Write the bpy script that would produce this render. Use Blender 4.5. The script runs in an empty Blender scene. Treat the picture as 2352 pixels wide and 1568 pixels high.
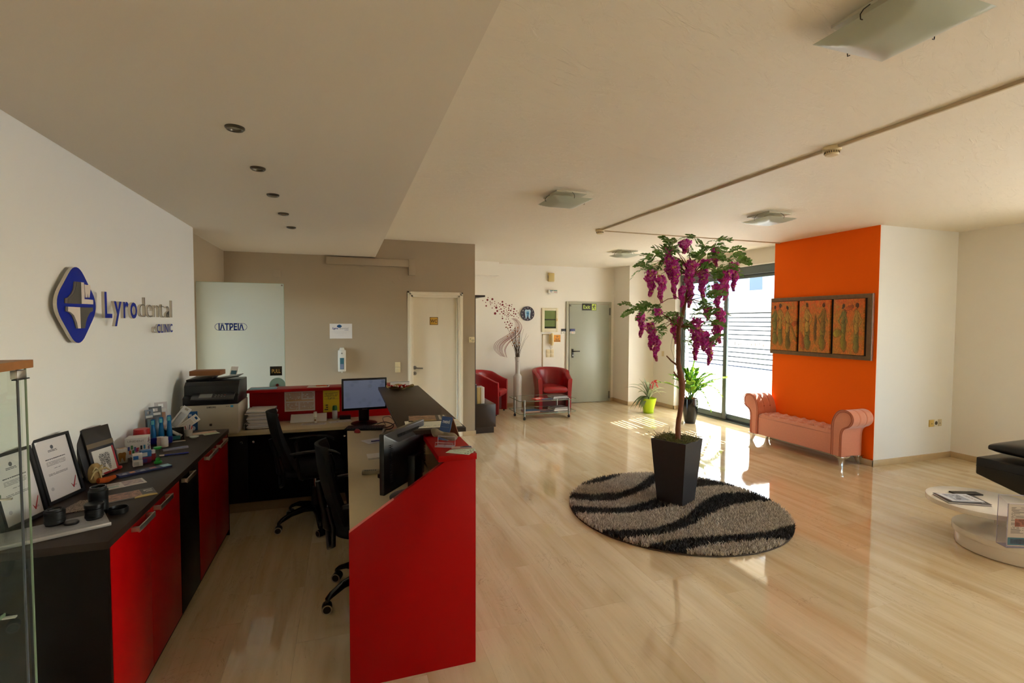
import bpy, bmesh, math, random
from mathutils import Vector, Matrix, Euler

random.seed(7)
S = bpy.context.scene
COL = S.collection
PI = math.pi
R = math.radians

# ------------------------------------------------------------------ camera
cam_d = bpy.data.cameras.new('camera')
cam_d.sensor_width = 36.0
cam_d.lens = 36.0 * 1134.0 / 2352.0
cam_d.clip_start = 0.05
cam = bpy.data.objects.new('camera', cam_d)
COL.objects.link(cam)
_yaw, _pitch, _roll = R(18.76), R(2.33), R(0.2)
_f0 = Vector((math.sin(_yaw), math.cos(_yaw), 0)); _r0 = Vector((math.cos(_yaw), -math.sin(_yaw), 0)); _u0 = Vector((0, 0, 1))
_f = math.cos(_pitch) * _f0 - math.sin(_pitch) * _u0
_u = math.sin(_pitch) * _f0 + math.cos(_pitch) * _u0
_rr = math.cos(_roll) * _r0 + math.sin(_roll) * _u
_uu = -math.sin(_roll) * _r0 + math.cos(_roll) * _u
_m = Matrix((_rr, _uu, -_f)).transposed().to_4x4()
_m.translation = Vector((0, 0, 1.65))
cam.matrix_world = _m
S.camera = cam

# ------------------------------------------------------------------ sky, sun, exposure
SUN_DIR = Vector((-1.0, -0.30, -0.84)).normalized()
w = bpy.data.worlds.new('sky'); S.world = w; w.use_nodes = True
_nt = w.node_tree; _bg = _nt.nodes['Background']
_sky = _nt.nodes.new('ShaderNodeTexSky'); _sky.sky_type = 'NISHITA'
_sky.sun_disc = False
_sky.sun_elevation = math.asin(-SUN_DIR.z)
_sky.sun_rotation = math.atan2(-SUN_DIR.x, -SUN_DIR.y)
_sky.dust_density = 1.8; _sky.air_density = 1.0; _sky.ozone_density = 1.0
_nt.links.new(_sky.outputs[0], _bg.inputs[0])
_bg.inputs[1].default_value = 0.75
sun_d = bpy.data.lights.new('sun', 'SUN'); sun_d.energy = 8.0; sun_d.angle = R(0.40); sun_d.color = (1.0, 0.945, 0.86)
sun = bpy.data.objects.new('sun', sun_d); COL.objects.link(sun)
sun.rotation_euler = SUN_DIR.to_track_quat('-Z', 'Y').to_euler()
sun.location = (12, 9, 9)
S.view_settings.view_transform = 'Standard'
S.view_settings.look = 'None'
S.view_settings.gamma = 1.0
S.view_settings.use_curve_mapping = False
S.view_settings.exposure = 1.97
cy = S.cycles
cy.use_denoising = True
cy.use_adaptive_sampling = True; cy.adaptive_threshold = 0.02
cy.max_bounces = 10; cy.diffuse_bounces = 6; cy.glossy_bounces = 4; cy.transmission_bounces = 8; cy.transparent_max_bounces = 24
cy.caustics_reflective = False; cy.caustics_refractive = False
cy.sample_clamp_indirect = 10.0

# ------------------------------------------------------------------ helpers: materials
def lin(c):
    c = c / 255.0
    return c / 12.92 if c <= 0.04045 else ((c + 0.055) / 1.055) ** 2.4
def C3(r, g, b): return (lin(r), lin(g), lin(b), 1.0)

class Nd:
    """small wrapper that lets shader sockets be used in arithmetic"""
    def __init__(s, b, sock): s.b = b; s.s = sock
    def _m(s, op, o, rev=False):
        n = s.b.t.nodes.new('ShaderNodeMath'); n.operation = op
        a, c = (o, s) if rev else (s, o)
        for i, q in enumerate((a, c)):
            if q is None: continue
            if isinstance(q, Nd): s.b.t.links.new(q.s, n.inputs[i])
            else: n.inputs[i].default_value = q
        return Nd(s.b, n.outputs[0])
    def __add__(s, o): return s._m('ADD', o)
    def __radd__(s, o): return s._m('ADD', o)
    def __sub__(s, o): return s._m('SUBTRACT', o)
    def __rsub__(s, o): return s._m('SUBTRACT', o, True)
    def __mul__(s, o): return s._m('MULTIPLY', o)
    def __rmul__(s, o): return s._m('MULTIPLY', o)
    def __truediv__(s, o): return s._m('DIVIDE', o)
    def gt(s, o): return s._m('GREATER_THAN', o)
    def lt(s, o): return s._m('LESS_THAN', o)
    def frac(s): return s._m('FRACT', None)
    def floor(s): return s._m('FLOOR', None)
    def sin(s): return s._m('SINE', None)
    def abs(s): return s._m('ABSOLUTE', None)
    def pow(s, o): return s._m('POWER', o)
    def sqrt(s): return s._m('SQRT', None)
    def mx(s, o): return s._m('MAXIMUM', o)
    def mn(s, o): return s._m('MINIMUM', o)
    def clamp(s): return s.mx(0.0).mn(1.0)
    def smooth(s, a, c):
        return (((s - a) / (c - a)).clamp())

class B:
    def __init__(s, name):
        s.m = bpy.data.materials.new(name); s.m.use_nodes = True
        s.t = s.m.node_tree
        s.p = s.t.nodes['Principled BSDF']; s.out = s.t.nodes['Material Output']
    def n(s, t): return s.t.nodes.new(t)
    def l(s, a, b): s.t.links.new(a.s if isinstance(a, Nd) else a, b)
    def coord(s, k='Object'): return s.n('ShaderNodeTexCoord').outputs[k]
    def pos(s): return s.n('ShaderNodeNewGeometry').outputs['Position']
    def rand(s): return Nd(s, s.n('ShaderNodeObjectInfo').outputs['Random'])
    def attr(s, name):
        n = s.n('ShaderNodeAttribute'); n.attribute_name = name
        return Nd(s, n.outputs['Fac'])
    def sep(s, v):
        n = s.n('ShaderNodeSeparateXYZ'); s.l(v, n.inputs[0])
        return Nd(s, n.outputs[0]), Nd(s, n.outputs[1]), Nd(s, n.outputs[2])
    def vec(s, x, y, z):
        n = s.n('ShaderNodeCombineXYZ')
        for i, q in enumerate((x, y, z)):
            if isinstance(q, Nd): s.l(q, n.inputs[i])
            else: n.inputs[i].default_value = q
        return n.outputs[0]
    def noise(s, v, scale, detail=3.0, rough=0.5, dist=0.0):
        n = s.n('ShaderNodeTexNoise'); s.l(v, n.inputs['Vector'])
        n.inputs['Scale'].default_value = scale; n.inputs['Detail'].default_value = detail
        n.inputs['Roughness'].default_value = rough; n.inputs['Distortion'].default_value = dist
        return Nd(s, n.outputs['Fac'])
    def voro(s, v, scale, feat='F1'):
        n = s.n('ShaderNodeTexVoronoi'); s.l(v, n.inputs['Vector']); n.inputs['Scale'].default_value = scale; n.feature = feat
        return Nd(s, n.outputs['Distance'])
    def mix(s, f, a, b):
        n = s.n('ShaderNodeMix'); n.data_type = 'RGBA'
        if isinstance(f, Nd): s.l(f, n.inputs[0])
        else: n.inputs[0].default_value = f
        for i, q in ((6, a), (7, b)):
            if isinstance(q, (tuple, list)): n.inputs[i].default_value = q
            else: s.l(q, n.inputs[i])
        return n.outputs[2]
    def set(s, k, v):
        i = s.p.inputs[k]
        if isinstance(v, Nd): s.l(v, i)
        elif isinstance(v, bpy.types.NodeSocket): s.l(v, i)
        else: i.default_value = v
    def schlick(s, f0=0.04):
        n = s.n('ShaderNodeLayerWeight'); n.inputs[0].default_value = 0.5
        return Nd(s, n.outputs['Facing']).pow(5.0) * (0.9 - f0) + f0
    def bump(s, h, strength=0.2, dist=0.01):
        n = s.n('ShaderNodeBump'); n.inputs['Strength'].default_value = strength; n.inputs['Distance'].default_value = dist
        s.l(h, n.inputs['Height']); s.l(n.outputs[0], s.p.inputs['Normal'])

_mats = {}
def M(name, rgb, rough=0.5, metal=0.0, spec=0.5, var=0.0, scale=30.0, bump=0.0, coat=0.0, sheen=0.0, alpha=None):
    """plain procedural surface: colour with a little tonal noise, optional fine relief"""
    if name in _mats: return _mats[name]
    b = B(name); col = C3(*rgb)
    b.set('Roughness', rough); b.set('Metallic', metal); b.set('Specular IOR Level', spec)
    if coat: b.set('Coat Weight', coat); b.set('Coat Roughness', 0.08)
    if sheen: b.set('Sheen Weight', sheen)
    if var or bump:
        n = b.noise(b.coord('Object'), scale, 4.0, 0.6)
        if var:
            d = tuple(x * (1 - var) for x in col[:3]) + (1,); l = tuple(min(1, x * (1 + var)) for x in col[:3]) + (1,)
            b.set('Base Color', b.mix(n, d, l))
        else: b.set('Base Color', col)
        if bump: b.bump(n, bump, 0.004)
    else: b.set('Base Color', col)
    _mats[name] = b.m
    return b.m

def emit(name, rgb, strength):
    if name in _mats: return _mats[name]
    b = B(name); b.set('Base Color', C3(*rgb)); b.set('Emission Color', C3(*rgb)); b.set('Emission Strength', strength); b.set('Roughness', 0.3)
    _mats[name] = b.m; return b.m

def glass_mat(name, tint=(0.93, 0.97, 0.95), rough=0.0, refl=0.06):
    """thin clear pane: straight-through light plus a fresnel reflection"""
    if name in _mats: return _mats[name]
    b = B(name); t = b.t
    tr = b.n('ShaderNodeBsdfTransparent'); tr.inputs[0].default_value = (*tint, 1)
    gl = b.n('ShaderNodeBsdfGlossy'); gl.inputs['Roughness'].default_value = rough
    mx = b.n('ShaderNodeMixShader')
    b.l(b.schlick(), mx.inputs[0]); b.l(tr.outputs[0], mx.inputs[1]); b.l(gl.outputs[0], mx.inputs[2])
    b.l(mx.outputs[0], b.out.inputs[0])
    _mats[name] = b.m; return b.m

def frosted_mat(name, col=(0.9, 0.9, 0.9), trans=0.7, rough=0.4, through=0.0):
    """satin glass or film: scatters light through"""
    if name in _mats: return _mats[name]
    b = B(name)
    tl = b.n('ShaderNodeBsdfTranslucent'); tl.inputs[0].default_value = (*col, 1)
    df = b.n('ShaderNodeBsdfDiffuse'); df.inputs[0].default_value = (*col, 1)
    m1 = b.n('ShaderNodeMixShader'); m1.inputs[0].default_value = trans
    b.l(df.outputs[0], m1.inputs[1]); b.l(tl.outputs[0], m1.inputs[2])
    gl = b.n('ShaderNodeBsdfGlossy'); gl.inputs['Roughness'].default_value = rough
    m2 = b.n('ShaderNodeMixShader'); b.l(b.schlick(), m2.inputs[0]); b.l(m1.outputs[0], m2.inputs[1]); b.l(gl.outputs[0], m2.inputs[2])
    last = m2
    if through:
        tr = b.n('ShaderNodeBsdfTransparent'); m3 = b.n('ShaderNodeMixShader'); m3.inputs[0].default_value = through
        b.l(m2.outputs[0], m3.inputs[1]); b.l(tr.outputs[0], m3.inputs[2]); last = m3
    b.l(last.outputs[0], b.out.inputs[0])
    _mats[name] = b.m; return b.m

def printed(name, paper, blocks, rough=0.45):
    """flat print on a sheet. Sheet lies in its local XY; u,v = 0..1 over it.
    blocks: ('r',u0,u1,v0,v1,rgb) solid | ('t',u0,u1,v0,v1,rgb,rows,wordscale) lines of type |
            ('e',cu,cv,ru,rv,rgb) ellipse | ('p',u0,u1,v0,v1,rgbA,rgbB,scale) picture blotches"""
    if name in _mats: return _mats[name]
    b = B(name); g = b.coord('Generated'); u, v, _ = b.sep(g)
    col = C3(*paper)
    for i, k in enumerate(blocks):
        if k[0] == 'e':
            _, cu, cv, ru, rv, rgb = k
            a = (u - cu) / ru; c = (v - cv) / rv
            f = (a * a + c * c).lt(1.0); ink = C3(*rgb)
        else:
            u0, u1, v0, v1 = k[1:5]
            f = u.gt(u0) * u.lt(u1) * v.gt(v0) * v.lt(v1)
            ink = C3(*k[5])
            if k[0] == 't':
                rows, ws = k[6], k[7]
                q = (v - v0) * (rows / (v1 - v0))
                f = f * q.frac().lt(0.5)
                nz = b.noise(b.vec(u * ws, q.floor() * 7.31, float(i)), 1.0, 2.0)
                f = f * nz.gt(0.42)
            elif k[0] == 'p':
                nz = b.noise(b.vec(u * k[7], v * k[7], float(i) * 3.3), 1.0, 5.0, 0.6, 1.5)
                ink = b.mix(nz.smooth(0.35, 0.65), C3(*k[5]), C3(*k[6]))
        col = b.mix(f, col, ink)
    b.set('Base Color', col); b.set('Roughness', rough)
    _mats[name] = b.m; return b.m

# ------------------------------------------------------------------ helpers: meshes
class MB:
    """collects shapes and links them as ONE mesh object"""
    def __init__(s): s.v = []; s.f = []; s.mi = []; s.c = 0
    def add(s, vs, fs):
        o = len(s.v); s.v += [tuple(p) for p in vs]
        for f in fs: s.f.append(tuple(i + o for i in f)); s.mi.append(s.c)
        return s
    def mat(s, i): s.c = i; return s
    def box(s, x0, y0, z0, x1, y1, z1):
        return s.add([(x0, y0, z0), (x1, y0, z0), (x1, y1, z0), (x0, y1, z0), (x0, y0, z1), (x1, y0, z1), (x1, y1, z1), (x0, y1, z1)],
                     [(0, 3, 2, 1), (4, 5, 6, 7), (0, 1, 5, 4), (1, 2, 6, 5), (2, 3, 7, 6), (3, 0, 4, 7)])
    def prism(s, poly, a, b, axis='z'):
        """polygon (p,q) extruded from a to b along axis: x:(y,z) y:(x,z) z:(x,y)"""
        n = len(poly)
        def P(p, h): return {'z': (p[0], p[1], h), 'y': (p[0], h, p[1]), 'x': (h, p[0], p[1])}[axis]
        vs = [P(p, a) for p in poly] + [P(p, b) for p in poly]
        fs = [tuple(range(n))[::-1], tuple(range(n, 2 * n))] + [(i, (i + 1) % n, n + (i + 1) % n, n + i) for i in range(n)]
        return s.add(vs, fs)
    def tube(s, pts, r, seg=8, cap=True):
        pts = [Vector(p) for p in pts]; n = len(pts)
        rs = r if isinstance(r, (list, tuple)) else [r] * n
        vs = []; up = None
        for i, p in enumerate(pts):
            t = (pts[min(i + 1, n - 1)] - pts[max(i - 1, 0)])
            t = t.normalized() if t.length > 1e-9 else Vector((0, 0, 1))
            if up is None:
                up = Vector((0, 0, 1)) if abs(t.z) < 0.9 else Vector((1, 0, 0))
            a = t.cross(up); a = a.normalized() if a.length > 1e-6 else t.orthogonal().normalized()
            b2 = a.cross(t).normalized(); up = b2
            for k in range(seg):
                an = 2 * PI * k / seg
                vs.append(p + (a * math.cos(an) + b2 * math.sin(an)) * rs[i])
        fs = []
        for i in range(n - 1):
            for k in range(seg):
                k2 = (k + 1) % seg
                fs.append((i * seg + k, i * seg + k2, (i + 1) * seg + k2, (i + 1) * seg + k))
        if cap: fs += [tuple(range(seg))[::-1], tuple(range((n - 1) * seg, n * seg))]
        return s.add(vs, fs)
    def lathe(s, prof, seg=24, c=(0, 0), a0=0.0, closed_ends=True):
        n = len(prof); vs = []
        for k in range(seg):
            an = 2 * PI * k / seg + a0
            for r_, z in prof: vs.append((c[0] + r_ * math.cos(an), c[1] + r_ * math.sin(an), z))
        fs = []
        for k in range(seg):
            k2 = (k + 1) % seg
            for i in range(n - 1):
                fs.append((k * n + i, k2 * n + i, k2 * n + i + 1, k * n + i + 1))
        if closed_ends:
            if prof[0][0] > 1e-5: fs.append(tuple(k * n for k in range(seg))[::-1])
            if prof[-1][0] > 1e-5: fs.append(tuple(k * n + n - 1 for k in range(seg)))
        return s.add(vs, fs)
    def grid(s, nu, nv, fn, wrap_u=False):
        vs = [fn(i / (nu if wrap_u else nu - 1), j / (nv - 1)) for i in range(nu) for j in range(nv)]
        fs = []
        for i in range(nu if wrap_u else nu - 1):
            for j in range(nv - 1):
                i2 = (i + 1) % nu
                fs.append((i * nv + j, i2 * nv + j, i2 * nv + j + 1, i * nv + j + 1))
        return s.add(vs, fs)
    def quad_x(s, x, y0, z0, y1, z1):
        return s.add([(x, y0, z0), (x, y1, z0), (x, y1, z1), (x, y0, z1)], [(0, 1, 2, 3)])
    def mesh(s, name, mats, smooth=None, bevel=0.0, seg=2, weld=False):
        me = bpy.data.meshes.new(name); me.from_pydata(s.v, [], s.f)
        for m in (mats if isinstance(mats, (list, tuple)) else [mats]): me.materials.append(m)
        if any(s.mi): me.polygons.foreach_set('material_index', s.mi)
        bm = bmesh.new(); bm.from_mesh(me)
        if weld: bmesh.ops.remove_doubles(bm, verts=bm.verts, dist=1e-5)
        bmesh.ops.recalc_face_normals(bm, faces=bm.faces)
        if bevel:
            es = [e for e in bm.edges if len(e.link_faces) == 2 and e.calc_face_angle(0) > R(30)]
            bmesh.ops.bevel(bm, geom=es, offset=bevel, segments=seg, profile=0.5, affect='EDGES', clamp_overlap=True)
        bm.to_mesh(me); bm.free()
        if smooth is not None or bevel:
            me.polygons.foreach_set('use_smooth', [True] * len(me.polygons))
            me.set_sharp_from_angle(angle=R(smooth if smooth else 35))
        me.update()
        return me
    def build(s, name, mats, parent=None, loc=(0, 0, 0), rot=(0, 0, 0), smooth=None, bevel=0.0, seg=2, weld=False):
        return link(name, s.mesh(name, mats, smooth, bevel, seg, weld), parent, loc, rot)

def link(name, me, parent=None, loc=(0, 0, 0), rot=(0, 0, 0)):
    o = bpy.data.objects.new(name, me); COL.objects.link(o)
    o.location = loc; o.rotation_euler = rot
    if parent is not None: o.parent = parent
    return o
def tag(o, label=None, cat=None, group=None, kind=None):
    if label: o['label'] = label
    if cat: o['category'] = cat
    if group: o['group'] = group
    if kind: o['kind'] = kind
    return o
def thing(name, label, cat, loc=(0, 0, 0), rz=0.0, group=None, rot=None):
    o = bpy.data.objects.new(name, None); COL.objects.link(o); o.empty_display_size = 0.1
    o.location = loc; o.rotation_euler = rot if rot else (0, 0, rz)
    return tag(o, label, cat, group)
def struct(o): o['kind'] = 'structure'; return o
def box(name, x0, y0, z0, x1, y1, z1, mat, parent=None, bevel=0.0, loc=(0, 0, 0), rot=(0, 0, 0), seg=2):
    return MB().box(x0, y0, z0, x1, y1, z1).build(name, mat, parent, loc, rot, bevel=bevel, seg=seg)
def copy_tree(o, parent=None):
    c = o.copy(); COL.objects.link(c); c.parent = parent
    for ch in list(o.children): copy_tree(ch, c)
    return c

def text_mesh(txt, size=1.0, extrude=0.0, bold=0.0, align='LEFT', width=None, mat=None, res=3):
    """letters as real geometry in local XY (reads along +X, faces +Z)"""
    cu = bpy.data.curves.new('t', 'FONT'); cu.body = txt; cu.size = size; cu.extrude = extrude; cu.offset = bold
    cu.align_x = align; cu.resolution_u = res
    ob = bpy.data.objects.new('t', cu); COL.objects.link(ob)
    dg = bpy.context.evaluated_depsgraph_get(); dg.update()
    me = bpy.data.meshes.new_from_object(ob.evaluated_get(dg), depsgraph=dg)
    bpy.data.objects.remove(ob); bpy.data.curves.remove(cu)
    if width and len(me.vertices):
        xs = [v.co.x for v in me.vertices]; k = width / (max(xs) - min(xs))
        me.transform(Matrix.Diagonal((k, 1, 1, 1)))
    me.materials.clear()
    if mat: me.materials.append(mat)
    return me
def text(name, txt, size, mat, parent, loc, rot, extrude=0.0004, bold=0.0, align='CENTER', width=None):
    return link(name, text_mesh(txt, size, extrude, bold, align, width, mat), parent, loc, rot)
FACE_Y = (PI / 2, 0, 0)          # text upright, facing -Y
FACE_NX = (PI / 2, 0, -PI / 2)   # text upright, facing -X
FACE_PX = (PI / 2, 0, PI / 2)    # text upright, facing +X
WORLD_P = {}
_link0 = link
def link(name, me, parent=None, loc=(0, 0, 0), rot=(0, 0, 0)):
    o = _link0(name, me, parent, loc, rot)
    if parent is not None and parent.name in WORLD_P:
        o.matrix_parent_inverse = WORLD_P[parent.name]
    return o
def wthing(name, label, cat, loc, group=None):
    """thing whose parts are given in room coordinates"""
    o = thing(name, label, cat, loc, 0.0, group)
    WORLD_P[o.name] = Matrix.Translation(-Vector(loc))
    return o
def wstruct(name, loc):
    o = bpy.data.objects.new(name, None); COL.objects.link(o); o.location = loc; o.empty_display_size = 0.1
    o['kind'] = 'structure'; WORLD_P[o.name] = Matrix.Translation(-Vector(loc)); return o

# ------------------------------------------------------------------ surface materials
def plaster(name, rgb, bump=0.12, var=0.03):
    b = B(name); p = b.pos()
    n1 = b.noise(p, 1.3, 3.0); n2 = b.noise(p, 55.0, 3.0, 0.6)
    c = C3(*rgb); d = tuple(x * (1 - var) for x in c[:3]) + (1,)
    b.set('Base Color', b.mix(n1, d, c)); b.set('Roughness', 0.85); b.set('Specular IOR Level', 0.25)
    b.bump(n2, bump, 0.003); return b.m
WHITE = plaster('white_wall_paint', (238, 233, 222))
COOLWHITE = plaster('white_wall_paint_cool', (234, 235, 234))
BEIGE = plaster('taupe_wall_paint', (172, 156, 132))
ORANGE = plaster('orange_wall_paint', (252, 104, 0), 0.08)
def ceiling_mat():
    b = B('ceiling_plaster'); p = b.pos(); x, y, z = b.sep(p)
    n1 = b.noise(p, 0.9, 3.0)
    st = b.noise(b.vec(x * 6.0 + y * 2.5, y * 22.0 - x * 9.0, 0.0), 1.0, 4.0, 0.65, 0.6)
    b.set('Base Color', b.mix(n1, C3(230, 221, 203), C3(238, 230, 214)))
    b.set('Roughness', 0.6); b.set('Specular IOR Level', 0.3)
    b.bump(st.smooth(0.5, 0.75), 0.55, 0.004); return b.m
CEIL = ceiling_mat()
SOFFIT = plaster('soffit_paint', (224, 214, 198), 0.04)

def marble(name, rand):
    b = B(name); p = b.pos(); x, y, z = b.sep(p)
    rnd = b.rand() if rand else b.attr('tone')
    off = rnd * 37.0
    warp = b.noise(b.vec(x * 1.6 + off, y * 1.2, off), 1.0, 3.0) - 0.5
    xw = x + warp * 0.10
    band = b.noise(b.vec(xw * 7.5 + off, y * 0.45 + off, 0.0), 1.0, 3.0, 0.55, 0.3)
    fine = b.noise(b.vec(xw * 42.0 + off, y * 3.2, off), 1.0, 4.0, 0.6, 0.6)
    cloud = b.noise(b.vec(x * 2.4 + off, y * 1.5, 3.0), 1.0, 4.0, 0.6, 0.8)
    dash = b.noise(b.vec(xw * 75.0 - off, y * 9.0 + off, 4.0), 1.0, 5.0, 0.65, 1.8)
    crack = b.noise(b.vec(x * 5.0 + off, y * 4.0, 9.0), 1.0, 6.0, 0.6, 1.2)
    c = b.mix(band.smooth(0.34, 0.70), C3(222, 204, 170), C3(200, 176, 136))
    c = b.mix(fine.smooth(0.50, 0.72) * cloud.smooth(0.35, 0.65) * 0.35, c, C3(150, 120, 84))
    c = b.mix(cloud.smooth(0.50, 0.80) * 0.40, c, C3(222, 206, 176))
    c = b.mix(dash.smooth(0.64, 0.72) * 0.45, c, C3(120, 92, 62))
    c = b.mix((1.0 - (crack - 0.5).abs() * 160.0).clamp() * cloud.smooth(0.52, 0.62) * 0.5, c, C3(110, 84, 56))
    c = b.mix(rnd * 0.10, c, C3(170, 138, 96))
    b.set('Base Color', c)
    b.set('Roughness', fine * 0.04 + 0.03)
    b.set('Specular IOR Level', 0.75)
    return b.m
MARB_O = marble('marble_plank', True)
MARB_S = marble('marble_plank_far', False)
SKIRT = M('marble_skirting', (196, 172, 134), 0.25, var=0.12, scale=9.0)

# ------------------------------------------------------------------ floor with marble planks
floor = struct(box('floor', -3.6, -2.8, -0.12, 7.3, 9.3, -0.012, M('floor_bedding', (150, 122, 86), 0.8)))
PW, PL = 0.30, 1.20
plank_me = MB().box(0.0003, 0.0003, -0.012, PW - 0.0003, PL - 0.0003, 0.0).mesh('floor_plank', MARB_O)
spots = []
rows = int(10.8 / PW) + 1
rf = random.Random(3)
for i in range(rows):
    x = -3.55 + i * PW
    y = -2.75 - rf.random() * PL
    while y < 9.25:
        cx, cyy = x + PW / 2, y + PL / 2
        inside = (-1.42 < cx < 7.12 and cyy > -2.8)
        if inside:
            vx = cx * math.cos(_yaw) - cyy * math.sin(_yaw); vy = cx * math.sin(_yaw) + cyy * math.cos(_yaw)
            vis = vy > 0.9 and abs(vx) < vy * 1.1 + 0.4
            spots.append(((vx * vx + vy * vy) if vis else 1e6 + cyy, x, y))
        y += PL
spots.sort()
for d, x, y in spots[:295]:
    link('floor_plank', plank_me, floor, (x, y, 0))
far = MB(); tones = []
for d, x, y in spots[295:]:
    far.box(x + 0.0003, y + 0.0003, -0.012, x + PW - 0.0003, min(y + PL, 9.28) - 0.0003, 0.0)
fo = far.build('floor_planks_far', MARB_S, floor); fo['kind'] = 'stuff'
at_ = fo.data.attributes.new('tone', 'FLOAT', 'POINT')
vals = []
for i in range(len(spots[295:])): vals += [rf.random()] * 8
at_.data.foreach_set('value', vals)

# ------------------------------------------------------------------ ceiling and soffit
ceiling = struct(MB().prism([(-3.6, -2.8), (9.7, -2.8), (9.7, 4.9), (7.40, 4.9), (7.40, 9.3), (-3.6, 9.3)], 2.75, 2.95).build('ceiling', CEIL))  # slab carried on outside as an unseen overhang keeping sun off the second window
soffit = struct(box('ceiling_soffit', -1.40, -2.7, 2.500, 0.402, 6.90, 2.76, SOFFIT))

# ------------------------------------------------------------------ walls
XL = -1.310
wall_left = struct(box('wall_left', -1.40, -2.7, 0, XL, 5.28, 2.60, COOLWHITE))
m = MB()
m.box(-1.52, 5.10, 0, -1.392, 5.72, 2.60); m.box(-1.52, 6.72, 0, -1.392, 7.02, 2.60); m.box(-1.52, 5.72, 2.02, -1.392, 6.72, 2.60)
struct(m.build('wall_left_recess', BEIGE))
m = MB()   # unseen side corridor, far end left open to let sky light in
m.box(-3.5, 5.0, 0, -1.52, 5.10, 2.6); m.box(-3.5, 6.95, 0, -1.52, 7.05, 2.6); m.box(-3.5, 5.0, 2.6, -1.4, 7.05, 2.76)
struct(m.build('wall_corridor', WHITE))
cl = thing('corridor_lamp', 'lit white lamp panel in the corridor behind the frosted glass door', 'ceiling lamp', (-1.95, 6.2, 2.60))
box('housing', -0.30, -0.45, -0.06, 0.30, 0.45, 0.0, M('lamp_housing', (226, 224, 218), 0.5), cl)
box('diffuser', -0.27, -0.42, -0.066, 0.27, 0.42, -0.0605, emit('lamp_diffuser', (255, 246, 226), 4.0), cl)
m = MB()
m.box(-1.52, 6.90, 0, 0.897, 7.02, 2.76); m.box(1.526, 6.90, 0, 1.78, 7.02, 2.76); m.box(0.897, 6.90, 1.986, 1.526, 7.02, 2.76)
m.box(0.3, 7.3, 0, 1.78, 7.35, 2.76)
struct(m.build('wall_reception', BEIGE))
struct(box('wall_side_room', 1.66, 7.02, 0, 1.78, 9.06, 2.76, WHITE))
m = MB()
m.box(1.66, 9.06, 0, 7.2, 9.2, 2.76)
struct(m.build('wall_back', WHITE))
struct(box('wall_back_column', 5.31, 8.47, 0, 6.0, 9.06, 2.76, WHITE))
struct(box('wall_back_right', 5.88, 7.80, 0, 6.12, 8.47, 2.76, WHITE))
struct(box('wall_window_lintel', 5.88, 5.40, 2.52, 6.12, 7.80, 2.76, WHITE))
struct(box('wall_right_block', 5.733, 3.975, 0, 7.19, 5.412, 2.76, COOLWHITE))
struct(box('wall_orange', 5.728, 3.976, 0, 5.7335, 5.411, 2.755, ORANGE))
m = MB()
m.box(7.07, 2.05, 0, 7.19, 3.975, 2.76); m.box(7.07, -2.7, 0, 7.19, -1.6, 2.76); m.box(7.07, -1.6, 2.42, 7.19, 2.05, 2.76)
struct(m.build('wall_right', WHITE))
struct(box('wall_rear', -1.40, -2.82, 0, 7.19, -2.7, 2.76, WHITE))
# boxed duct in the upper back corner
struct(box('trim_1', 1.78, 8.80, 2.50, 2.735, 9.06, 2.75, WHITE))

# baseboards
BB = 0.070
struct(box('baseboard_reception', 1.601, 6.882, 0, 1.792, 6.90, BB, SKIRT, bevel=0.002))
struct(box('baseboard_back', 1.78, 9.044, 0, 4.20, 9.06, BB, SKIRT, bevel=0.002))
struct(box('baseboard_back_end', 5.25, 9.044, 0, 5.31, 9.06, BB, SKIRT, bevel=0.002))
struct(box('baseboard_column_side', 5.294, 8.455, 0, 5.31, 9.044, BB, SKIRT, bevel=0.002))
struct(box('baseboard_column_front', 5.294, 8.454, 0, 5.88, 8.47, BB, SKIRT, bevel=0.002))
struct(box('baseboard_back_right', 5.864, 7.784, 0, 5.88, 8.454, BB, SKIRT, bevel=0.002))
struct(box('baseboard_jamb', 5.864, 7.784, 0, 6.0, 7.80, BB, SKIRT, bevel=0.002))
struct(box('baseboard_orange', 5.712, 3.960, 0, 5.728, 5.412, BB, SKIRT, bevel=0.002))
struct(box('baseboard_right_front', 5.712, 3.959, 0, 7.07, 3.975, BB, SKIRT, bevel=0.002))
struct(box('baseboard_right', 7.054, 2.05, 0, 7.07, 3.96, BB, SKIRT, bevel=0.002))

# ------------------------------------------------------------------ sliding glass front (window_1)
ALU = M('grey_aluminium', (108, 118, 119), 0.38, 0.45, var=0.05)
ALUD = M('dark_grey_aluminium', (54, 60, 62), 0.4, 0.4)
PANE = glass_mat('clear_pane')
FILM = frosted_mat('frosted_film', (0.82, 0.83, 0.83), 0.64, 0.35)
win = wstruct('window_1', (6.04, 6.6, 0))
m = MB(); m.box(5.99, 7.74, 0.018, 6.09, 7.80, 2.40); m.box(5.99, 5.415, 0.018, 6.09, 5.43, 2.40); m.box(5.985, 5.415, 2.40, 6.09, 7.80, 2.52)
m.box(5.975, 5.415, 0, 6.09, 7.80, 0.018)
m.build('window_frame', ALU, win, bevel=0.003)
m = MB(); m.box(5.99, 5.43, 0.018, 5.998, 7.74, 0.034); m.box(6.03, 5.43, 0.018, 6.04, 7.74, 0.034); m.box(6.075, 5.43, 0.018, 6.083, 7.74, 0.034)
m.build('sliding_track', ALUD, win)
SLITS = [1.99, 1.93, 1.863, 1.794, 1.723, 1.652, 1.585, 1.52, 1.448, 1.372, 1.234, 1.158, 1.083, 1.003, 0.931]
INK1 = M('window_lettering_grey', (120, 112, 108), 0.6); INK2 = M('window_lettering_pale', (232, 230, 230), 0.6)
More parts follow.
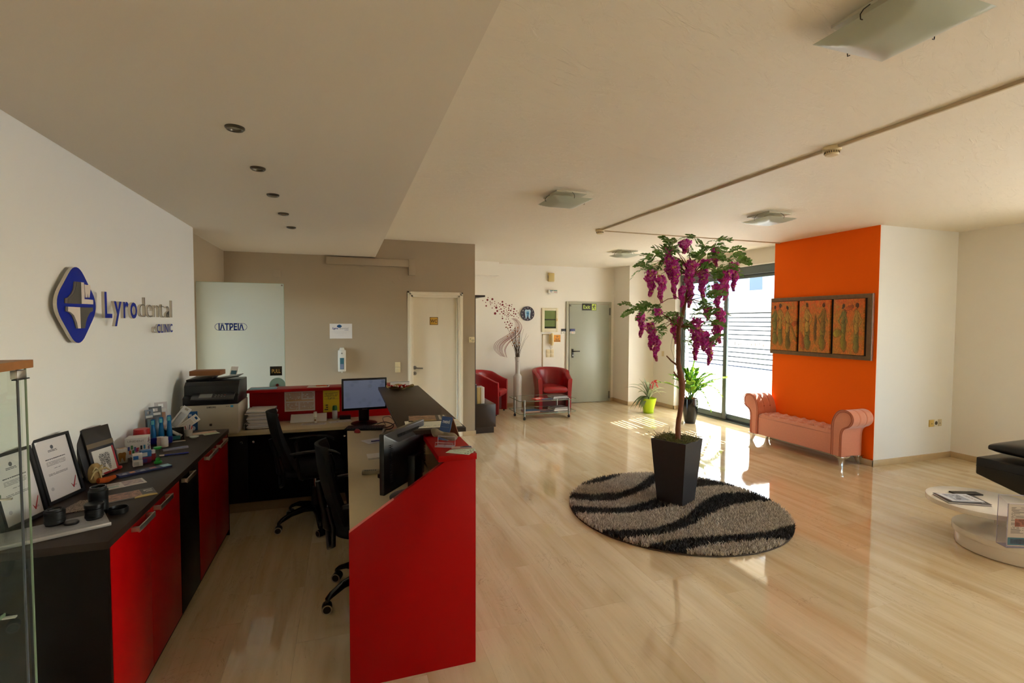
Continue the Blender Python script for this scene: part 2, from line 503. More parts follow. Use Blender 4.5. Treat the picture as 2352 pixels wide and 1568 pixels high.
def sash(x0, x1, y0, y1):
    st = 0.075
    m = MB(); m.box(x0, y0, 0.03, x1, y0 + st, 2.40); m.box(x0, y1 - st, 0.03, x1, y1, 2.40)
    m.box(x0, y0 + st, 0.03, x1, y1 - st, 0.12); m.box(x0, y0 + st, 2.345, x1, y1 - st, 2.40)
    s = m.build('sash_frame', ALU, win, bevel=0.004)
    xm = (x0 + x1) / 2
    MB().quad_x(xm, y0 + st - 0.01, 0.11, y1 - st + 0.01, 2.355).build('glass_pane', PANE, win)
    zs = [0.115]
    for z in reversed(SLITS): zs += [z - 0.010, z + 0.010]
    zs.append(2.045)
    for k in range(0, len(zs), 2):
        if zs[k + 1] - zs[k] < 0.005: continue
        MB().quad_x(xm + 0.0035, y0 + st, zs[k], y1 - st, zs[k + 1]).build('film_band', FILM, win)
    yl = y1 - st - 0.045
    # diamond emblem then name
    dm = MB()
    q = []
    for k in range(4):
        a = PI / 2 * k
        q.append((math.cos(a), math.sin(a)))
    for k in range(4):
        a, b_ = q[k], q[(k + 1) % 4]
        for t0, t1 in ((0.0, 1.0),):
            P = [(a[0], a[1]), (b_[0], b_[1]), (b_[0] * .72, b_[1] * .72), (a[0] * .72, a[1] * .72)]
            dm.prism([(yl - 0.045 - p[0] * 0.042, 1.303 + p[1] * 0.05) for p in P], xm - 0.0045, xm - 0.0035, 'x')
    dm.build('window_emblem', INK1, win)
    text('window_lettering', 'Lyro', 0.115, INK1, win, (xm - 0.004, yl - 0.115, 1.272), FACE_NX, align='LEFT', width=0.235)
    text('window_lettering', 'dental', 0.115, INK2, win, (xm - 0.004, yl - 0.375, 1.272), FACE_NX, align='LEFT', width=0.37)
    text('window_lettering', 'CLINIC', 0.062, INK2, win, (xm - 0.004, yl - 0.80, 1.272), FACE_NX, align='LEFT', width=0.2)
sash(6.0, 6.032, 6.60, 7.74)
sash(6.042, 6.074, 5.43, 6.72)

# second shop window beside the camera, on the right-hand wall
win2 = wstruct('window_2', (7.13, 0.9, 0))
m = MB()
for yy in (-1.6, -0.40, 0.80, 1.99): m.box(7.09, yy, 0, 7.17, yy + 0.06, 2.42)
m.box(7.09, -1.6, 2.36, 7.17, 2.05, 2.42); m.box(7.09, -1.6, 0, 7.17, 2.05, 0.08)
m.build('window_frame', ALU, win2)
for ya, yb in ((-1.54, -0.40), (-0.34, 0.80), (0.86, 1.99)):
    MB().quad_x(7.13, ya, 0.08, yb, 2.36).build('glass_pane', PANE, win2)

# ------------------------------------------------------------------ street outside
struct(box('ground_street', 7.41, -30, -0.20, 60, 60, -0.10, M('dark_asphalt', (58, 58, 62), 0.9, var=0.15, scale=2.0)))
struct(box('bounce_ground', 7.19, -6, -0.10, 16, 4.9, -0.05, M('pale_bounce_ground', (206, 205, 202), 0.9, var=0.06, scale=3.0)))  # unseen pale slab added to bounce sunlight in through the second window
struct(box('ground_porch', 6.09, 5.40, -0.2, 7.41, 9.3, -0.012, M('pale_paving_step', (200, 196, 188), 0.8, var=0.08, scale=4.0)))
FAC = M('pale_render_facade', (206, 208, 212), 0.9, var=0.06, scale=1.5); DKW = M('facade_window_glass', (74, 84, 98), 0.2)
def building(label, x, y0, y1, h, cols, floors):
    t = wthing('building', label, 'building', (x + 4, (y0 + y1) / 2, -0.1))
    box('facade', x, y0, -0.1, x + 8, y1, h, FAC, t)
    box('roof_parapet', x - 0.25, y0 - 0.2, h, x + 8.2, y1 + 0.2, h + 0.5, FAC, t)
    for f in range(floors):
        z = 0.9 + f * 3.1
        for c in range(cols):
            y = y0 + (c + 0.5) * (y1 - y0) / cols
            fr = box('window', x - 0.06, y - 0.75, z, x + 0.02, y + 0.75, z + 1.5, M('facade_window_frame', (228, 226, 220), 0.7), t)
            box('pane', x - 0.075, y - 0.62, z + 0.12, x - 0.055, y + 0.62, z + 1.38, DKW, t)
building('pale apartment building across the street seen through the sliding glass door', 30, 24, 44, 9.8, 5, 3)
building('lower pale house across the street right of the apartment building', 27, 6, 21, 6.6, 4, 2)

gw = wthing('slit_backdrop_wall', 'dark stone garden wall added across the street to darken the view between the film stripes', 'garden wall', (15.3, 19, -0.1))  # dark backdrop added so the clear slits in the film look dark
box('wall_body', 15.0, 4, -0.15, 15.6, 36, 2.05, M('dark_stone', (62, 58, 50), 0.9, var=0.5, scale=1.2), gw)
box('coping', 14.9, 4, 2.05, 15.7, 36, 2.15, M('dark_coping', (80, 76, 70), 0.9), gw)

# ------------------------------------------------------------------ doors
DW = M('door_white_lacquer', (232, 222, 200), 0.35)
SIL = M('satin_nickel', (150, 146, 138), 0.3, 0.9)
door1 = wstruct('door_1', (1.21, 6.95, 0))
box('door_leaf', 0.90, 6.945, 0.006, 1.523, 6.985, 1.983, DW, door1, bevel=0.002)
def archi(parent, x0, x1, zt, wv, y, mat):
    # stepped casing
    for k, (o, d) in enumerate(((0.0, 0.012), (0.022, 0.022), (0.045, 0.016))):
        pass
    m = MB()
    prof = [(0, 0.010), (0.018, 0.010), (0.022, 0.022), (0.044, 0.022), (0.048, 0.014), (wv, 0.014)]
    for sgn, xe in ((1, x0), (-1, x1)):
        poly = [(xe + sgn * a, y - d) for a, d in prof] + [(xe + sgn * wv, y), (xe, y)]
        m.prism(poly, 0, zt - (0.0), 'z')
    poly = [(y - d, zt - a) for a, d in prof] + [(y, zt - wv), (y, zt)]
    m.prism(poly, x0, x1, 'x')
    return m.build('door_casing', mat, parent)
archi(door1, 0.826, 1.601, 2.056, 0.071, 6.90, DW)
m = MB(); m.box(0.893, 6.90, 0, 0.902, 6.95, 1.99); m.box(1.521, 6.90, 0, 1.530, 6.95, 1.99); m.box(0.893, 6.90, 1.981, 1.530, 6.95, 1.99)
m.build('door_reveal', DW, door1)
m = MB(); m.tube([(0.925, 6.945, 1.0), (0.925, 6.936, 1.0)], 0.026, 20); m.tube([(0.925, 6.94, 1.0), (0.925, 6.90, 1.0), (0.94, 6.893, 0.999), (1.03, 6.893, 0.992)], 0.0085, 10)
m.build('door_handle', SIL, door1, smooth=40)
m = MB(); m.tube([(0.925, 6.945, 0.92), (0.925, 6.936, 0.92)], 0.026, 20); m.mat(1); m.box(0.921, 6.9345, 0.908, 0.929, 6.9362, 0.932)
m.build('keyhole_plate', [SIL, M('keyhole_black', (20, 18, 16), 0.6)], door1, smooth=40)

GREYD = M('grey_steel_door_paint', (164, 168, 152), 0.35, var=0.02); GREYF = M('grey_steel_frame_paint', (178, 176, 156), 0.4)
BLK = M('black_plastic', (13, 12, 12), 0.35, spec=0.35)
door2 = wstruct('door_2', (4.73, 9.03, 0))
m = MB(); m.box(4.219, 9.030, 0, 4.275, 9.06, 2.055); m.box(5.185, 9.030, 0, 5.240, 9.06, 2.055); m.box(4.275, 9.030, 2.0, 5.185, 9.06, 2.055)
m.build('door_frame', GREYF, door2, bevel=0.003)
box('door_leaf', 4.279, 9.018, 0.008, 5.181, 9.056, 1.996, GREYD, door2, bevel=0.003)
m = MB(); m.box(4.332, 9.006, 0.925, 4.374, 9.018, 1.10); m.tube([(4.353, 9.01, 1.055), (4.353, 8.965, 1.055), (4.37, 8.958, 1.055), (4.485, 8.958, 1.055)], 0.011, 10)
m.build('door_handle', BLK, door2, bevel=0.004)
box('keyhole_plate', 4.345, 9.004, 0.955, 4.361, 9.0065, 0.985, SIL, door2)
for z in (0.14, 1.86):
    m = MB(); m.tube([(5.196, 9.012, z - 0.075), (5.196, 9.012, z + 0.075)], 0.011, 10); m.box(5.186, 9.012, z - 0.07, 5.206, 9.03, z + 0.07)
    m.build('hinge', M('hinge_steel', (120, 118, 108), 0.4, 0.8), door2)
box('door_stopper', 4.283, 9.005, 1.955, 4.312, 9.02, 1.985, M('grey_clip', (110, 106, 94), 0.5), door2, bevel=0.004)

# painted cable trunking and blank covers on the taupe wall
trunk = struct(MB().box(-0.216, 6.850, 2.386, 0.845, 6.90, 2.482).build('trim_2', BEIGE, bevel=0.004))
struct(MB().box(0.838, 6.845, 2.274, 0.930, 6.90, 2.490).build('trim_3', BEIGE, bevel=0.004))
for nm, lab, xx, zz, r_ in (('blank_cover', 'square painted-over cover plate high on taupe wall above the glass door', -0.80, 2.25, 0.045),):
    tag(MB().box(xx - r_, 6.892, zz - r_, xx + r_, 6.90, zz + r_).build(nm, BEIGE, bevel=0.003), lab, 'cover plate')
for lab, xx, zz in (('lower of two round painted-over covers below the trunking on taupe wall', 0.660, 2.195), ('upper of two round painted-over covers below the trunking on taupe wall', 0.730, 2.245)):
    tag(MB().tube([(0, 0, 0), (0, -0.008, 0)], 0.033, 24).build('blank_cover', BEIGE, loc=(xx, 6.90, zz), smooth=40), lab, 'cover plate')

# ------------------------------------------------------------------ frosted glass door with clinic lettering
GDOOR = frosted_mat('satin_glass', (0.70, 0.76, 0.70), 0.62, 0.25)
GX0, GX1, GY, GH = -1.375, -0.590, 5.60, 2.028
gd = wstruct('door_3', (-0.98, GY, 0))
MB().add([(GX0, GY, 0.012), (GX1, GY, 0.012), (GX1, GY, GH), (GX0, GY, GH)], [(0, 1, 2, 3)]).build('glass_leaf', GDOOR, gd)
box('glass_edge', GX0, GY, GH, GX1, GY + 0.010, GH + 0.003, M('green_glass_edge', (172, 196, 176), 0.15), gd)
box('glass_edge', GX1, GY, 0.012, GX1 + 0.003, GY + 0.010, GH, M('green_glass_edge', (172, 196, 176), 0.15), gd)
NAVY = M('navy_ink', (10, 44, 140), 0.5, spec=0.2)
text('door_lettering', 'ΙΑΤΡΕΙΑ', 0.088, NAVY, gd, (-1.076, GY - 0.001, 1.555), FACE_Y, bold=0.0032, width=0.225)
ring = MB(); pts = []
for k in range(40):
    a = 2 * PI * k / 40; cx = 0.108 if math.cos(a) > 0 else -0.108
    pts.append((cx + 0.036 * math.cos(a), 0.036 * math.sin(a)))
for k in range(40):
    (a, b_), (c, d) = pts[k], pts[(k + 1) % 40]
    s1 = lambda x, z, q: (-1.076 + x * (1 - q * 0.025), 1.585 + z * (1 - q * 0.09))
    ring.prism([s1(a, b_, 0), s1(c, d, 0), s1(c, d, 1), s1(a, b_, 1)], GY - 0.0015, GY - 0.0005, 'y')
ring.build('lettering_outline', NAVY, gd)
m = MB(); m.tube([(-0.66, GY, 0.985), (-0.66, GY - 0.010, 0.985)], 0.075, 40)
disc = m.build('handle_disc', M('pale_aqua_disc', (150, 190, 180), 0.3), gd, smooth=40)
m = MB(); m.tube([(-0.66, GY - 0.010, 0.985), (-0.66, GY - 0.030, 0.985)], 0.014, 16)
m.build('knob', M('dark_red_knob', (120, 20, 16), 0.3), gd, smooth=40)
box('top_fitting', -0.612, GY - 0.004, 2.005, -0.598, GY, 2.019, SIL, gd)
pl = wthing('pull_sign', 'black sign with gold letters PULL on the frosted glass door', 'sign', (-0.672, GY - 0.002, 1.13))
box('sign_plate', -0.729, GY - 0.004, 1.083, -0.616, GY - 0.0005, 1.178, M('sign_black', (20, 20, 16), 0.4), pl, bevel=0.001)
text('lettering', 'PULL', 0.056, M('gold_ink', (214, 178, 98), 0.4), pl, (-0.6725, GY - 0.0045, 1.110), FACE_Y, bold=0.001, width=0.082)
# ------------------------------------------------------------------ reception furniture materials
RED = M('red_laminate', (152, 0, 2), 0.40, var=0.03, spec=0.15)
DARK = M('wenge_laminate', (19, 12, 9), 0.42, var=0.14, scale=18.0, spec=0.12)
DARKTOP = M('wenge_worktop', (40, 28, 22), 0.40, var=0.10, scale=22.0, spec=0.2)
CREAM = M('cream_worktop', (196, 180, 144), 0.42, var=0.03)
CREAME = M('cream_worktop_edge', (180, 160, 122), 0.5)
STEEL = M('brushed_steel', (186, 180, 170), 0.28, 0.9)
CHROME = M('chrome', (214, 214, 212), 0.08, 1.0)
WHITEP = M('white_plastic', (226, 222, 210), 0.4)
PAPER = M('white_paper', (226, 222, 218), 0.7)
BLKS = M('black_satin', (7, 6, 6), 0.45, var=0.1, spec=0.12)
FR = -0.853      # front plane of the wall cabinets

# ------------------------------------------------------------------ cabinets along the left wall
def bar_handle(parent, y0, y1, z=0.772, x=FR):
    m = MB(); m.box(x + 0.026, y0, z - 0.012, x + 0.033, y1, z + 0.012)
    for yy in (y0 + 0.004, y1 - 0.018): m.box(x, yy, z - 0.010, x + 0.027, yy + 0.014, z + 0.010)
    return m.build('handle', STEEL, parent, bevel=0.0015)
def cabinet(label, y0, y1, fronts, front_mat, group=None):
    t = wthing('wall_cabinet', label, 'cabinet', (-1.08, (y0 + y1) / 2, 0), group)
    box('body', XL, y0, 0.0, FR - 0.02, y1, 0.789, DARK, t)
    for (a, b_, h0, h1) in fronts:
        d = box('door', FR - 0.019, a + 0.0015, 0.045, FR, b_ - 0.0015, 0.786, front_mat, t, bevel=0.001)
        bar_handle(d, h0, h1)
    return t
ca = cabinet('red two-door cabinet nearest the glass display case, dark end panel', 2.236, 3.075, [(2.242, 2.648, 2.43, 2.615), (2.648, 3.073, 2.685, 2.865)], RED)
box('end_panel', XL, 2.216, 0.0, FR + 0.001, 2.2355, 0.789, DARK, ca, bevel=0.001)
cm = cabinet('black single-door cabinet between the two red cabinets', 3.076, 3.440, [(3.08, 3.438, 3.10, 3.27)], BLKS)
cb = cabinet('red two-door cabinet at the far end beside the printer', 3.441, 4.250, [(3.443, 3.840, 3.56, 3.80), (3.840, 4.236, 3.88, 4.10)], RED)
box('end_panel', XL, 4.237, 0.0, FR + 0.001, 4.250, 0.789, DARK, cb)
wt = tag(box('worktop', XL, 2.212, 0.790, FR + 0.006, 4.256, 0.820, DARKTOP, bevel=0.0015), 'long dark brown worktop over the wall cabinets', 'worktop')

# ------------------------------------------------------------------ reception desk on the right of the aisle
desk = wthing('reception_desk', 'reception desk with red slanted end panel and raised dark counter top', 'desk', (0.30, 3.3, 0))
end = MB().prism([(0.010, 0.0), (0.588, 0.0), (0.588, 0.994), (0.440, 0.994), (0.010, 0.712)], 2.262, 2.290, 'y').build('end_panel', RED, desk, bevel=0.001)
m = MB(); m.prism([(0.012, 0.7135), (0.205, 0.8400), (0.205, 0.8408), (0.012, 0.7145)], 2.2625, 2.2895, 'y')
m.build('edge_band', M('pink_edge_band', (226, 120, 110), 0.5), desk)
WZ = 0.72
box('worktop', 0.014, 2.290, WZ - 0.026, 0.56, 4.545, WZ, CREAM, desk, bevel=0.001)
box('front_panel', 0.566, 2.290, 0.0, 0.588, 4.56, 0.994, RED, desk)
box('ledge', 0.408, 2.258, 0.994, 0.592, 4.53, 1.022, RED, desk, bevel=0.001)
box('shelf', 0.42, 2.290, 0.845, 0.566, 4.05, 0.863, CREAME, desk)
for yy in (2.9, 3.5, 4.03): box('divider', 0.42, yy, WZ, 0.566, yy + 0.018, 0.994, CREAME, desk)
for yy in (2.85, 3.5, 4.15):
    box('support_block', 0.44, yy, 1.022, 0.57, yy + 0.05, 1.039, DARK, desk)
box('counter_top', 0.280, 2.655, 1.039, 0.634, 4.530, 1.062, DARKTOP, desk, bevel=0.001)
box('modesty_panel', 0.53, 2.29, 0.0, 0.56, 4.5, 0.69, DARK, desk)
box('drawer_unit', 0.09, 3.92, 0.06, 0.50, 4.52, 0.69, DARK, desk, bevel=0.002)
for zz in (0.2, 0.42, 0.62):
    MB().tube([(0.09, 4.06, zz), (0.076, 4.06, zz)], 0.008, 10).build('knob', CHROME, desk, smooth=40)

# ------------------------------------------------------------------ counter at the back of the reception
bc = wthing('back_counter', 'cream topped back counter with dark doors and red upstand behind the printer', 'counter', (-0.35, 4.8, 0))
box('worktop', -1.285, 4.560, WZ - 0.026, 0.010, 5.02, WZ, CREAM, bc, bevel=0.001)
box('worktop_corner', 0.010, 4.5455, WZ - 0.026, 0.56, 5.02, WZ, CREAM, bc)
box('carcass', -1.28, 4.70, 0.085, 0.55, 5.0, 0.69, BLKS, bc)
box('plinth', -1.28, 4.715, 0.0, 0.55, 5.0, 0.085, M('beige_plinth', (150, 126, 92), 0.6), bc)
DKD = M('wenge_door', (14, 9, 8), 0.4, var=0.12, scale=14.0, spec=0.12)
xs = [-1.28, -0.79, -0.30, 0.05, 0.55]
knx = [(-0.835,), (-0.745,), (-0.008,), (0.1,)]
for i in range(4):
    d = box('door', xs[i] + 0.002, 4.680, 0.090, xs[i + 1] - 0.002, 4.699, 0.688, DKD, bc, bevel=0.001)
    for kx in knx[i]:
        k = MB().lathe([(0.004, 0.0), (0.004, 0.012), (0.010, 0.016), (0.011, 0.022), (0.006, 0.027), (0.0, 0.027)], 16).build('knob', CHROME, bc, loc=(kx, 4.680, 0.615), rot=(PI / 2, 0, 0), smooth=40)
REDB = RED
box('upstand', -0.822, 4.985, WZ, 0.56, 5.005, 1.008, REDB, bc)
box('rail', -0.822, 4.845, 1.008, 0.56, 5.075, 1.032, RED, bc, bevel=0.001)

# ------------------------------------------------------------------ office chairs
MESHB = M('black_mesh_fabric', (15, 15, 16), 0.75, var=0.25, scale=260.0, bump=0.5, spec=0.2)
CUSH = M('black_seat_fabric', (11, 11, 12), 0.8, var=0.2, scale=120.0, bump=0.3, spec=0.2)
PLAS = M('black_chair_plastic', (9, 9, 10), 0.38, spec=0.3)
GLOSS = M('glossy_black_base', (13, 13, 14), 0.14)
RIM = M('grey_wheel_rim', (150, 140, 124), 0.5)
def office_chair(label, loc, rz, star, lean=0.0):
    t = thing('office_chair', label, 'office chair', loc, rz)
    # seat: rounded pad facing +Y
    def seat(u, v):
        a = 2 * PI * u
        ex = 0.5
        ca, sa = math.cos(a), math.sin(a)
        sx = math.copysign(abs(ca) ** ex, ca) * 0.245; sy = math.copysign(abs(sa) ** ex, sa) * 0.235
        prof = [(0.0, 0.435), (0.9, 0.435), (0.99, 0.45), (1.0, 0.465), (0.97, 0.487), (0.85, 0.497), (0.0, 0.488)]
        i = min(int(v * 6 + 1e-6), 5); f = v * 6 - i
        k = prof[i][0] * (1 - f) + prof[i + 1][0] * f; z = prof[i][1] * (1 - f) + prof[i + 1][1] * f
        z -= 0.03 * max(0, (sy * k - 0.12) / 0.12) ** 2
        return (sx * k, sy * k, z)
    MB().grid(40, 7, seat, True).build('seat', CUSH, t, smooth=50, weld=True)
    # backrest: curved panel
    def back(u, v, off=0.0):
        wv = 0.215 * (0.80 + 0.20 * math.sin(PI * min(1, v * 0.75 + 0.12))) * (1.0 if v < 0.9 else math.sqrt(max(0.05, 1 - ((v - 0.9) / 0.1) ** 2 * 0.55)))
        x = (u - 0.5) * 2 * wv
        z = 0.50 + 0.44 * v
        y = -0.205 - 0.10 * v - 0.05 * math.sin(PI * v) * 0.4 + 0.05 * ((u - 0.5) * 2) ** 2 - off - lean * v
        return (x, y, z)
    m = MB(); m.grid(13, 14, lambda u, v: back(u, v)); m.grid(13, 14, lambda u, v: back(u, v, 0.022))
    n = 13 * 14
    rim = [(i * 14) for i in range(13)] + [12 * 14 + j for j in range(1, 14)] + [i * 14 + 13 for i in range(11, -1, -1)] + [j for j in range(12, 0, -1)]
    for k in range(len(rim)):
        a, b_ = rim[k], rim[(k + 1) % len(rim)]
        m.f.append((a, b_, b_ + n, a + n)); m.mi.append(0)
    m.build('backrest', MESHB, t, smooth=60)
    # spine and lower loop behind the back
    m = MB(); m.tube([(0, -0.02, 0.41), (0, -0.20, 0.405), (0, -0.265, 0.45), (0, -0.285, 0.58), (0, -0.31 - lean * 0.5, 0.72)], [0.026, 0.026, 0.024, 0.02, 0.016], 10)
    for sx in (-1, 1):
        m.tube([(0, -0.26, 0.42), (sx * 0.10, -0.255, 0.36), (sx * 0.17, -0.235, 0.40), (sx * 0.175, -0.235, 0.50), (sx * 0.12, -0.262, 0.60)], 0.014, 8)
    m.build('back_frame', PLAS, t, smooth=60)
    for sx in (-1, 1):
        m = MB(); m.tube([(sx * 0.20, 0.10, 0.43), (sx * 0.275, 0.11, 0.45), (sx * 0.285, 0.115, 0.55), (sx * 0.28, 0.09, 0.625)], [0.016, 0.018, 0.017, 0.016], 8)
        m.tube([(sx * 0.20, -0.10, 0.43), (sx * 0.27, -0.12, 0.46), (sx * 0.28, -0.14, 0.60), (sx * 0.28, -0.12, 0.645)], [0.014, 0.015, 0.014, 0.012], 8)
        def pad(u, v):
            yy = -0.19 + 0.36 * v; a = 2 * PI * u; wd = 0.026 if 0.03 < v < 0.97 else 0.012
            return (sx * 0.28 + math.cos(a) * wd, yy, 0.645 + 0.012 * math.sin(PI * v) - 0.035 * max(0, (v - 0.75) / 0.25) ** 2 + math.sin(a) * 0.011)
        m.grid(10, 14, pad, True)
        m.build('armrest', PLAS, t, smooth=60)
    box('mechanism', -0.08, -0.11, 0.385, 0.08, 0.10, 0.435, PLAS, t, bevel=0.012)
    m = MB(); m.tube([(0.06, 0.02, 0.40), (0.19, 0.04, 0.39)], 0.006, 6); m.tube([(0.19, 0.04, 0.39), (0.23, 0.045, 0.39)], 0.010, 8)
    m.build('height_lever', PLAS, t, smooth=40)
    m = MB(); m.lathe([(0.033, 0.10), (0.033, 0.22), (0.027, 0.23), (0.027, 0.30)], 16); m.mat(1).lathe([(0.015, 0.30), (0.015, 0.39)], 14)
    m.build('gas_cylinder', [PLAS, CHROME], t, smooth=40)
    for k in range(5):
        a = R(star + 72 * k) - rz
        c, s_ = math.cos(a), math.sin(a)
        m = MB()
        pr = [(0.02, 0.135, 0.040, 0.05), (0.10, 0.140, 0.030, 0.04), (0.20, 0.125, 0.025, 0.032), (0.275, 0.093, 0.022, 0.026), (0.305, 0.070, 0.018, 0.022)]
        vs = []
        for (r_, z, hw, hh) in pr:
            for (dx, dz) in ((-hw, -hh / 2), (hw, -hh / 2), (hw * 0.7, hh / 2), (-hw * 0.7, hh / 2)):
                vs.append((c * r_ - s_ * dx, s_ * r_ + c * dx, z + dz))
        fs = [(3, 2, 1, 0), (16, 17, 18, 19)]
        for i in range(4):
            for q in range(4):
                q2 = (q + 1) % 4; fs.append((i * 4 + q, i * 4 + q2, i * 4 + 4 + q2, i * 4 + 4 + q))
        m.add(vs, fs)
        m.build('base_leg', GLOSS, t, bevel=0.007)
        ang = a + 1.1 + k
        cc, ss = math.cos(ang), math.sin(ang)
        px, py = c * 0.298, s_ * 0.298
        m = MB()
        for sg in (-1, 1):
            m.tube([(px + cc * sg * 0.006, py + ss * sg * 0.006, 0.028), (px + cc * sg * 0.026, py + ss * sg * 0.026, 0.028)], 0.028, 18)
        m.tube([(px, py, 0.028), (px, py, 0.07)], 0.009, 8)
        cst = m.build('caster', PLAS, t, smooth=40)
        for sg in (-1, 1):
            m = MB(); n_ = 18
            for i in range(n_):
                b0, b1 = 2 * PI * i / n_, 2 * PI * (i + 1) / n_
                vs = []
                for bb, rr in ((b0, 0.028), (b1, 0.028), (b1, 0.021), (b0, 0.021)):
                    h = math.cos(bb) * rr; z = math.sin(bb) * rr + 0.028
                    vs.append((px + cc * sg * 0.0268 - ss * h, py + ss * sg * 0.0268 + cc * h, z))
                m.add(vs, [(0, 1, 2, 3)])
            m.build('wheel_rim', RIM, cst, weld=True)
    return t
office_chair('black office chair at the back counter, mesh back turned to the cabinets', (-0.235, 4.285, 0), -PI / 2 + 0.10, 207, 0.03)
office_chair('black office chair pushed under the reception desk behind the red end panel', (0.155, 3.06, 0), -PI / 2 + 0.06, 208, 0.0)
# ------------------------------------------------------------------ wall sign with the clinic name (left wall)
BLUE = M('sign_royal_blue', (0, 32, 150), 0.45, spec=0.15); SGREY = M('sign_grey', (74, 72, 66), 0.45); SWHITE = M('sign_white', (226, 214, 204), 0.45)
SIDE = M('sign_side_grey', (206, 198, 184), 0.6); SVIO = M('sign_edge_grey', (98, 92, 92), 0.5)
FXs = -1.255
sg = wthing('clinic_wall_sign', 'blue diamond emblem and raised letters reading Lyrodental CLINIC on left wall', 'wall sign', (FXs, 3.6, 1.70))
def rounded(poly, r, n=6):
    out = []; k = len(poly)
    for i in range(k):
        p0, p1, p2 = Vector(poly[i - 1]), Vector(poly[i]), Vector(poly[(i + 1) % k])
        a = p1 + (p0 - p1).normalized() * r; c = p1 + (p2 - p1).normalized() * r
        for j in range(n + 1):
            t = j / n
            q = a * (1 - t) ** 2 + p1 * 2 * t * (1 - t) + c * t * t
            out.append((q.x, q.y))
    return out
dia = rounded([(2.992, 1.955), (3.222, 1.725), (2.992, 1.493), (2.768, 1.725)], 0.105, 8)
FXd = -1.272
dia = [(a + 0.038, 1.724 + (b_ - 1.724) * 0.985) for a, b_ in dia]
m = MB(); m.prism(dia, FXd - 0.016, FXd - 0.001, 'x')
m.build('diamond_board', SIDE, sg)
MB().prism(dia, FXd - 0.001, FXd, 'x').build('diamond_face', BLUE, sg)
def relief(name, poly, mat, h=0.005): MB().prism([(a + 0.038, b_) for a, b_ in poly], FXd, FXd + h, 'x').build(name, mat, sg)
relief('emblem_crown', [(2.892, 1.754), (2.916, 1.762), (2.945, 1.779), (2.966, 1.803), (2.979, 1.841), (3.022, 1.841), (3.022, 1.731), (2.890, 1.730)], SGREY)
relief('emblem_crown_edge', [(2.868, 1.753), (2.895, 1.759), (2.923, 1.775), (2.946, 1.799), (2.961, 1.841), (2.979, 1.841), (2.966, 1.803), (2.945, 1.779), (2.916, 1.762), (2.892, 1.754), (2.890, 1.730), (2.868, 1.730)], SVIO, 0.004)
relief('emblem_letter', [(3.025, 1.842), (3.053, 1.842), (3.053, 1.757), (3.145, 1.757), (3.145, 1.733), (3.025, 1.732)], SWHITE)
relief('emblem_tooth', [(3.059, 1.833), (3.087, 1.831), (3.118, 1.835), (3.122, 1.818), (3.107, 1.767), (3.097, 1.767), (3.089, 1.789), (3.079, 1.766), (3.070, 1.766), (3.061, 1.800)], SWHITE)
relief('emblem_root', [(2.892, 1.714), (3.006, 1.714), (3.006, 1.607), (2.981, 1.607), (2.972, 1.636), (2.944, 1.673), (2.912, 1.688), (2.890, 1.692)], SWHITE)
relief('emblem_root_edge', [(2.870, 1.714), (2.892, 1.714), (2.890, 1.692), (2.912, 1.688), (2.944, 1.673), (2.972, 1.636), (2.981, 1.607), (2.964, 1.607), (2.950, 1.642), (2.926, 1.672), (2.900, 1.686), (2.870, 1.692)], SVIO, 0.004)
relief('emblem_root_grey', [(3.007, 1.714), (3.141, 1.716), (3.141, 1.697), (3.109, 1.689), (3.079, 1.663), (3.063, 1.639), (3.050, 1.607), (3.007, 1.607)], SGREY)  # right half of the emblem root, in sign grey
for yy, zz in ((2.94, 1.78), (3.12, 1.66)):
    MB().tube([(XL, yy, zz), (FXd - 0.016, yy, zz)], 0.008, 8).build('spacer', SIL, sg)
def letters(txt, y0, y1, z, size, fmat, bold, gap):
    mes = []; wsum = 0
    for ch in txt:
        me = text_mesh(ch, size, 0.0075, bold)
        xs_ = [v.co.x for v in me.vertices]; mes.append((me, min(xs_), max(xs_))); wsum += max(xs_) - min(xs_)
    k = ((y1 - y0) - gap * (len(txt) - 1)) / wsum
    y = y0
    for me, a, b_ in mes:
        me.transform(Matrix.Translation((-a, 0, 0))); me.transform(Matrix.Diagonal((k, 1, 1, 1)))
        me.materials.append(SIDE); me.materials.append(fmat)
        for p in me.polygons: p.material_index = 1 if p.normal.z > 0.9 else 0
        link('letter', me, sg, (FXs - 0.0075, y, z), FACE_PX)
        y += (b_ - a) * k + gap
letters('Lyro', 3.285, 3.735, 1.664, 0.205, BLUE, 0.003, 0.026)
letters('dental', 3.775, 4.415, 1.666, 0.205, SGREY, -0.0055, 0.034)
letters('e', 4.015, 4.065, 1.560, 0.105, SGREY, -0.003, 0.0)
letters('CLINIC', 4.085, 4.418, 1.560, 0.088, BLUE, 0.001, 0.016)
sg.location.y += 0.035

# ------------------------------------------------------------------ things on the taupe wall
ps = wthing('notice_sheet', 'white printed notice with clinic emblem taped to taupe wall', 'notice', (-0.042, 6.898, 1.514))
box('sheet', -0.182, 6.8985, 1.416, 0.098, 6.8995, 1.612, PAPER, ps, rot=(0, 0, 0))
INKD = M('ink_dark_grey', (70, 72, 78), 0.6)
MB().prism(rounded([(-0.062, 1.606 - 0.0), (-0.022, 1.578), (-0.062, 1.552), (-0.102, 1.578)], 0.02, 4), 6.8978, 6.8985, 'y').build('emblem', M('print_blue', (20, 80, 130), 0.6), ps)
text('print', 'Lyro', 0.034, NAVY, ps, (-0.112, 6.898, 1.540 - 0.0), FACE_Y, bold=0.0008, width=0.068, align='CENTER')
text('print', 'dental', 0.034, M('ink_light_grey', (150, 150, 152), 0.6), ps, (-0.005, 6.898, 1.540), FACE_Y, width=0.112)
text('print', 'CLINIC', 0.015, NAVY, ps, (0.028, 6.898, 1.522), FACE_Y, width=0.05)
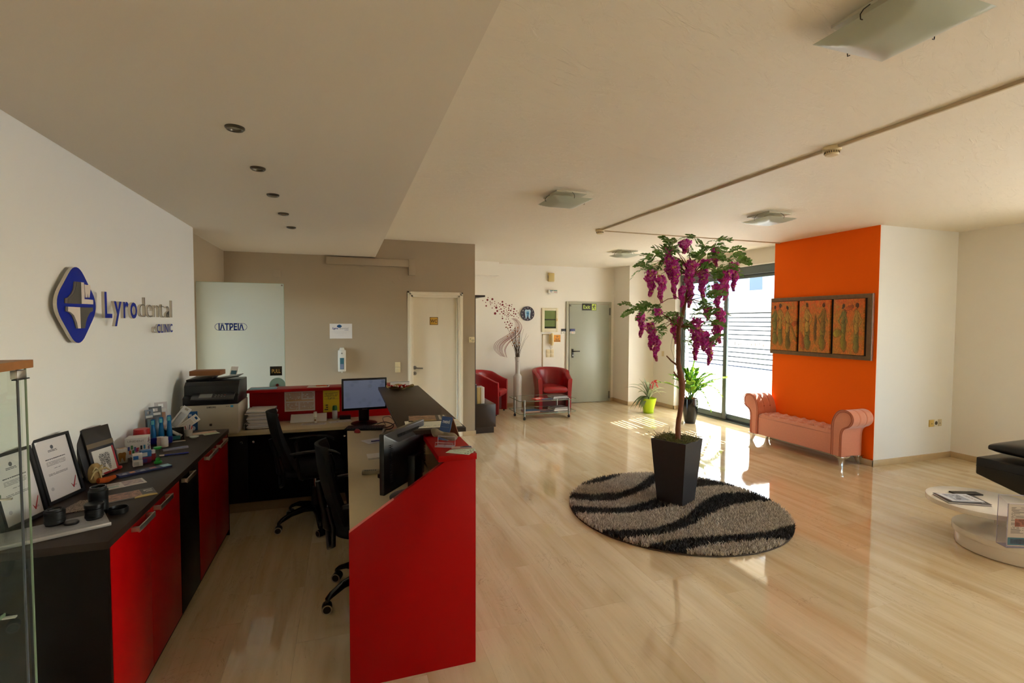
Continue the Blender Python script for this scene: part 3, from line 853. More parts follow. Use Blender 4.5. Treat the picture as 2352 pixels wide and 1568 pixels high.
for zz, a, b_ in ((1.503, -0.165, 0.075), (1.487, -0.12, 0.03), (1.457, -0.08, -0.01)):
    text('print', 'lorem ipsum dolor sit amet elit'.replace('lorem ipsum dolor sit amet elit', '—' * 12), 0.008, INKD, ps, ((a + b_) / 2, 6.898, zz), FACE_Y, width=b_ - a)

dp = wthing('soap_dispenser', 'white wall dispenser with teal label on taupe wall', 'dispenser', (-0.033, 6.86, 0.98))
m = MB(); m.prism([(-0.082, 1.265), (0.016, 1.265), (0.016, 0.985), (-0.082, 0.985)], 6.815, 6.90, 'y')
m.build('body', WHITEP, dp, bevel=0.008)
MB().prism([(-0.057, 1.298), (-0.010, 1.298), (0.002, 1.262), (-0.068, 1.262)], 6.83, 6.895, 'y').build('lever', WHITEP, dp, bevel=0.004)
box('label', -0.058, 6.813, 1.015, -0.008, 6.8152, 1.165, M('teal_label', (58, 110, 122), 0.4), dp)
box('label_text', -0.053, 6.8122, 1.02, -0.013, 6.8131, 1.085, M('label_violet', (128, 134, 160), 0.5), dp)
MB().tube([(-0.033, 6.813, 1.225), (-0.033, 6.8155, 1.225)], 0.009, 14).build('lock', SIL, dp)
MB().tube([(-0.033, 6.85, 0.985), (-0.033, 6.85, 0.968)], 0.008, 10).build('nozzle', WHITEP, dp)

IVORY = M('ivory_plastic', (216, 200, 158), 0.4)
def switch_plate(label, x0, x1, z0, z1, y, rows, cols, face=IVORY):
    t = wthing('light_switch', label, 'switch', ((x0 + x1) / 2, y, (z0 + z1) / 2))
    for r_ in range(rows):
        for c in range(cols):
            w_ = (x1 - x0) / cols; h_ = (z1 - z0) / rows
            a, b_ = x0 + c * w_ + 0.002, z0 + r_ * h_ + 0.002
            p = box('plate', a, y - 0.010, b_, a + w_ - 0.004, y, b_ + h_ - 0.004, face, t, bevel=0.003)
            box('rocker', a + w_ * 0.22, y - 0.014, b_ + h_ * 0.22, a + w_ * 0.74, y - 0.0101, b_ + h_ * 0.72, face, p, bevel=0.002)
    return t
switch_plate('ivory double light switch beside the white washroom door', 0.651, 0.726, 0.944, 1.090, 6.90, 2, 1)
ws = wthing('washroom_sign', 'small gold square sign reading WC on the white door', 'sign', (1.194, 6.94, 1.65))
GOLD = M('gold_sign', (206, 156, 48), 0.4)
box('sign_plate', 1.136, 6.940, 1.597, 1.252, 6.9445, 1.706, GOLD, ws, bevel=0.001)
m = MB()
for (a, b_, c, d) in ((1.136, 1.597, 1.252, 1.602), (1.136, 1.701, 1.252, 1.706), (1.136, 1.597, 1.141, 1.706), (1.247, 1.597, 1.252, 1.706)): m.box(a, 6.939, b_, c, 6.9402, d)
m.build('border', M('sign_dark_border', (50, 36, 14), 0.5), ws, weld=False)
text('lettering', 'WC', 0.062, M('sign_ink', (30, 24, 20), 0.5), ws, (1.194, 6.9395, 1.63), FACE_Y, bold=0.001, width=0.092)
tm = wthing('thermostat', 'ivory room thermostat near the edge of the taupe wall', 'thermostat', (1.73, 6.88, 1.385))
box('case', 1.688, 6.872, 1.347, 1.768, 6.90, 1.425, IVORY, tm, bevel=0.004)
MB().tube([(1.742, 6.872, 1.375), (1.742, 6.858, 1.375)], 0.018, 20).build('dial', M('thermostat_dial', (178, 164, 128), 0.4), tm, smooth=40)
box('indicator', 1.700, 6.8705, 1.39, 1.712, 6.8722, 1.402, M('grey_clip', (110, 106, 94), 0.5), tm)

# ------------------------------------------------------------------ things on the back wall
YB = 9.06
an = wthing('alarm_box', 'yellowed plastic sounder box high on the back wall', 'alarm box', (3.88, 9.03, 2.52))
box('case', 3.818, 9.0, 2.438, 3.940, YB, 2.606, M('yellowed_plastic', (208, 186, 122), 0.45), an, bevel=0.01)
box('grille', 3.8165, 9.02, 2.50, 3.8185, 9.045, 2.56, M('grey_clip', (110, 106, 94), 0.5), an)
el = wthing('emergency_light', 'small white emergency light with printed strip below the yellowed box', 'emergency light', (3.91, 9.03, 2.24))
m = MB(); m.tube([(3.815, 9.025, 2.243), (4.005, 9.025, 2.243)], 0.034, 16)
m.build('body', WHITEP, el, smooth=40, bevel=0.0)
for (a, b_, c, d, col) in ((3.84, 3.905, 2.25, 2.265, (60, 120, 130)), (3.915, 3.99, 2.25, 2.265, (60, 130, 120)), (3.845, 3.88, 2.228, 2.238, (60, 80, 150)), (3.925, 3.985, 2.226, 2.234, (180, 70, 60))):
    box('print', a, 8.989, c, b_, 8.9935, d, M('strip_%d_%d' % (col[0], col[1]), col, 0.6), el)
ep = wthing('electrical_panel', 'recessed electrical panel with tinted glass door in ivory frame', 'panel', (3.867, 9.04, 1.68))
m = MB(); m.box(3.692, 9.035, 1.443, 3.748, YB, 1.917); m.box(3.995, 9.035, 1.443, 4.043, YB, 1.917); m.box(3.748, 9.035, 1.866, 3.995, YB, 1.917); m.box(3.748, 9.035, 1.443, 3.995, YB, 1.513)
m.build('frame', M('ivory_panel_frame', (226, 216, 184), 0.4), ep, bevel=0.003)
box('back', 3.748, 9.055, 1.513, 3.995, 9.0599, 1.866, M('panel_green', (136, 148, 96), 0.5), ep)
box('breaker_row', 3.752, 9.047, 1.675, 3.990, 9.055, 1.70, M('panel_dark', (44, 48, 44), 0.5), ep)
box('breaker_row', 3.752, 9.047, 1.516, 3.990, 9.055, 1.55, M('panel_dark', (44, 48, 44), 0.5), ep)
MB().add([(3.748, 9.043, 1.513), (3.995, 9.043, 1.513), (3.995, 9.043, 1.866), (3.748, 9.043, 1.866)], [(0, 1, 2, 3)]).build('glass_door', glass_mat('tinted_green_pane', (0.80, 0.86, 0.72)), ep)
box('latch', 4.008, 9.028, 1.66, 4.018, 9.036, 1.71, GOLD, ep)
ip = wthing('intercom_phone', 'ivory intercom handset with coiled cord on the back wall', 'intercom', (3.90, 9.02, 1.20))
box('cradle', 3.850, 9.025, 1.205, 3.945, YB, 1.395, M('ivory_intercom', (226, 206, 150), 0.4), ip, bevel=0.012)
m = MB(); m.tube([(3.897, 9.015, 1.19), (3.897, 8.995, 1.21), (3.897, 8.99, 1.30), (3.897, 8.995, 1.385), (3.897, 9.012, 1.402)], [0.026, 0.032, 0.026, 0.032, 0.026], 14)
m.build('handset', M('ivory_handset', (232, 212, 158), 0.35), ip, smooth=50)
m = MB(); m.tube([(3.885, 9.03, 1.205), (3.872, 9.03, 1.14), (3.888, 9.03, 1.105), (3.905, 9.03, 1.13), (3.90, 9.03, 1.20)], 0.004, 6)
m.build('cord', M('cord_grey', (150, 140, 116), 0.6), ip)
wf = wthing('wireless_sign', 'orange square sign reading WI-FI beside the intercom', 'sign', (4.03, 9.055, 1.31))
box('sign_plate', 3.958, 9.054, 1.242, 4.101, YB, 1.383, M('orange_sign', (226, 148, 20), 0.5), wf)
text('lettering', 'WI-FI', 0.040, M('sign_ink', (30, 24, 20), 0.5), wf, (4.03, 9.0535, 1.282), FACE_Y, bold=0.001, width=0.085)
box('line', 3.968, 9.0532, 1.256, 4.09, 9.0541, 1.268, M('sign_ink', (30, 24, 20), 0.5), wf)
for i, rr in enumerate((0.012, 0.026, 0.040)):
    m = MB(); n = 10
    for k in range(n):
        a0, a1 = R(45 + 90 * k / n), R(45 + 90 * (k + 1) / n)
        m.prism([(4.03 + math.cos(a) * q, 1.325 + math.sin(a) * q) for a, q in ((a0, rr), (a1, rr), (a1, max(0, rr - 0.008)), (a0, max(0, rr - 0.008)))], 9.053, 9.0545, 'y')
    m.build('signal_arc', M('sign_brown', (120, 84, 40), 0.5), wf, weld=True)
def card_plate(label, x0, x1, z0, z1, y, topc, dots):
    t = wthing('access_sticker', label, 'sticker', ((x0 + x1) / 2, y, (z0 + z1) / 2))
    box('lower_half', x0, y - 0.012, z0, x1, y, (z0 + z1) / 2, WHITEP, t, bevel=0.001)
    box('upper_half', x0, y - 0.012, (z0 + z1) / 2, x1, y, z1, M('sticker_%d' % topc[2], topc, 0.5), t, bevel=0.001)
    for k, c in enumerate(dots):
        xx = x0 + (k + 0.7) * (x1 - x0) / (len(dots) + 0.4)
        MB().tube([(xx, y - 0.012, z0 + 0.022), (xx, y - 0.0128, z0 + 0.022)], 0.009, 12).build('printed_mark', M('mark_%d%d' % (c[0], c[2]), c, 0.6), t)
    text('print', '— —', 0.022, M('sticker_print', (190, 186, 180), 0.6), t, ((x0 + x1) / 2, y - 0.0125, (z0 + z1) / 2 + 0.015), FACE_Y, width=(x1 - x0) * 0.7)
card_plate('black and white keypad on the back wall left of the grey door frame', 4.118, 4.216, 1.405, 1.505, YB, (50, 48, 50), [(120, 110, 100)])
card_plate('blue and white card sticker on the grey door', 4.290, 4.398, 1.405, 1.505, 9.018, (44, 50, 100), [(70, 70, 100), (210, 120, 50), (80, 80, 80)])
switch_plate('ivory cluster of four switches below the intercom', 3.791, 3.961, 0.938, 1.098, YB, 2, 2, M('ivory_switch', (226, 210, 172), 0.45))
cd = wthing('cable_conduit', 'thin conduit running down the back wall beside the intercom', 'conduit', (3.70, 9.05, 0.8))
m = MB(); m.box(3.708, 9.048, 0.07, 3.724, YB, 1.40); m.box(3.708, 9.048, 1.384, 3.85, YB, 1.40)
m.build('channel', M('conduit_tan', (190, 170, 130), 0.5), cd)

ck = wthing('wall_clock', 'round navy wall clock with a white tooth picture', 'clock', (3.39, 9.04, 1.803))
CKX, CKZ = 3.39, 1.803
MB().tube([(CKX, YB, CKZ), (CKX, 9.035, CKZ)], 0.140, 48).build('dial', M('clock_navy', (40, 30, 50), 0.4), ck, smooth=40)
tooth = [(-0.062, 0.052), (-0.045, 0.078), (-0.02, 0.078), (0.0, 0.070), (0.02, 0.078), (0.048, 0.078), (0.064, 0.05), (0.055, 0.0), (0.050, -0.06), (0.042, -0.098), (0.028, -0.10), (0.014, -0.05), (0.0, -0.02), (-0.014, -0.05), (-0.026, -0.10), (-0.040, -0.098), (-0.050, -0.05), (-0.056, 0.0)]
MB().prism([(CKX + a, CKZ + b_) for a, b_ in tooth], 9.032, 9.035, 'y').build('tooth_picture', M('tooth_white_blue', (176, 208, 224), 0.4, var=0.15, scale=25.0), ck)
MB().prism([(CKX + a * 0.42, CKZ + b_ * 0.62 - 0.005) for a, b_ in tooth], 9.0312, 9.0318, 'y').build('tooth_nerve', M('tooth_blue', (70, 140, 190), 0.4), ck)
for k in range(12):
    a = PI / 2 - 2 * PI * (k + 1) / 12
    text('numeral', str(k + 1), 0.036, M('clock_numeral', (222, 214, 200), 0.5), ck, (CKX + math.cos(a) * 0.116, 9.0342, CKZ + math.sin(a) * 0.116 - 0.013), FACE_Y)
for a, ln, wd in ((R(165), 0.085, 0.004), (R(-12), 0.055, 0.006)):
    c, s_ = math.cos(a), math.sin(a)
    MB().prism([(CKX - s_ * wd, CKZ + c * wd), (CKX + c * ln, CKZ + s_ * ln), (CKX + s_ * wd, CKZ - c * wd)], 9.028, 9.030, 'y').build('hand', BLK, ck)

xs_ = wthing('exit_sign', 'dark exit sign with green running figure at top of grey door', 'sign', (4.718, 9.015, 1.947))
box('sign_plate', 4.558, 9.012, 1.878, 4.877, 9.0178, 2.016, M('exit_dark', (36, 36, 24), 0.5), xs_, bevel=0.001)
GRN = M('exit_green', (196, 214, 90), 0.5)
text('lettering', 'Exit', 0.105, GRN, xs_, (4.655, 9.0115, 1.912), FACE_Y, bold=0.001, width=0.15)
box('figure_panel', 4.775, 9.0108, 1.884, 4.870, 9.0121, 2.010, GRN, xs_)
m = MB(); DX = 4.822
m.tube([(DX + 0.012, 9.0103, 1.990), (DX + 0.012, 9.0108, 1.990)], 0.010, 12)
for poly in ([(-0.006, 0.02), (0.014, 0.02), (0.006, -0.022), (-0.014, -0.022)], [(-0.006, 0.02), (-0.03, 0.008), (-0.036, -0.012), (-0.028, -0.014), (-0.022, 0.0), (-0.004, 0.006)], [(0.012, 0.018), (0.03, 0.0), (0.04, 0.006), (0.038, -0.002), (0.028, -0.008), (0.010, 0.004)], [(-0.014, -0.022), (0.002, -0.022), (-0.012, -0.04), (-0.040, -0.046), (-0.040, -0.038), (-0.020, -0.034)], [(-0.002, -0.022), (0.006, -0.022), (0.022, -0.036), (0.016, -0.060), (0.006, -0.060), (0.010, -0.038)]):
    m.prism([(DX + a, 1.958 + b_) for a, b_ in poly], 9.0103, 9.0109, 'y')
m.build('running_figure', M('exit_dark', (36, 36, 24), 0.5), xs_)

# ------------------------------------------------------------------ wall decal: dots and sweeping strands
dc = wthing('wall_decal', 'dark red wall decal of scattered dots and sweeping curved strands', 'decal', (3.0, YB, 1.5))
DRED = M('decal_dark_red', (122, 10, 16), 0.6)
DOTS = [(2.593, 2.1, 0.0092), (2.581, 2.056, 0.0202), (2.679, 2.072, 0.0211), (2.49, 2.042, 0.0092), (2.547, 2.008, 0.0092), (2.633, 2.028, 0.0092), (2.727, 2.027, 0.0083), (2.637, 2.0, 0.0092), (2.67, 2.001, 0.0092), (2.727, 1.99, 0.0083), (2.644, 1.968, 0.0092), (2.799, 2.002, 0.0092), (2.88, 2.025, 0.0174), (2.835, 1.981, 0.0128), (2.884, 1.968, 0.0202), (2.951, 1.988, 0.0092), (2.972, 1.96, 0.0083), (3.021, 1.954, 0.0174), (3.072, 1.974, 0.0092), (3.064, 1.934, 0.0092), (2.851, 1.953, 0.0083), (2.759, 1.957, 0.0092), (2.724, 1.939, 0.0092), (2.556, 1.943, 0.0156), (2.677, 1.904, 0.0101), (2.757, 1.912, 0.0229), (2.821, 1.929, 0.0092), (2.912, 1.934, 0.0119), (2.949, 1.924, 0.0101), (3.007, 1.906, 0.0128), (3.12, 1.89, 0.0174), (3.07, 1.891, 0.0083), (2.918, 1.896, 0.0092), (2.851, 1.886, 0.0138), (2.816, 1.875, 0.0083), (2.777, 1.848, 0.0193), (2.734, 1.801, 0.0248), (2.866, 1.832, 0.0138), (2.909, 1.848, 0.0138), (2.963, 1.87, 0.0083), (3.009, 1.866, 0.0138), (3.049, 1.859, 0.0156), (2.972, 1.84, 0.0083), (3.109, 1.841, 0.0128), (3.173, 1.852, 0.0101), (2.832, 1.794, 0.0092), (2.898, 1.8, 0.0156), (2.929, 1.814, 0.0083), (2.975, 1.811, 0.0083), (3.013, 1.811, 0.0119), (3.109, 1.803, 0.0128), (3.149, 1.794, 0.0156), (3.201, 1.813, 0.0092), (2.93, 1.775, 0.0101), (2.995, 1.778, 0.0138), (2.964, 1.764, 0.0083), (3.046, 1.783, 0.0083), (3.032, 1.764, 0.0083), (3.073, 1.765, 0.0128), (3.112, 1.748, 0.011), (3.176, 1.75, 0.0073), (2.879, 1.746, 0.0092), (3.002, 1.741, 0.0092), (2.973, 1.737, 0.0083), (3.207, 1.722, 0.0083), (2.883, 1.706, 0.0156), (2.956, 1.694, 0.0083), (3.002, 1.697, 0.0083), (3.029, 1.656, 0.0083), (2.985, 1.638, 0.0147), (2.928, 1.631, 0.011), (3.045, 1.613, 0.0138), (2.957, 1.593, 0.0092), (3.077, 1.609, 0.0083), (3.017, 1.579, 0.0138), (3.043, 1.57, 0.0064), (3.072, 1.571, 0.0128), (2.95, 1.535, 0.0101), (3.04, 1.535, 0.0165), (3.05, 1.483, 0.0119), (3.032, 1.458, 0.0083)]
m0 = MB().tube([(0, 0, 0), (0, -0.001, 0)], 1.0, 14).mesh('dot', DRED)
for x, z, r_ in DOTS:
    o = link('dot', m0, dc, (x, YB, z)); o.scale = (r_, 1, r_)
SA = [(3.055, 1.708), (3.113, 1.667), (3.143, 1.603), (3.133, 1.53), (3.075, 1.456), (2.96, 1.375), (2.817, 1.294), (2.737, 1.231), (2.712, 1.159), (2.742, 1.077), (2.851, 0.98)]
SB = [(3.142, 1.713), (3.22, 1.649), (3.272, 1.575), (3.275, 1.511), (3.231, 1.428), (3.134, 1.328), (3.028, 1.246), (2.966, 1.165), (2.942, 1.101), (2.95, 1.028), (2.976, 0.954)]
def catmull(P, n=6):
    out = []
    for i in range(len(P) - 1):
        p0, p1, p2, p3 = [Vector(P[max(0, min(len(P) - 1, i + k))]) for k in (-1, 0, 1, 2)]
        for j in range(n):
            t = j / n
            out.append(0.5 * (2 * p1 + (p2 - p0) * t + (2 * p0 - 5 * p1 + 4 * p2 - p3) * t * t + (3 * p1 - p0 - 3 * p2 + p3) * t ** 3))
    out.append(Vector(P[-1])); return out
a_, b2_ = catmull(SA), catmull(SB)
for k, (t, wd) in enumerate(((0.0, .006), (0.13, .006), (0.27, .007), (0.37, .005), (0.47, .010), (0.56, .006), (0.66, .009), (0.74, .004), (0.92, .006), (1.0, .009))):
    c = [p.lerp(q, t) for p, q in zip(a_, b2_)]
    m = MB(); n = len(c); L = []; Rr = []
    for i, p in enumerate(c):
        d = (c[min(i + 1, n - 1)] - c[max(i - 1, 0)]).normalized(); nn = Vector((-d.y, d.x))
        f_ = i / (n - 1); ww = wd * 0.72 * (0.25 + 0.75 * min(1.0, f_ * 1.25) * math.sin(PI * min(1.0, 0.12 + f_ * 0.86)))
        L.append(p + nn * ww); Rr.append(p - nn * ww)
    for i in range(n - 1):
        m.add([(L[i].x, YB - 0.001, L[i].y), (L[i + 1].x, YB - 0.001, L[i + 1].y), (Rr[i + 1].x, YB - 0.001, Rr[i + 1].y), (Rr[i].x, YB - 0.001, Rr[i].y)], [(0, 1, 2, 3)])
    m.build('strand', DRED, dc, weld=True)

# ------------------------------------------------------------------ sockets on the right
ot = wthing('wall_socket', 'ivory triple wall socket low on white wall left of the corner', 'socket', (6.77, 3.97, 0.44))
for i, (a, b_, fm) in enumerate(((6.654, 6.732, M('ivory_yellow', (214, 186, 110), 0.4)), (6.735, 6.805, WHITEP), (6.808, 6.875, M('ivory_grey', (206, 196, 168), 0.4)))):
    p = box('plate', a, 3.963, 0.398, b_, 3.975, 0.482, fm, ot, bevel=0.003)
    if i == 1: MB().tube([(6.77, 3.9629, 0.44), (6.77, 3.961, 0.44)], 0.023, 18).build('socket_well', M('socket_dark', (84, 76, 64), 0.6), p)
    else:
        MB().tube([((a + b_) / 2, 3.9629, 0.435), ((a + b_) / 2, 3.961, 0.435)], 0.006, 10).build('hole', M('socket_dark', (84, 76, 64), 0.6), p)
tag(box('wall_switch', 5.874, 8.12, 0.98, 5.88, 8.19, 1.08, IVORY, bevel=0.002), 'small ivory switch on the wall left of the sliding glass door', 'switch')

# ------------------------------------------------------------------ triptych on the orange wall
def painting(name, figs, seed):
    """loose earthy figures brushed in ochre, green and orange; generic"""
    b = B(name); g = b.coord('Generated'); u0, v0, w0 = b.sep(g); u = 1.0 - v0; v = w0   # local y is width (seen mirrored), z is height
    wob = b.noise(b.vec(u * 5.0, v * 9.0, seed), 1.0, 3.0) - 0.5
    uu = u + wob * 0.10; vv = v + wob * 0.06
    n1 = b.noise(b.vec(u * 3.0, v * 5.0, seed + 3.0), 1.0, 5.0, 0.65, 1.2)
    n2 = b.noise(b.vec(u * 16.0, v * 4.0, seed + 9.0), 1.0, 5.0, 0.7, 2.0)
    c = b.mix(n1.smooth(0.35, 0.65), C3(186, 134, 50), C3(232, 122, 46))
    c = b.mix((v.smooth(0.55, 1.0)) * n1.smooth(0.3, 0.6), c, C3(226, 98, 40))
    c = b.mix(n2.smooth(0.55, 0.72) * 0.7, c, C3(226, 180, 56))
    for (cu, cv, ru, rv, rgb, ang) in figs:
        ca, sa = math.cos(ang), math.sin(ang)
        du = uu - cu; dv = (vv - cv) * 1.6
        a = (du * ca + dv * sa) / ru; d = (dv * ca - du * sa) / (rv * 1.6)
        q = a * a + d * d
        f = (1.1 - q).smooth(0.0, 0.45) * (n2.smooth(0.25, 0.55) * 0.5 + 0.5)
        lit = b.mix((a * 0.5 + 0.5).clamp(), C3(*rgb), C3(*[min(255, int(k * 0.55)) for k in rgb]))
        c = b.mix(f, c, lit)
        c = b.mix((1.0 - (q - 1.0).abs() * 3.5).clamp() * n1.smooth(0.3, 0.6) * 0.75, c, C3(52, 44, 22))
    dark = b.noise(b.vec(u * 11.0, v * 6.0, seed + 21.0), 1.0, 6.0, 0.7, 2.5)
    c = b.mix((1.0 - (dark - 0.5).abs() * 26.0).clamp() * 0.6, c, C3(48, 40, 18))
    b.set('Base Color', c); b.set('Roughness', 0.55); b.bump(n2, 0.2, 0.002); return b.m
OC, GR, DK, OR = (228, 178, 76), (158, 150, 68), (52, 42, 24), (238, 110, 40)
def figure(cx, top, h, lean=0.0, flip=1, body=OC, cloth=GR):
    # head, neck, shoulders, back, hips, legs and arms as brushed ovals
    x = lambda t: cx + lean * t
    return [(x(.62), top - h * .62, .085, h * .34, cloth, .05 * flip), (x(.85), top - h * .86, .11, h * .16, cloth, .1),
            (x(.50), top - h * .50, .080, h * .14, body, 0.0), (x(.25), top - h * .27, .085, h * .15, body, .12 * flip),
            (x(.20) + .09 * flip, top - h * .27, .030, h * .11, body, .5 * flip), (x(.3) + .115 * flip, top - h * .42, .026, h * .09, body, -.5 * flip),
            (x(.20) - .085 * flip, top - h * .30, .028, h * .14, body, -.2 * flip),
            (x(.02), top - h * .055, .048, h * .055, DK, .2 * flip)]
pA = painting('canvas_left', figure(.14, .93, .80, .02, -1, GR, GR) + figure(.36, .97, .86, .02, 1) + figure(.64, .92, .88, .05, 1, OC, (150, 124, 50)) + [(.92, .55, .10, .05, OR, .5), (.90, .35, .05, .22, (190, 140, 50), .4)], 1.0)
pB = painting('canvas_centre', figure(.27, .97, .92, .02, 1) + figure(.80, .95, .88, -.03, -1, (176, 134, 52), (170, 150, 52)) + [(.10, .22, .08, .20, OR, .2), (.55, .45, .05, .28, (120, 90, 40), 0.0)], 5.0)
pC = painting('canvas_right', figure(.34, .92, .86, .03, -1, GR, (176, 156, 52)) + figure(.80, .93, .88, -.02, 1, OC, GR) + [(.15, .38, .16, .07, (196, 176, 56), .2), (.55, .84, .16, .04, OR, .4)], 9.0)
tp = wthing('triptych_painting', 'framed triptych of loose ochre and orange figures on the orange wall', 'painting', (5.72, 4.72, 1.60))
FRAME = M('brown_distressed_frame', (112, 84, 54), 0.5, var=0.35, scale=28.0)
FXo = 5.728
m = MB(); m.box(FXo - 0.030, 4.017, 1.214, FXo, 5.430, 1.985)
m.build('backing_board', FRAME, tp, bevel=0.003)
box('silver_edge', FXo - 0.031, 4.010, 1.213, FXo, 4.0168, 1.986, M('silver_edge', (196, 194, 190), 0.25, 0.8), tp)
CAN = [(pA, 4.985, 5.390), (pB, 4.510, 4.945), (pC, 4.095, 4.465)]
for pm, a, b_ in CAN:
    box('canvas', FXo - 0.058, a, 1.270, FXo - 0.0305, b_, 1.930, pm, tp, bevel=0.002)
    m = MB(); m.box(FXo - 0.0315, a - 0.022, 1.262, FXo - 0.0302, b_ + 0.006, 1.936)
    m.build('canvas_gap', M('gap_black', (24, 14, 8), 0.8), tp)
# ------------------------------------------------------------------ recessed spots in the soffit
ringm = M('spot_ring_metal', (96, 88, 74), 0.3, 0.8); lens = M('spot_lens', (176, 170, 150), 0.25)
order = ['nearest the camera', 'second from the camera', 'in the middle of the row', 'fourth from the camera', 'farthest from the camera']
for k, y in enumerate((2.488, 3.101, 3.717, 4.333, 4.940)):
    t = thing('recessed_spotlight', 'round recessed spotlight in the lowered ceiling, %s' % order[k], 'spotlight', (-0.448, y, 2.500), group='recessed spotlights in the lowered ceiling')
    MB().lathe([(0.024, -0.002), (0.027, -0.010), (0.034, -0.012), (0.040, -0.006), (0.040, 0.0)], 28, closed_ends=False).build('trim_ring', ringm, t, smooth=40)
    MB().lathe([(0.0, -0.004), (0.012, -0.0035), (0.0255, -0.001)], 24, closed_ends=False).build('lens', lens, t, smooth=40)

# ------------------------------------------------------------------ square glass ceiling lamps
LG = frosted_mat('lamp_green_satin_glass', (0.56, 0.60, 0.50), 0.40, 0.3)
LPL = M('lamp_backplate', (206, 198, 176), 0.5)
def lamp(label, x, y, s=0.185):
    t = thing('ceiling_lamp', label, 'ceiling lamp', (x, y, 2.75), group='square glass ceiling lamps')
    box('backplate', -s * .78, -s * .78, -0.012, s * .78, s * .78, 0, LPL, t, bevel=0.002)
    def bowl(u, v):
        a, b_ = (u - .5) * 2, (v - .5) * 2
        r_ = max(abs(a), abs(b_)); q = (abs(a) ** 3 + abs(b_) ** 3) ** (1 / 3)
        z = -0.092 + 0.036 * max(0.0, (r_ - 0.42) / 0.58) ** 1.5
        return (a * s * 1.0, b_ * s * 1.0, z)
    MB().grid(21, 21, bowl).build('glass_shade', LG, t, smooth=80)
    for sx, sy in ((-1, 0), (1, 0), (0, -1), (0, 1)):
        m = MB(); ox, oy = sx * s * 1.0, sy * s * 1.0
        m.tube([(ox * .78, oy * .78, -0.008), (ox * .94, oy * .94, -0.030), (ox * 1.02, oy * 1.02, -0.050), (ox * 1.01, oy * 1.01, -0.066), (ox * .96, oy * .96, -0.066)], 0.002, 6)
        m.build('clip', M('clip_dark_metal', (64, 58, 48), 0.4, 0.6), t, smooth=60)
    MB().lathe([(0.05, -0.012), (0.05, -0.03), (0.03, -0.05), (0.0, -0.052)], 20).build('bulb', M('bulb_white', (220, 214, 196), 0.5), t, smooth=50)
lamp('square green-tinted glass ceiling lamp cut by the top edge at right', 1.865, 1.255)
lamp('square green-tinted glass ceiling lamp left of the smoke detectors', 1.835, 3.975)
lamp('square green-tinted glass ceiling lamp nearest the orange wall', 4.14, 4.00)
lamp('square green-tinted glass ceiling lamp behind the flowering tree', 4.17, 6.80)

# ------------------------------------------------------------------ smoke detectors and their conduit
def detector(label, x, y):
    t = thing('smoke_detector', label, 'smoke detector', (x, y, 2.75), group='smoke detectors on the ceiling')
    MB().lathe([(0.052, 0.0), (0.052, -0.022), (0.048, -0.026)], 28).build('base', IVORY, t, smooth=40)
    MB().lathe([(0.040, -0.026), (0.040, -0.045), (0.034, -0.052), (0.0, -0.054)], 28).build('head', IVORY, t, smooth=40)
    m = MB()
    for k in range(20):
        a = 2 * PI * k / 20; c, s_ = math.cos(a), math.sin(a)
        m.tube([(c * 0.0405, s_ * 0.0405, -0.030), (c * 0.0405, s_ * 0.0405, -0.042)], 0.003, 4)
    o = m.build('vent_slots', M('slot_dark', (80, 70, 52), 0.6), t); o['kind'] = 'stuff'
detector('ivory smoke detector midway along the ceiling conduit at right', 2.912, 2.336)
detector('ivory smoke detector at the corner of the ceiling conduit', 2.905, 5.298)
TAN = M('conduit_ceiling_tan', (196, 178, 146), 0.5)
tag(box('ceiling_conduit', 2.900, -2.6, 2.731, 2.918, 5.25, 2.75, TAN, bevel=0.002), 'long thin conduit on the ceiling running towards the camera', 'conduit')
tag(box('ceiling_conduit', 2.955, 5.328, 2.738, 5.728, 5.342, 2.75, TAN, bevel=0.002), 'short thin conduit on the ceiling ending at the orange wall', 'conduit')
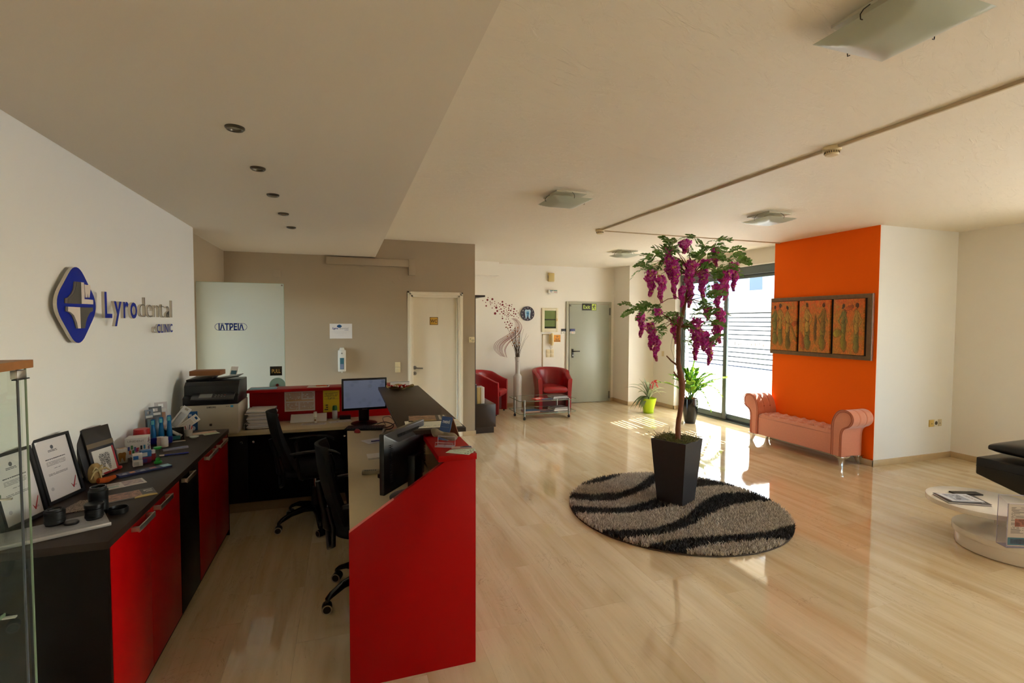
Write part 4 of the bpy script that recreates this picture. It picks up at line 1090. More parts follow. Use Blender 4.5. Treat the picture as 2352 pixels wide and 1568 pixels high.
# ------------------------------------------------------------------ red tub armchairs
REDL = M('red_leatherette', (146, 12, 18), 0.34, var=0.12, scale=14.0, coat=0.05)
def tub_chair(label, loc, rz):
    """faces local -Y"""
    t = thing('tub_armchair', label, 'armchair', loc, rz, group='red tub armchairs')
    W, Dp, th = 0.31, 0.29, 0.065
    def path(s_):
        # U from left front (-W,-Dp) round the back to right front
        if s_ < 0.3: return Vector((-W, -Dp + (s_ / 0.3) * (Dp + 0.02))), Vector((-1, 0))
        if s_ > 0.7: return Vector((W, 0.02 - ((s_ - 0.7) / 0.3) * (Dp + 0.02))), Vector((1, 0))
        a = PI - (s_ - 0.3) / 0.4 * PI
        return Vector((W * math.cos(a), 0.02 + 0.25 * math.sin(a))), Vector((math.cos(a), math.sin(a)))
    def top(s_):
        k = math.sin(PI * s_) ** 1.3
        return 0.585 + 0.175 * k
    def shell(u, v):
        p, n = path(u); zt = top(u)
        # closed section: outer bottom -> outer top -> rim -> inner top -> inner bottom
        fl = 0.03 * v
        prof = [(0.0, 0.025), (0.004, zt * 0.5), (0.012, zt - 0.05), (0.010, zt - 0.012), (-0.012, zt), (-0.050, zt - 0.002), (-0.066, zt - 0.02), (-0.070, zt - 0.07), (-0.066, 0.40), (-0.06, 0.025)]
        i = min(int(v * 9 + 1e-6), 8); f = v * 9 - i
        o = prof[i][0] * (1 - f) + prof[i + 1][0] * f; z = prof[i][1] * (1 - f) + prof[i + 1][1] * f
        lean = 0.05 * max(0, (z - 0.42)) / 0.35 * (1 if 0.2 < u < 0.8 else 0.6)
        q = p + n * (o + lean)
        return (q.x, q.y, z)
    NU, NV = 41, 10
    m = MB(); m.grid(NU, NV, shell)
    for u0 in (0, NU - 1): m.f.append(tuple(u0 * NV + j for j in range(NV))); m.mi.append(0)
    m.build('tub_shell', REDL, t, smooth=50)
    # seat cushion with rounded nose
    def seat(u, v):
        yy = -0.305 + 0.50 * v
        prof_w = 0.236 if v < 0.6 else 0.236 * math.sqrt(max(0.0, 1 - ((v - 0.6) / 0.42) ** 2))
        a = 2 * PI * u; ca, sa = math.cos(a), math.sin(a)
        ex = 0.35
        x = math.copysign(abs(ca) ** ex, ca) * prof_w
        nose = 1.0 if 0.06 < v else 0.6 + 0.4 * v / 0.06
        z = 0.372 + math.copysign(abs(sa) ** 0.55, sa) * 0.062 * nose
        return (x, yy, z)
    m = MB(); m.grid(28, 16, seat, True); m.f.append(tuple(k * 16 for k in range(28))); m.mi.append(0)
    m.build('seat_cushion', REDL, t, smooth=60, weld=True)
    m = MB(); m.box(-0.235, -0.20, 0.05, 0.235, -0.18, 0.32); m.build('under_seat_shade', M('under_seat_shade_red', (70, 5, 9), 0.6), t)  # dark panel standing in for the shade under the open seat front
    for sx in (-1, 1):
        for yy in (-0.24, 0.10):
            MB().tube([(sx * 0.27, yy, 0.0), (sx * 0.27, yy, 0.027)], 0.018, 12).build('foot', BLK, t)
    return t
tub_chair('red tub armchair facing the camera beside the grey door', (3.745, 8.70, 0), R(-6))
tub_chair('red tub armchair turned sideways behind the low bookcase', (2.445, 8.575, 0), R(57))

# ------------------------------------------------------------------ glass coffee table on casters
GT = glass_mat('table_glass', (0.90, 0.94, 0.90)); GE = M('table_glass_edge', (120, 138, 112), 0.15)
gt = wthing('glass_table', 'two-tier glass coffee table with chrome legs in front of red chair', 'coffee table', (3.23, 7.93, 0))
def tier(name, x0, x1, y0, y1, z):
    c = 0.06
    poly = [(x0 + c, y0), (x1 - c, y0), (x1, y0 + c), (x1, y1 - c), (x1 - c, y1), (x0 + c, y1), (x0, y1 - c), (x0, y0 + c)]
    n = len(poly)
    m = MB(); m.add([(p[0], p[1], z) for p in poly], [tuple(range(n))])
    m.mat(1).add([(p[0], p[1], z - 0.008) for p in poly] + [(p[0], p[1], z + 0.0004) for p in poly], [(i, (i + 1) % n, n + (i + 1) % n, n + i) for i in range(n)])
    m.build(name, [GT, GE], gt)
tier('glass_top', 2.74, 3.78, 7.62, 8.27, 0.325); tier('glass_shelf', 2.74, 3.78, 7.62, 8.27, 0.112)
for (x, y) in ((2.80, 8.08), (2.835, 7.69), (3.655, 7.70), (3.62, 8.13)):
    lg = MB().tube([(x, y, 0.06), (x, y, 0.333)], 0.017, 16).build('leg', M('aluminium_leg', (150, 152, 148), 0.28, 0.9), gt, smooth=40)
    MB().tube([(x - 0.014, y, 0.022), (x + 0.014, y, 0.022)], 0.022, 16).build('caster', BLK, gt, smooth=40)
    MB().tube([(x, y, 0.03), (x, y, 0.06)], 0.008, 8).build('caster_stem', BLK, gt)
def flat_thing(name, label, cat, loc, sx, sy, sz, rz, mat, group=None, edge=None, rot=None):
    """a sheet, magazine or book lying with its lower face at loc"""
    if edge is None:
        o = MB().box(-sx / 2, -sy / 2, 0, sx / 2, sy / 2, sz).build(name, mat, None, loc, rot if rot else (0, 0, rz))
        return tag(o, label, cat, group)
    t = thing(name, label, cat, loc, rz, group, rot)
    MB().box(-sx / 2 + 0.003, -sy / 2 + 0.003, 0.002, sx / 2 - 0.003, sy / 2 - 0.003, sz - 0.002).build('pages', edge, t)
    m = MB(); m.box(-sx / 2, -sy / 2, sz - 0.002, sx / 2, sy / 2, sz); m.build('cover', mat, t)
    m = MB(); m.box(-sx / 2, -sy / 2, 0, sx / 2, sy / 2, 0.002); m.build('back_cover', mat, t)
    return t
BLUMAG = printed('magazine_blue', (70, 84, 110), [('p', .05, .95, .2, .95, (60, 110, 150), (40, 50, 90), 5.0), ('t', .1, .7, .05, .15, (220, 210, 200), 2, 12.0)])
REDMAG = printed('magazine_red_white', (214, 60, 40), [('e', .5, .5, .28, .3, (236, 232, 226)), ('r', .42, .62, .42, .58, (60, 70, 130))])
DARKMAG = printed('magazine_dark', (52, 48, 48), [('p', .05, .95, .3, .9, (60, 56, 56), (110, 104, 104), 4.0), ('t', .1, .6, .08, .2, (190, 184, 176), 2, 10.0)])
flat_thing('brochure', 'red and white brochure on the glass table top', 'brochure', (3.13, 7.82, 0.3255), 0.20, 0.12, 0.010, 0.4, REDMAG)
flat_thing('leaflet', 'blue leaflet beside the red brochure on the glass table top', 'leaflet', (3.27, 7.76, 0.3255), 0.19, 0.10, 0.006, -0.1, BLUMAG)
flat_thing('magazine', 'lower dark magazine of the stack on the glass table top', 'magazine', (3.53, 7.87, 0.3255), 0.30, 0.22, 0.016, 0.05, DARKMAG, edge=PAPER)
flat_thing('magazine', 'upper dark magazine of the stack on the glass table top', 'magazine', (3.52, 7.88, 0.3418), 0.29, 0.21, 0.016, 0.16, DARKMAG, edge=PAPER)
flat_thing('magazine', 'blue covered magazine at left on the lower glass shelf', 'magazine', (3.01, 7.86, 0.1125), 0.28, 0.21, 0.020, 0.05, BLUMAG, edge=M('page_edge_pink', (206, 160, 130), 0.7))
flat_thing('magazine', 'thin magazine with sunset picture in the middle of the lower shelf', 'magazine', (3.28, 7.84, 0.1125), 0.26, 0.20, 0.008, -0.1, printed('magazine_sunset', (60, 70, 90), [('p', .1, .9, .4, .9, (60, 120, 160), (200, 120, 60), 4.0)]))
flat_thing('book', 'thick dark book at right on the lower glass shelf', 'book', (3.53, 7.86, 0.1125), 0.30, 0.24, 0.036, 0.1, DARKMAG, edge=PAPER)
flat_thing('book', 'dark book resting on the thick book on the lower shelf', 'book', (3.53, 7.87, 0.1488), 0.28, 0.22, 0.018, 0.18, DARKMAG, edge=PAPER)

# ------------------------------------------------------------------ tall floor vase with dry twigs
VG = M('vase_pale_grey', (196, 190, 182), 0.45, var=0.06)
vs_ = thing('floor_vase', 'tall pale grey floor vase with narrow neck between the red chairs', 'vase', (3.075, 8.72, 0))
MB().lathe([(0.0, 0.0), (0.078, 0.0), (0.081, 0.02), (0.081, 0.612), (0.078, 0.625), (0.046, 0.665), (0.043, 0.680), (0.045, 0.90), (0.052, 0.965), (0.053, 0.985), (0.045, 0.985), (0.038, 0.90), (0.038, 0.70)], 32, closed_ends=False).build('body', VG, vs_, smooth=35)
MB().tube([(-0.01, -0.046, 0.905), (-0.01, -0.049, 0.905)], 0.007, 10).build('hole', BLK, vs_)
tw = thing('dry_branches', 'bundle of dry twigs with orange seed pods in the tall vase', 'dried branches', (3.075, 8.72, 0.95))
rt = random.Random(11)
TWB = M('twig_brown', (74, 58, 42), 0.8, var=0.3, scale=30.0); POD = M('seed_pod_orange', (168, 104, 40), 0.6)
for k in range(34):
    a = rt.uniform(0, 2 * PI); sp = rt.uniform(0.02, 0.24) if k > 6 else rt.uniform(0.0, 0.06); h = rt.uniform(0.28, 0.62)
    if k < 12: h = rt.uniform(0.42, 0.66); sp *= 0.6
    pts = [(math.cos(a) * 0.02, math.sin(a) * 0.02, -0.3)]
    for j in range(1, 6):
        f = j / 5
        pts.append((math.cos(a) * (0.022 + sp * f ** 1.5) + rt.uniform(-.008, .008), math.sin(a) * (0.022 + sp * f ** 1.5) * 0.5 + rt.uniform(-.008, .008), h * f))
    MB().tube(pts, [0.0035, 0.0035, 0.003, 0.0025, 0.002, 0.0012], 5).build('twig', TWB, tw)
    if k % 3 == 0:
        for q in (3, 5):
            p = pts[q]
            MB().lathe([(0.0, -0.014), (0.010, -0.004), (0.010, 0.005), (0.0, 0.014)], 8).build('seed_pod', POD, tw, loc=(p[0] + rt.uniform(-.015, .015), p[1], p[2]), smooth=60)

# ------------------------------------------------------------------ low dark bookcase against the side wall
DKB = M('wenge_bookcase', (46, 32, 26), 0.35, var=0.15, scale=16.0)
bk = wthing('low_bookcase', 'dark low bookcase with tall back panel and top shelf at edge of taupe wall', 'bookcase', (1.95, 7.4, 0))
box('cabinet', 1.81, 6.975, 0.085, 2.118, 7.66, 0.425, DKB, bk, bevel=0.002)
box('plinth', 1.81, 6.975, 0.0, 2.09, 7.66, 0.085, DKB, bk)
box('back_panel', 1.782, 6.975, 0.0, 1.810, 8.10, 2.030, DKB, bk)
box('top_shelf', 1.810, 6.975, 2.005, 1.952, 8.10, 2.030, DKB, bk)
xx = 1.815
for k, (wd, h, rgb, lab) in enumerate(((0.034, 0.29, (40, 42, 46), 'dark grey book with silver spine at the wall end of the bookcase row'), (0.024, 0.245, (186, 158, 92), 'tan book next to the dark book on the low bookcase'), (0.020, 0.245, (206, 178, 110), 'pale ochre book in the middle of the bookcase row'), (0.022, 0.245, (170, 144, 84), 'ochre book beside the white books on the low bookcase'), (0.022, 0.245, (222, 214, 196), 'cream book next to last on the low bookcase'), (0.030, 0.245, (214, 210, 206), 'white book at the open end of the bookcase row'))):
    t = wthing('book', lab, 'book', (xx + wd / 2, 7.1, 0.425), 'books on the low bookcase')
    cm_ = M('book_cover_%d' % k, rgb, 0.5)
    box('cover', xx, 7.05, 0.4255, xx + wd - 0.002, 7.225, 0.4255 + h, cm_, t, bevel=0.002)
    box('pages', xx + 0.003, 7.0505, 0.43, xx + wd - 0.005, 7.228, 0.4265 + h, PAPER, t)
    xx += wd

# ------------------------------------------------------------------ small black magazine rack behind the chair
rk = wthing('wire_rack', 'black wire rack standing between red chair and grey door', 'rack', (4.09, 8.95, 0))
m = MB()
for yy in (8.90, 9.02): m.tube([(4.125, yy, 0.0), (4.125, yy, 0.50), (4.115, yy, 0.53), (4.095, yy, 0.53)], 0.008, 8)
m.build('frame', BLK, rk, smooth=60)
for z in (0.44, 0.47, 0.50): MB().tube([(4.125, 8.90, z), (4.125, 9.02, z)], 0.005, 6).build('cross_bar', BLK, rk)

# ------------------------------------------------------------------ pink velvet storage bench
VEL = M('dusty_pink_velvet', (220, 140, 108), 0.75, var=0.10, scale=60.0, bump=0.1, sheen=0.5)
VELD = M('dusty_pink_piping', (188, 106, 78), 0.8)
bn = wthing('storage_bench', 'dusty pink velvet bench with rolled tufted arms against orange wall', 'bench', (5.53, 4.75, 0))
BX0, BX1 = 5.378, 5.690
m = MB(); m.box(BX0 + 0.004, 4.205, 0.112, BX1, 5.303, 0.350)
m.build('body', VEL, bn, bevel=0.006)
def tufted_lid(u, v):
    y = 4.207 + 1.094 * u; x = BX0 + 0.002 + (BX1 - BX0) * v
    # buttons on a staggered lattice
    py, px = 1.094 / 8, (BX1 - BX0) / 3
    best = 9
    gy = (y - 4.207) / py; gx = (x - BX0) / px
    for j in range(-1, 5):
        off = 0.5 if j % 2 else 0.0
        i = round(gy - off)
        for ii in (i - 1, i, i + 1):
            d = math.hypot((gy - (ii + off)) * py, (gx - (j + 0.5)) * px); best = min(best, d)
    h = 0.040 * (1 - math.exp(-(best / 0.034) ** 1.3))
    # diagonal creases
    a = (gy + gx - 0.5) % 1.0; b_ = (gy - gx + 0.5) % 1.0
    cr = min(abs(a - round(a)), abs(b_ - round(b_)))
    h -= 0.013 * math.exp(-(cr / 0.06) ** 2)
    e = min(u, 1 - u, 1.0) * 1.094; ex = min(v, 1 - v) * (BX1 - BX0)
    edge = min(1.0, min(e, ex) / 0.025)
    z = 0.372 + (h) * (0.35 + 0.65 * edge) - 0.018 * (1 - edge) ** 2
    return (x, y, z)
m = MB(); NU, NV = 130, 38
m.grid(NU, NV, tufted_lid)
rim = [i * NV for i in range(NU)] + [(NU - 1) * NV + j for j in range(1, NV)] + [i * NV + NV - 1 for i in range(NU - 2, -1, -1)] + [j for j in range(NV - 2, 0, -1)]
base = len(m.v)
for i in rim: x, y, z = m.v[i]; m.v.append((x, y, 0.352))
for k in range(len(rim)):
    k2 = (k + 1) % len(rim); m.f.append((rim[k], rim[k2], base + k2, base + k)); m.mi.append(0)
m.build('tufted_lid', VEL, bn, smooth=60)
def arm(sgn, yin):
    """profile in (outward, z): post with a roll curling outward. sgn=-1 near arm, +1 far arm"""
    # inner face from bottom up, over the roll, and down the outer face
    prof = [(0.0, 0.112), (0.0, 0.30), (-0.002, 0.42), (0.006, 0.50), (0.03, 0.57), (0.07, 0.625), (0.125, 0.652), (0.18, 0.652), (0.225, 0.632), (0.252, 0.592), (0.258, 0.548), (0.244, 0.505), (0.21, 0.470), (0.175, 0.452), (0.148, 0.43), (0.132, 0.39), (0.126, 0.33), (0.124, 0.112)]
    P = catmull([Vector(p) for p in prof], 3)
    n = len(P); NX = 41
    m = MB()
    for k in range(NX):
        v = k / (NX - 1); x = BX0 - 0.006 + (BX1 - BX0 + 0.010) * v
        for i, p in enumerate(P):
            o, z = p
            roll = max(0.0, min(1.0, (z - 0.44) / 0.10))
            # pleats fanning over the roll between buttons
            q = (v * 3.0) % 1.0
            pl = math.exp(-((q - 0.0) / 0.06) ** 2) + math.exp(-((q - 1.0) / 0.06) ** 2)
            if v < 0.06 or v > 0.94: pl = 0
            c = Vector((0.165, 0.555)); d = (Vector((o, z)) - c)
            dd = d.normalized() * (-0.010 * pl * roll)
            end = max(0.0, 1 - min(v, 1 - v) / 0.03)
            dd += d.normalized() * (-0.010 * end * end * roll)
            m.v.append((x, yin + sgn * (o + dd.x), z + dd.y))
    for k in range(NX - 1):
        for i in range(n - 1): m.f.append((k * n + i, (k + 1) * n + i, (k + 1) * n + i + 1, k * n + i + 1)); m.mi.append(0)
        m.f.append((k * n + n - 1, (k + 1) * n + n - 1, (k + 1) * n, k * n)); m.mi.append(0)
    m.f.append(tuple(range(n))); m.mi.append(0); m.f.append(tuple((NX - 1) * n + i for i in range(n))); m.mi.append(0)
    a = m.build('arm', VEL, bn, smooth=50)
    # piping along the front outline, inset panel line
    pp = [(BX0 - 0.008, yin + sgn * p.x, p.y) for p in P]
    MB().tube(pp, 0.0055, 6).build('piping', VELD, a, smooth=60)
    c = Vector((0.10, 0.42))
    ins = []
    for p in P:
        cc = Vector((0.062, min(max(p.y, 0.112), 0.50))) if p.y < 0.50 else Vector((0.155, 0.555))
        d = cc - p; ins.append(p + d.normalized() * min(0.022, d.length * 0.5))
    MB().tube([(BX0 - 0.0075, yin + sgn * p.x, p.y) for p in ins], 0.0035, 6).build('panel_seam', VELD, a, smooth=60)
    for k in (1, 2):
        x = BX0 + (BX1 - BX0) * k / 3
        MB().lathe([(0.0, 0.006), (0.008, 0.004), (0.009, 0.0)], 12).build('button', VELD, a, loc=(x, yin + sgn * 0.004 - sgn * 0.004, 0.50), rot=(-sgn * PI / 2 * -1, 0, 0), smooth=50)
arm(-1, 4.212); arm(1, 5.298)
for lx, ly, ox, oy in ((BX0 + 0.03, 4.105, -1, -1), (BX0 + 0.03, 5.405, -1, 1), (BX1 - 0.035, 4.105, 1, -1), (BX1 - 0.035, 5.405, 1, 1)):
    m = MB()
    sec = [(0.112, 0.046, 0.0), (0.100, 0.044, 0.0), (0.085, 0.032, 0.003), (0.055, 0.023, 0.007), (0.020, 0.017, 0.012), (0.0, 0.016, 0.016)]
    vs = []
    for z, hw, o in sec:
        for dx, dy in ((-1, -1), (1, -1), (1, 1), (-1, 1)): vs.append((lx + ox * o + dx * hw, ly + oy * o + dy * hw, z))
    fs = [(0, 1, 2, 3), tuple(range(20, 24))[::-1]]
    for i in range(5):
        for q in range(4): fs.append((i * 4 + q, i * 4 + (q + 1) % 4, i * 4 + 4 + (q + 1) % 4, i * 4 + 4 + q))
    m.add(vs, fs)
    # side brackets
    m.prism([(lx - ox * 0.03, 0.112), (lx - ox * 0.10, 0.112), (lx - ox * 0.03, 0.085)], ly + oy * 0.02, ly + oy * 0.036, 'y')
    m.prism([(ly - oy * 0.03, 0.112), (ly - oy * 0.10, 0.112), (ly - oy * 0.03, 0.085)], lx + ox * 0.02, lx + ox * 0.036, 'x')
    m.build('leg', CHROME, bn, bevel=0.003)

# ------------------------------------------------------------------ white swivel coffee table
LAC = M('cream_white_lacquer', (230, 223, 211), 0.16, coat=0.3)
ct = wthing('swivel_coffee_table', 'white lacquered coffee table of stacked round discs at right edge', 'coffee table', (4.57, 2.16, 0))
MB().lathe([(0.0, 0.004), (0.315, 0.004), (0.315, 0.095), (0.0, 0.095)], 72, (4.575, 2.165)).build('base_drum', LAC, ct, bevel=0.003)
MB().lathe([(0.0, 0.0955), (0.332, 0.0955), (0.332, 0.142), (0.0, 0.142)], 72, (4.575, 2.165)).build('lower_disc', LAC, ct, bevel=0.004)
MB().tube([(4.66, 2.26, 0.142), (4.66, 2.26, 0.275)], 0.05, 20).build('pivot_post', LAC, ct, smooth=40)
MB().lathe([(0.0, 0.275), (0.330, 0.275), (0.330, 0.312), (0.0, 0.312)], 72, (4.548, 2.338)).build('swivel_top', LAC, ct, bevel=0.004)
flat_thing('book', 'dark hardback book on the white swivel table', 'book', (4.40, 2.39, 0.3125), 0.20, 0.27, 0.014, R(58), DARKMAG, edge=PAPER)
flat_thing('magazine', 'white magazine with bluish pictures on top of the dark hardback', 'magazine', (4.395, 2.40, 0.327), 0.165, 0.22, 0.005, R(66), printed('magazine_white_blue', (206, 208, 212), [('p', .08, .92, .35, .85, (190, 196, 206), (70, 74, 84), 5.0), ('t', .1, .8, .1, .25, (110, 90, 60), 3, 14.0)]))
flat_thing('tablet', 'slim black tablet lying behind the magazine on the white table', 'tablet', (4.60, 2.47, 0.3125), 0.20, 0.07, 0.010, R(-22), BLK)
nh = thing('newspaper_holder', 'clear acrylic holder with newspapers on the lower disc of white table', 'holder', (4.335, 2.005, 0.1425), R(-24))
ACR = glass_mat('clear_acrylic', (0.93, 0.92, 0.94))
for yy, zz in ((-0.045, 0.30), (0.03, 0.335)):
    MB().add([(-0.13, yy, 0.0), (0.22, yy, 0.0), (0.22, yy - 0.0, zz), (-0.13, yy - 0.0, zz)], [(0, 1, 2, 3)]).build('acrylic_wall', ACR, nh)
    m = MB(); m.tube([(-0.13, yy, 0.0), (-0.13, yy, zz), (0.22, yy, zz)], 0.0022, 5); m.build('acrylic_edge', M('acrylic_edge', (170, 164, 186), 0.2), nh)
MB().add([(-0.13, -0.045, 0.0), (-0.13, 0.03, 0.0), (-0.13, 0.03, 0.335), (-0.13, -0.045, 0.30)], [(0, 1, 2, 3)]).build('acrylic_side', ACR, nh)
MB().box(-0.13, -0.045, -0.0, 0.22, 0.03, 0.003).build('acrylic_foot', M('acrylic_edge', (170, 164, 186), 0.2), nh)
NEWS = printed('newspaper_front', (206, 194, 178), [('t', .05, .28, .30, .92, (110, 100, 92), 26, 6.0), ('t', .34, .95, .30, .92, (110, 100, 92), 26, 18.0), ('r', .12, .36, .46, .64, (170, 84, 56)), ('p', .13, .35, .47, .63, (190, 110, 80), (120, 60, 40), 6.0), ('r', .0, 1.0, .02, .20, (60, 120, 140)), ('p', .05, .6, .05, .17, (40, 80, 110), (20, 26, 40), 6.0), ('r', .3, .95, .21, .26, (60, 60, 64))])
nw = thing('newspaper', 'folded newspaper with orange picture standing in the acrylic holder', 'newspaper', (4.335, 2.005, 0.1465), R(-24))
MB().box(-0.17, -0.145, 0, 0.17, 0.145, 0.006).build('folded_sheets', NEWS, nw, (0.055, -0.028, 0.150), (PI / 2, 0, 0))

# ------------------------------------------------------------------ black leather lounge seat at the right edge
LEA = M('black_leather', (16, 16, 18), 0.30, var=0.15, scale=30.0, bump=0.06)
sf = wthing('leather_sofa', 'black leather sofa end with cushion at the right edge', 'sofa', (5.85, 2.0, 0))
SX = 5.36
m = MB(); m.prism([(2.815, 0.300), (2.815, 0.452), (0.7, 0.452), (0.7, 0.05), (1.95, 0.05)], SX, SX + 0.95, 'x')
m.build('base', LEA, sf, bevel=0.012, seg=3)
def cush(u, v):
    a = 2 * PI * u; ca, sa = math.cos(a), math.sin(a)
    hy = 1.0; hx = 0.44
    x = SX + 0.49 + math.copysign(abs(ca) ** 0.35, ca) * hx * min(1.0, 0.80 + 0.2 * math.sin(PI * v))
    y0_, y1_ = 0.85, 2.80
    k = math.sin(PI * v) ** 0.15 if 0.004 < v < 0.996 else 0
    z = 0.530 + 0.09 * (1 - v) + math.copysign(abs(sa) ** 0.55, sa) * (0.066 + 0.012 * (1 - v)) * max(k, 0.45)
    return (x, y0_ + (y1_ - y0_) * v, z)
m = MB(); m.grid(36, 40, cush, True)
for j in (0, 39): m.f.append(tuple(i * 40 + j for i in range(36))); m.mi.append(0)
m.build('cushion', LEA, sf, smooth=70)
MB().tube([(SX - 0.004, 2.12, 0.415), (SX - 0.012, 2.06, 0.47), (SX - 0.01, 1.95, 0.50)], 0.008, 8).build('chrome_trim', CHROME, sf, smooth=60)
MB().tube([(SX - 0.002, 0.75, 0.375), (SX - 0.002, 2.81, 0.375)], 0.003, 5).build('seam', BLK, sf)
for yy in (0.95, 1.75): MB().tube([(SX + 0.45, yy, 0.0), (SX + 0.45, yy, 0.06)], 0.03, 14).build('leg', CHROME, sf)
import numpy as np
# ------------------------------------------------------------------ round shag rug
RC = (2.767, 3.633); RR = 0.93
rug = thing('shag_rug', 'round grey shag rug with wavy black stripes', 'rug', (RC[0], RC[1], 0))
MB().lathe([(0.0, 0.0005), (RR - 0.004, 0.0005), (RR, 0.004), (RR - 0.004, 0.010), (0.0, 0.010)], 96).build('backing', M('rug_backing', (70, 58, 44), 0.9), rug, smooth=40)
STRIPES = [
 [(2.21, 4.36), (2.47, 4.38), (2.66, 4.46), (2.83, 4.57), (2.92, 4.71), (2.59, 4.82), (2.18, 4.5)],
 [(1.79, 4.25), (2.02, 4.17), (2.19, 4.09), (2.45, 4.05), (2.7, 4.14), (2.94, 4.32), (3.16, 4.48), (3.31, 4.59), (3.3, 4.43), (2.99, 4.21), (2.82, 4.09), (2.56, 3.96), (2.3, 3.88), (2.11, 3.93), (1.95, 4.04), (1.80, 4.12)],
 [(1.80, 3.91), (1.88, 3.89), (2.04, 3.8), (2.25, 3.71), (2.48, 3.74), (2.73, 3.82), (3.01, 3.97), (3.35, 4.14), (3.47, 4.15), (3.56, 4.09), (3.64, 3.89), (3.72, 3.87), (3.62, 3.86), (3.49, 3.92), (3.32, 3.95), (3.14, 3.9), (2.83, 3.71), (2.59, 3.59), (2.42, 3.58), (2.22, 3.59), (2.01, 3.66), (1.84, 3.74), (1.75, 3.79)],
 [(1.80, 3.39), (2.04, 3.3), (2.29, 3.25), (2.47, 3.29), (2.7, 3.39), (2.91, 3.52), (3.14, 3.66), (3.39, 3.74), (3.63, 3.67), (3.75, 3.6), (3.71, 3.42), (3.63, 3.43), (3.49, 3.46), (3.25, 3.46), (3.02, 3.39), (2.77, 3.28), (2.54, 3.18), (2.31, 3.14), (2.14, 3.16), (1.92, 3.19), (1.79, 3.2)],
 [(2.01, 3.0), (2.23, 3.03), (2.41, 3.03), (2.66, 2.98), (2.92, 2.94), (3.1, 2.92), (3.29, 2.95), (3.46, 2.97), (3.25, 2.72), (3.14, 2.77), (2.99, 2.82), (2.74, 2.86), (2.53, 2.89), (2.34, 2.87), (2.15, 2.82), (2.04, 2.86)]]
rs = np.random.RandomState(5); NB = 46000
ra = np.sqrt(rs.rand(NB)) * (RR - 0.004); th = rs.rand(NB) * 2 * np.pi
bx, by = ra * np.cos(th), ra * np.sin(th)
wx, wy = bx + RC[0] + rs.randn(NB) * 0.004, by + RC[1] + rs.randn(NB) * 0.004
dark = np.zeros(NB, bool)
for P in STRIPES:
    ins = np.zeros(NB, bool); n = len(P)
    for i in range(n):
        x1, y1 = P[i]; x2, y2 = P[(i + 1) % n]
        c = ((y1 > wy) != (y2 > wy)) & (wx < (x2 - x1) * (wy - y1) / ((y2 - y1) + 1e-12) + x1)
        ins ^= c
    dark |= ins
PCX, PCY, PROT = 2.846, 3.722, R(26)
lx = (wx - PCX) * math.cos(PROT) + (wy - PCY) * math.sin(PROT); ly = -(wx - PCX) * math.sin(PROT) + (wy - PCY) * math.cos(PROT)
keep = ~((abs(lx) < 0.118) & (abs(ly) < 0.118))
bx, by, dark = bx[keep], by[keep], dark[keep]; NB = len(bx)
an = rs.rand(NB) * 2 * np.pi; ln = rs.uniform(0.006, 0.028, NB); la = rs.rand(NB) * 2 * np.pi
h = rs.uniform(0.024, 0.042, NB); wd = rs.uniform(0.0022, 0.0042, NB)
V = np.zeros((NB, 5, 3))
for k, sg_ in ((0, -1), (1, 1)):
    V[:, k, 0] = bx + sg_ * np.cos(an) * wd; V[:, k, 1] = by + sg_ * np.sin(an) * wd; V[:, k, 2] = 0.008
    V[:, 2 + k, 0] = bx + sg_ * np.cos(an) * wd * .9 + np.cos(la) * ln * .4; V[:, 2 + k, 1] = by + sg_ * np.sin(an) * wd * .9 + np.sin(la) * ln * .4; V[:, 2 + k, 2] = 0.008 + h * .65
V[:, 4, 0] = bx + np.cos(la) * ln; V[:, 4, 1] = by + np.sin(la) * ln; V[:, 4, 2] = 0.008 + h
me = bpy.data.meshes.new('pile')
idx = np.arange(NB)[:, None] * 5
F4 = (idx + np.array([0, 1, 3, 2])); F3 = (idx + np.array([2, 3, 4]))
me.vertices.add(NB * 5); me.vertices.foreach_set('co', V.reshape(-1))
loops = np.concatenate([F4.reshape(-1), F3.reshape(-1)])
me.loops.add(len(loops)); me.loops.foreach_set('vertex_index', loops.astype(np.int32))
me.polygons.add(NB * 2)
starts = np.concatenate([np.arange(NB) * 4, NB * 4 + np.arange(NB) * 3])
me.polygons.foreach_set('loop_start', starts.astype(np.int32))
me.polygons.foreach_set('loop_total', np.concatenate([np.full(NB, 4), np.full(NB, 3)]).astype(np.int32))
me.polygons.foreach_set('material_index', np.concatenate([dark, dark]).astype(np.int32))
shade = me.attributes.new('tone', 'FLOAT', 'POINT'); shade.data.foreach_set('value', np.repeat(rs.rand(NB), 5))
me.update(calc_edges=True); me.validate()
def pile_mat(name, a, b_):
    b = B(name); t = b.attr('tone'); b.set('Base Color', b.mix(t, C3(*a), C3(*b_))); b.set('Roughness', 0.75); b.set('Sheen Weight', 0.2); return b.m
me.materials.append(pile_mat('rug_pile_grey', (160, 148, 132), (236, 227, 212))); me.materials.append(pile_mat('rug_pile_black', (14, 13, 13), (34, 32, 30)))
pile = link('pile', me, rug); pile['kind'] = 'stuff'

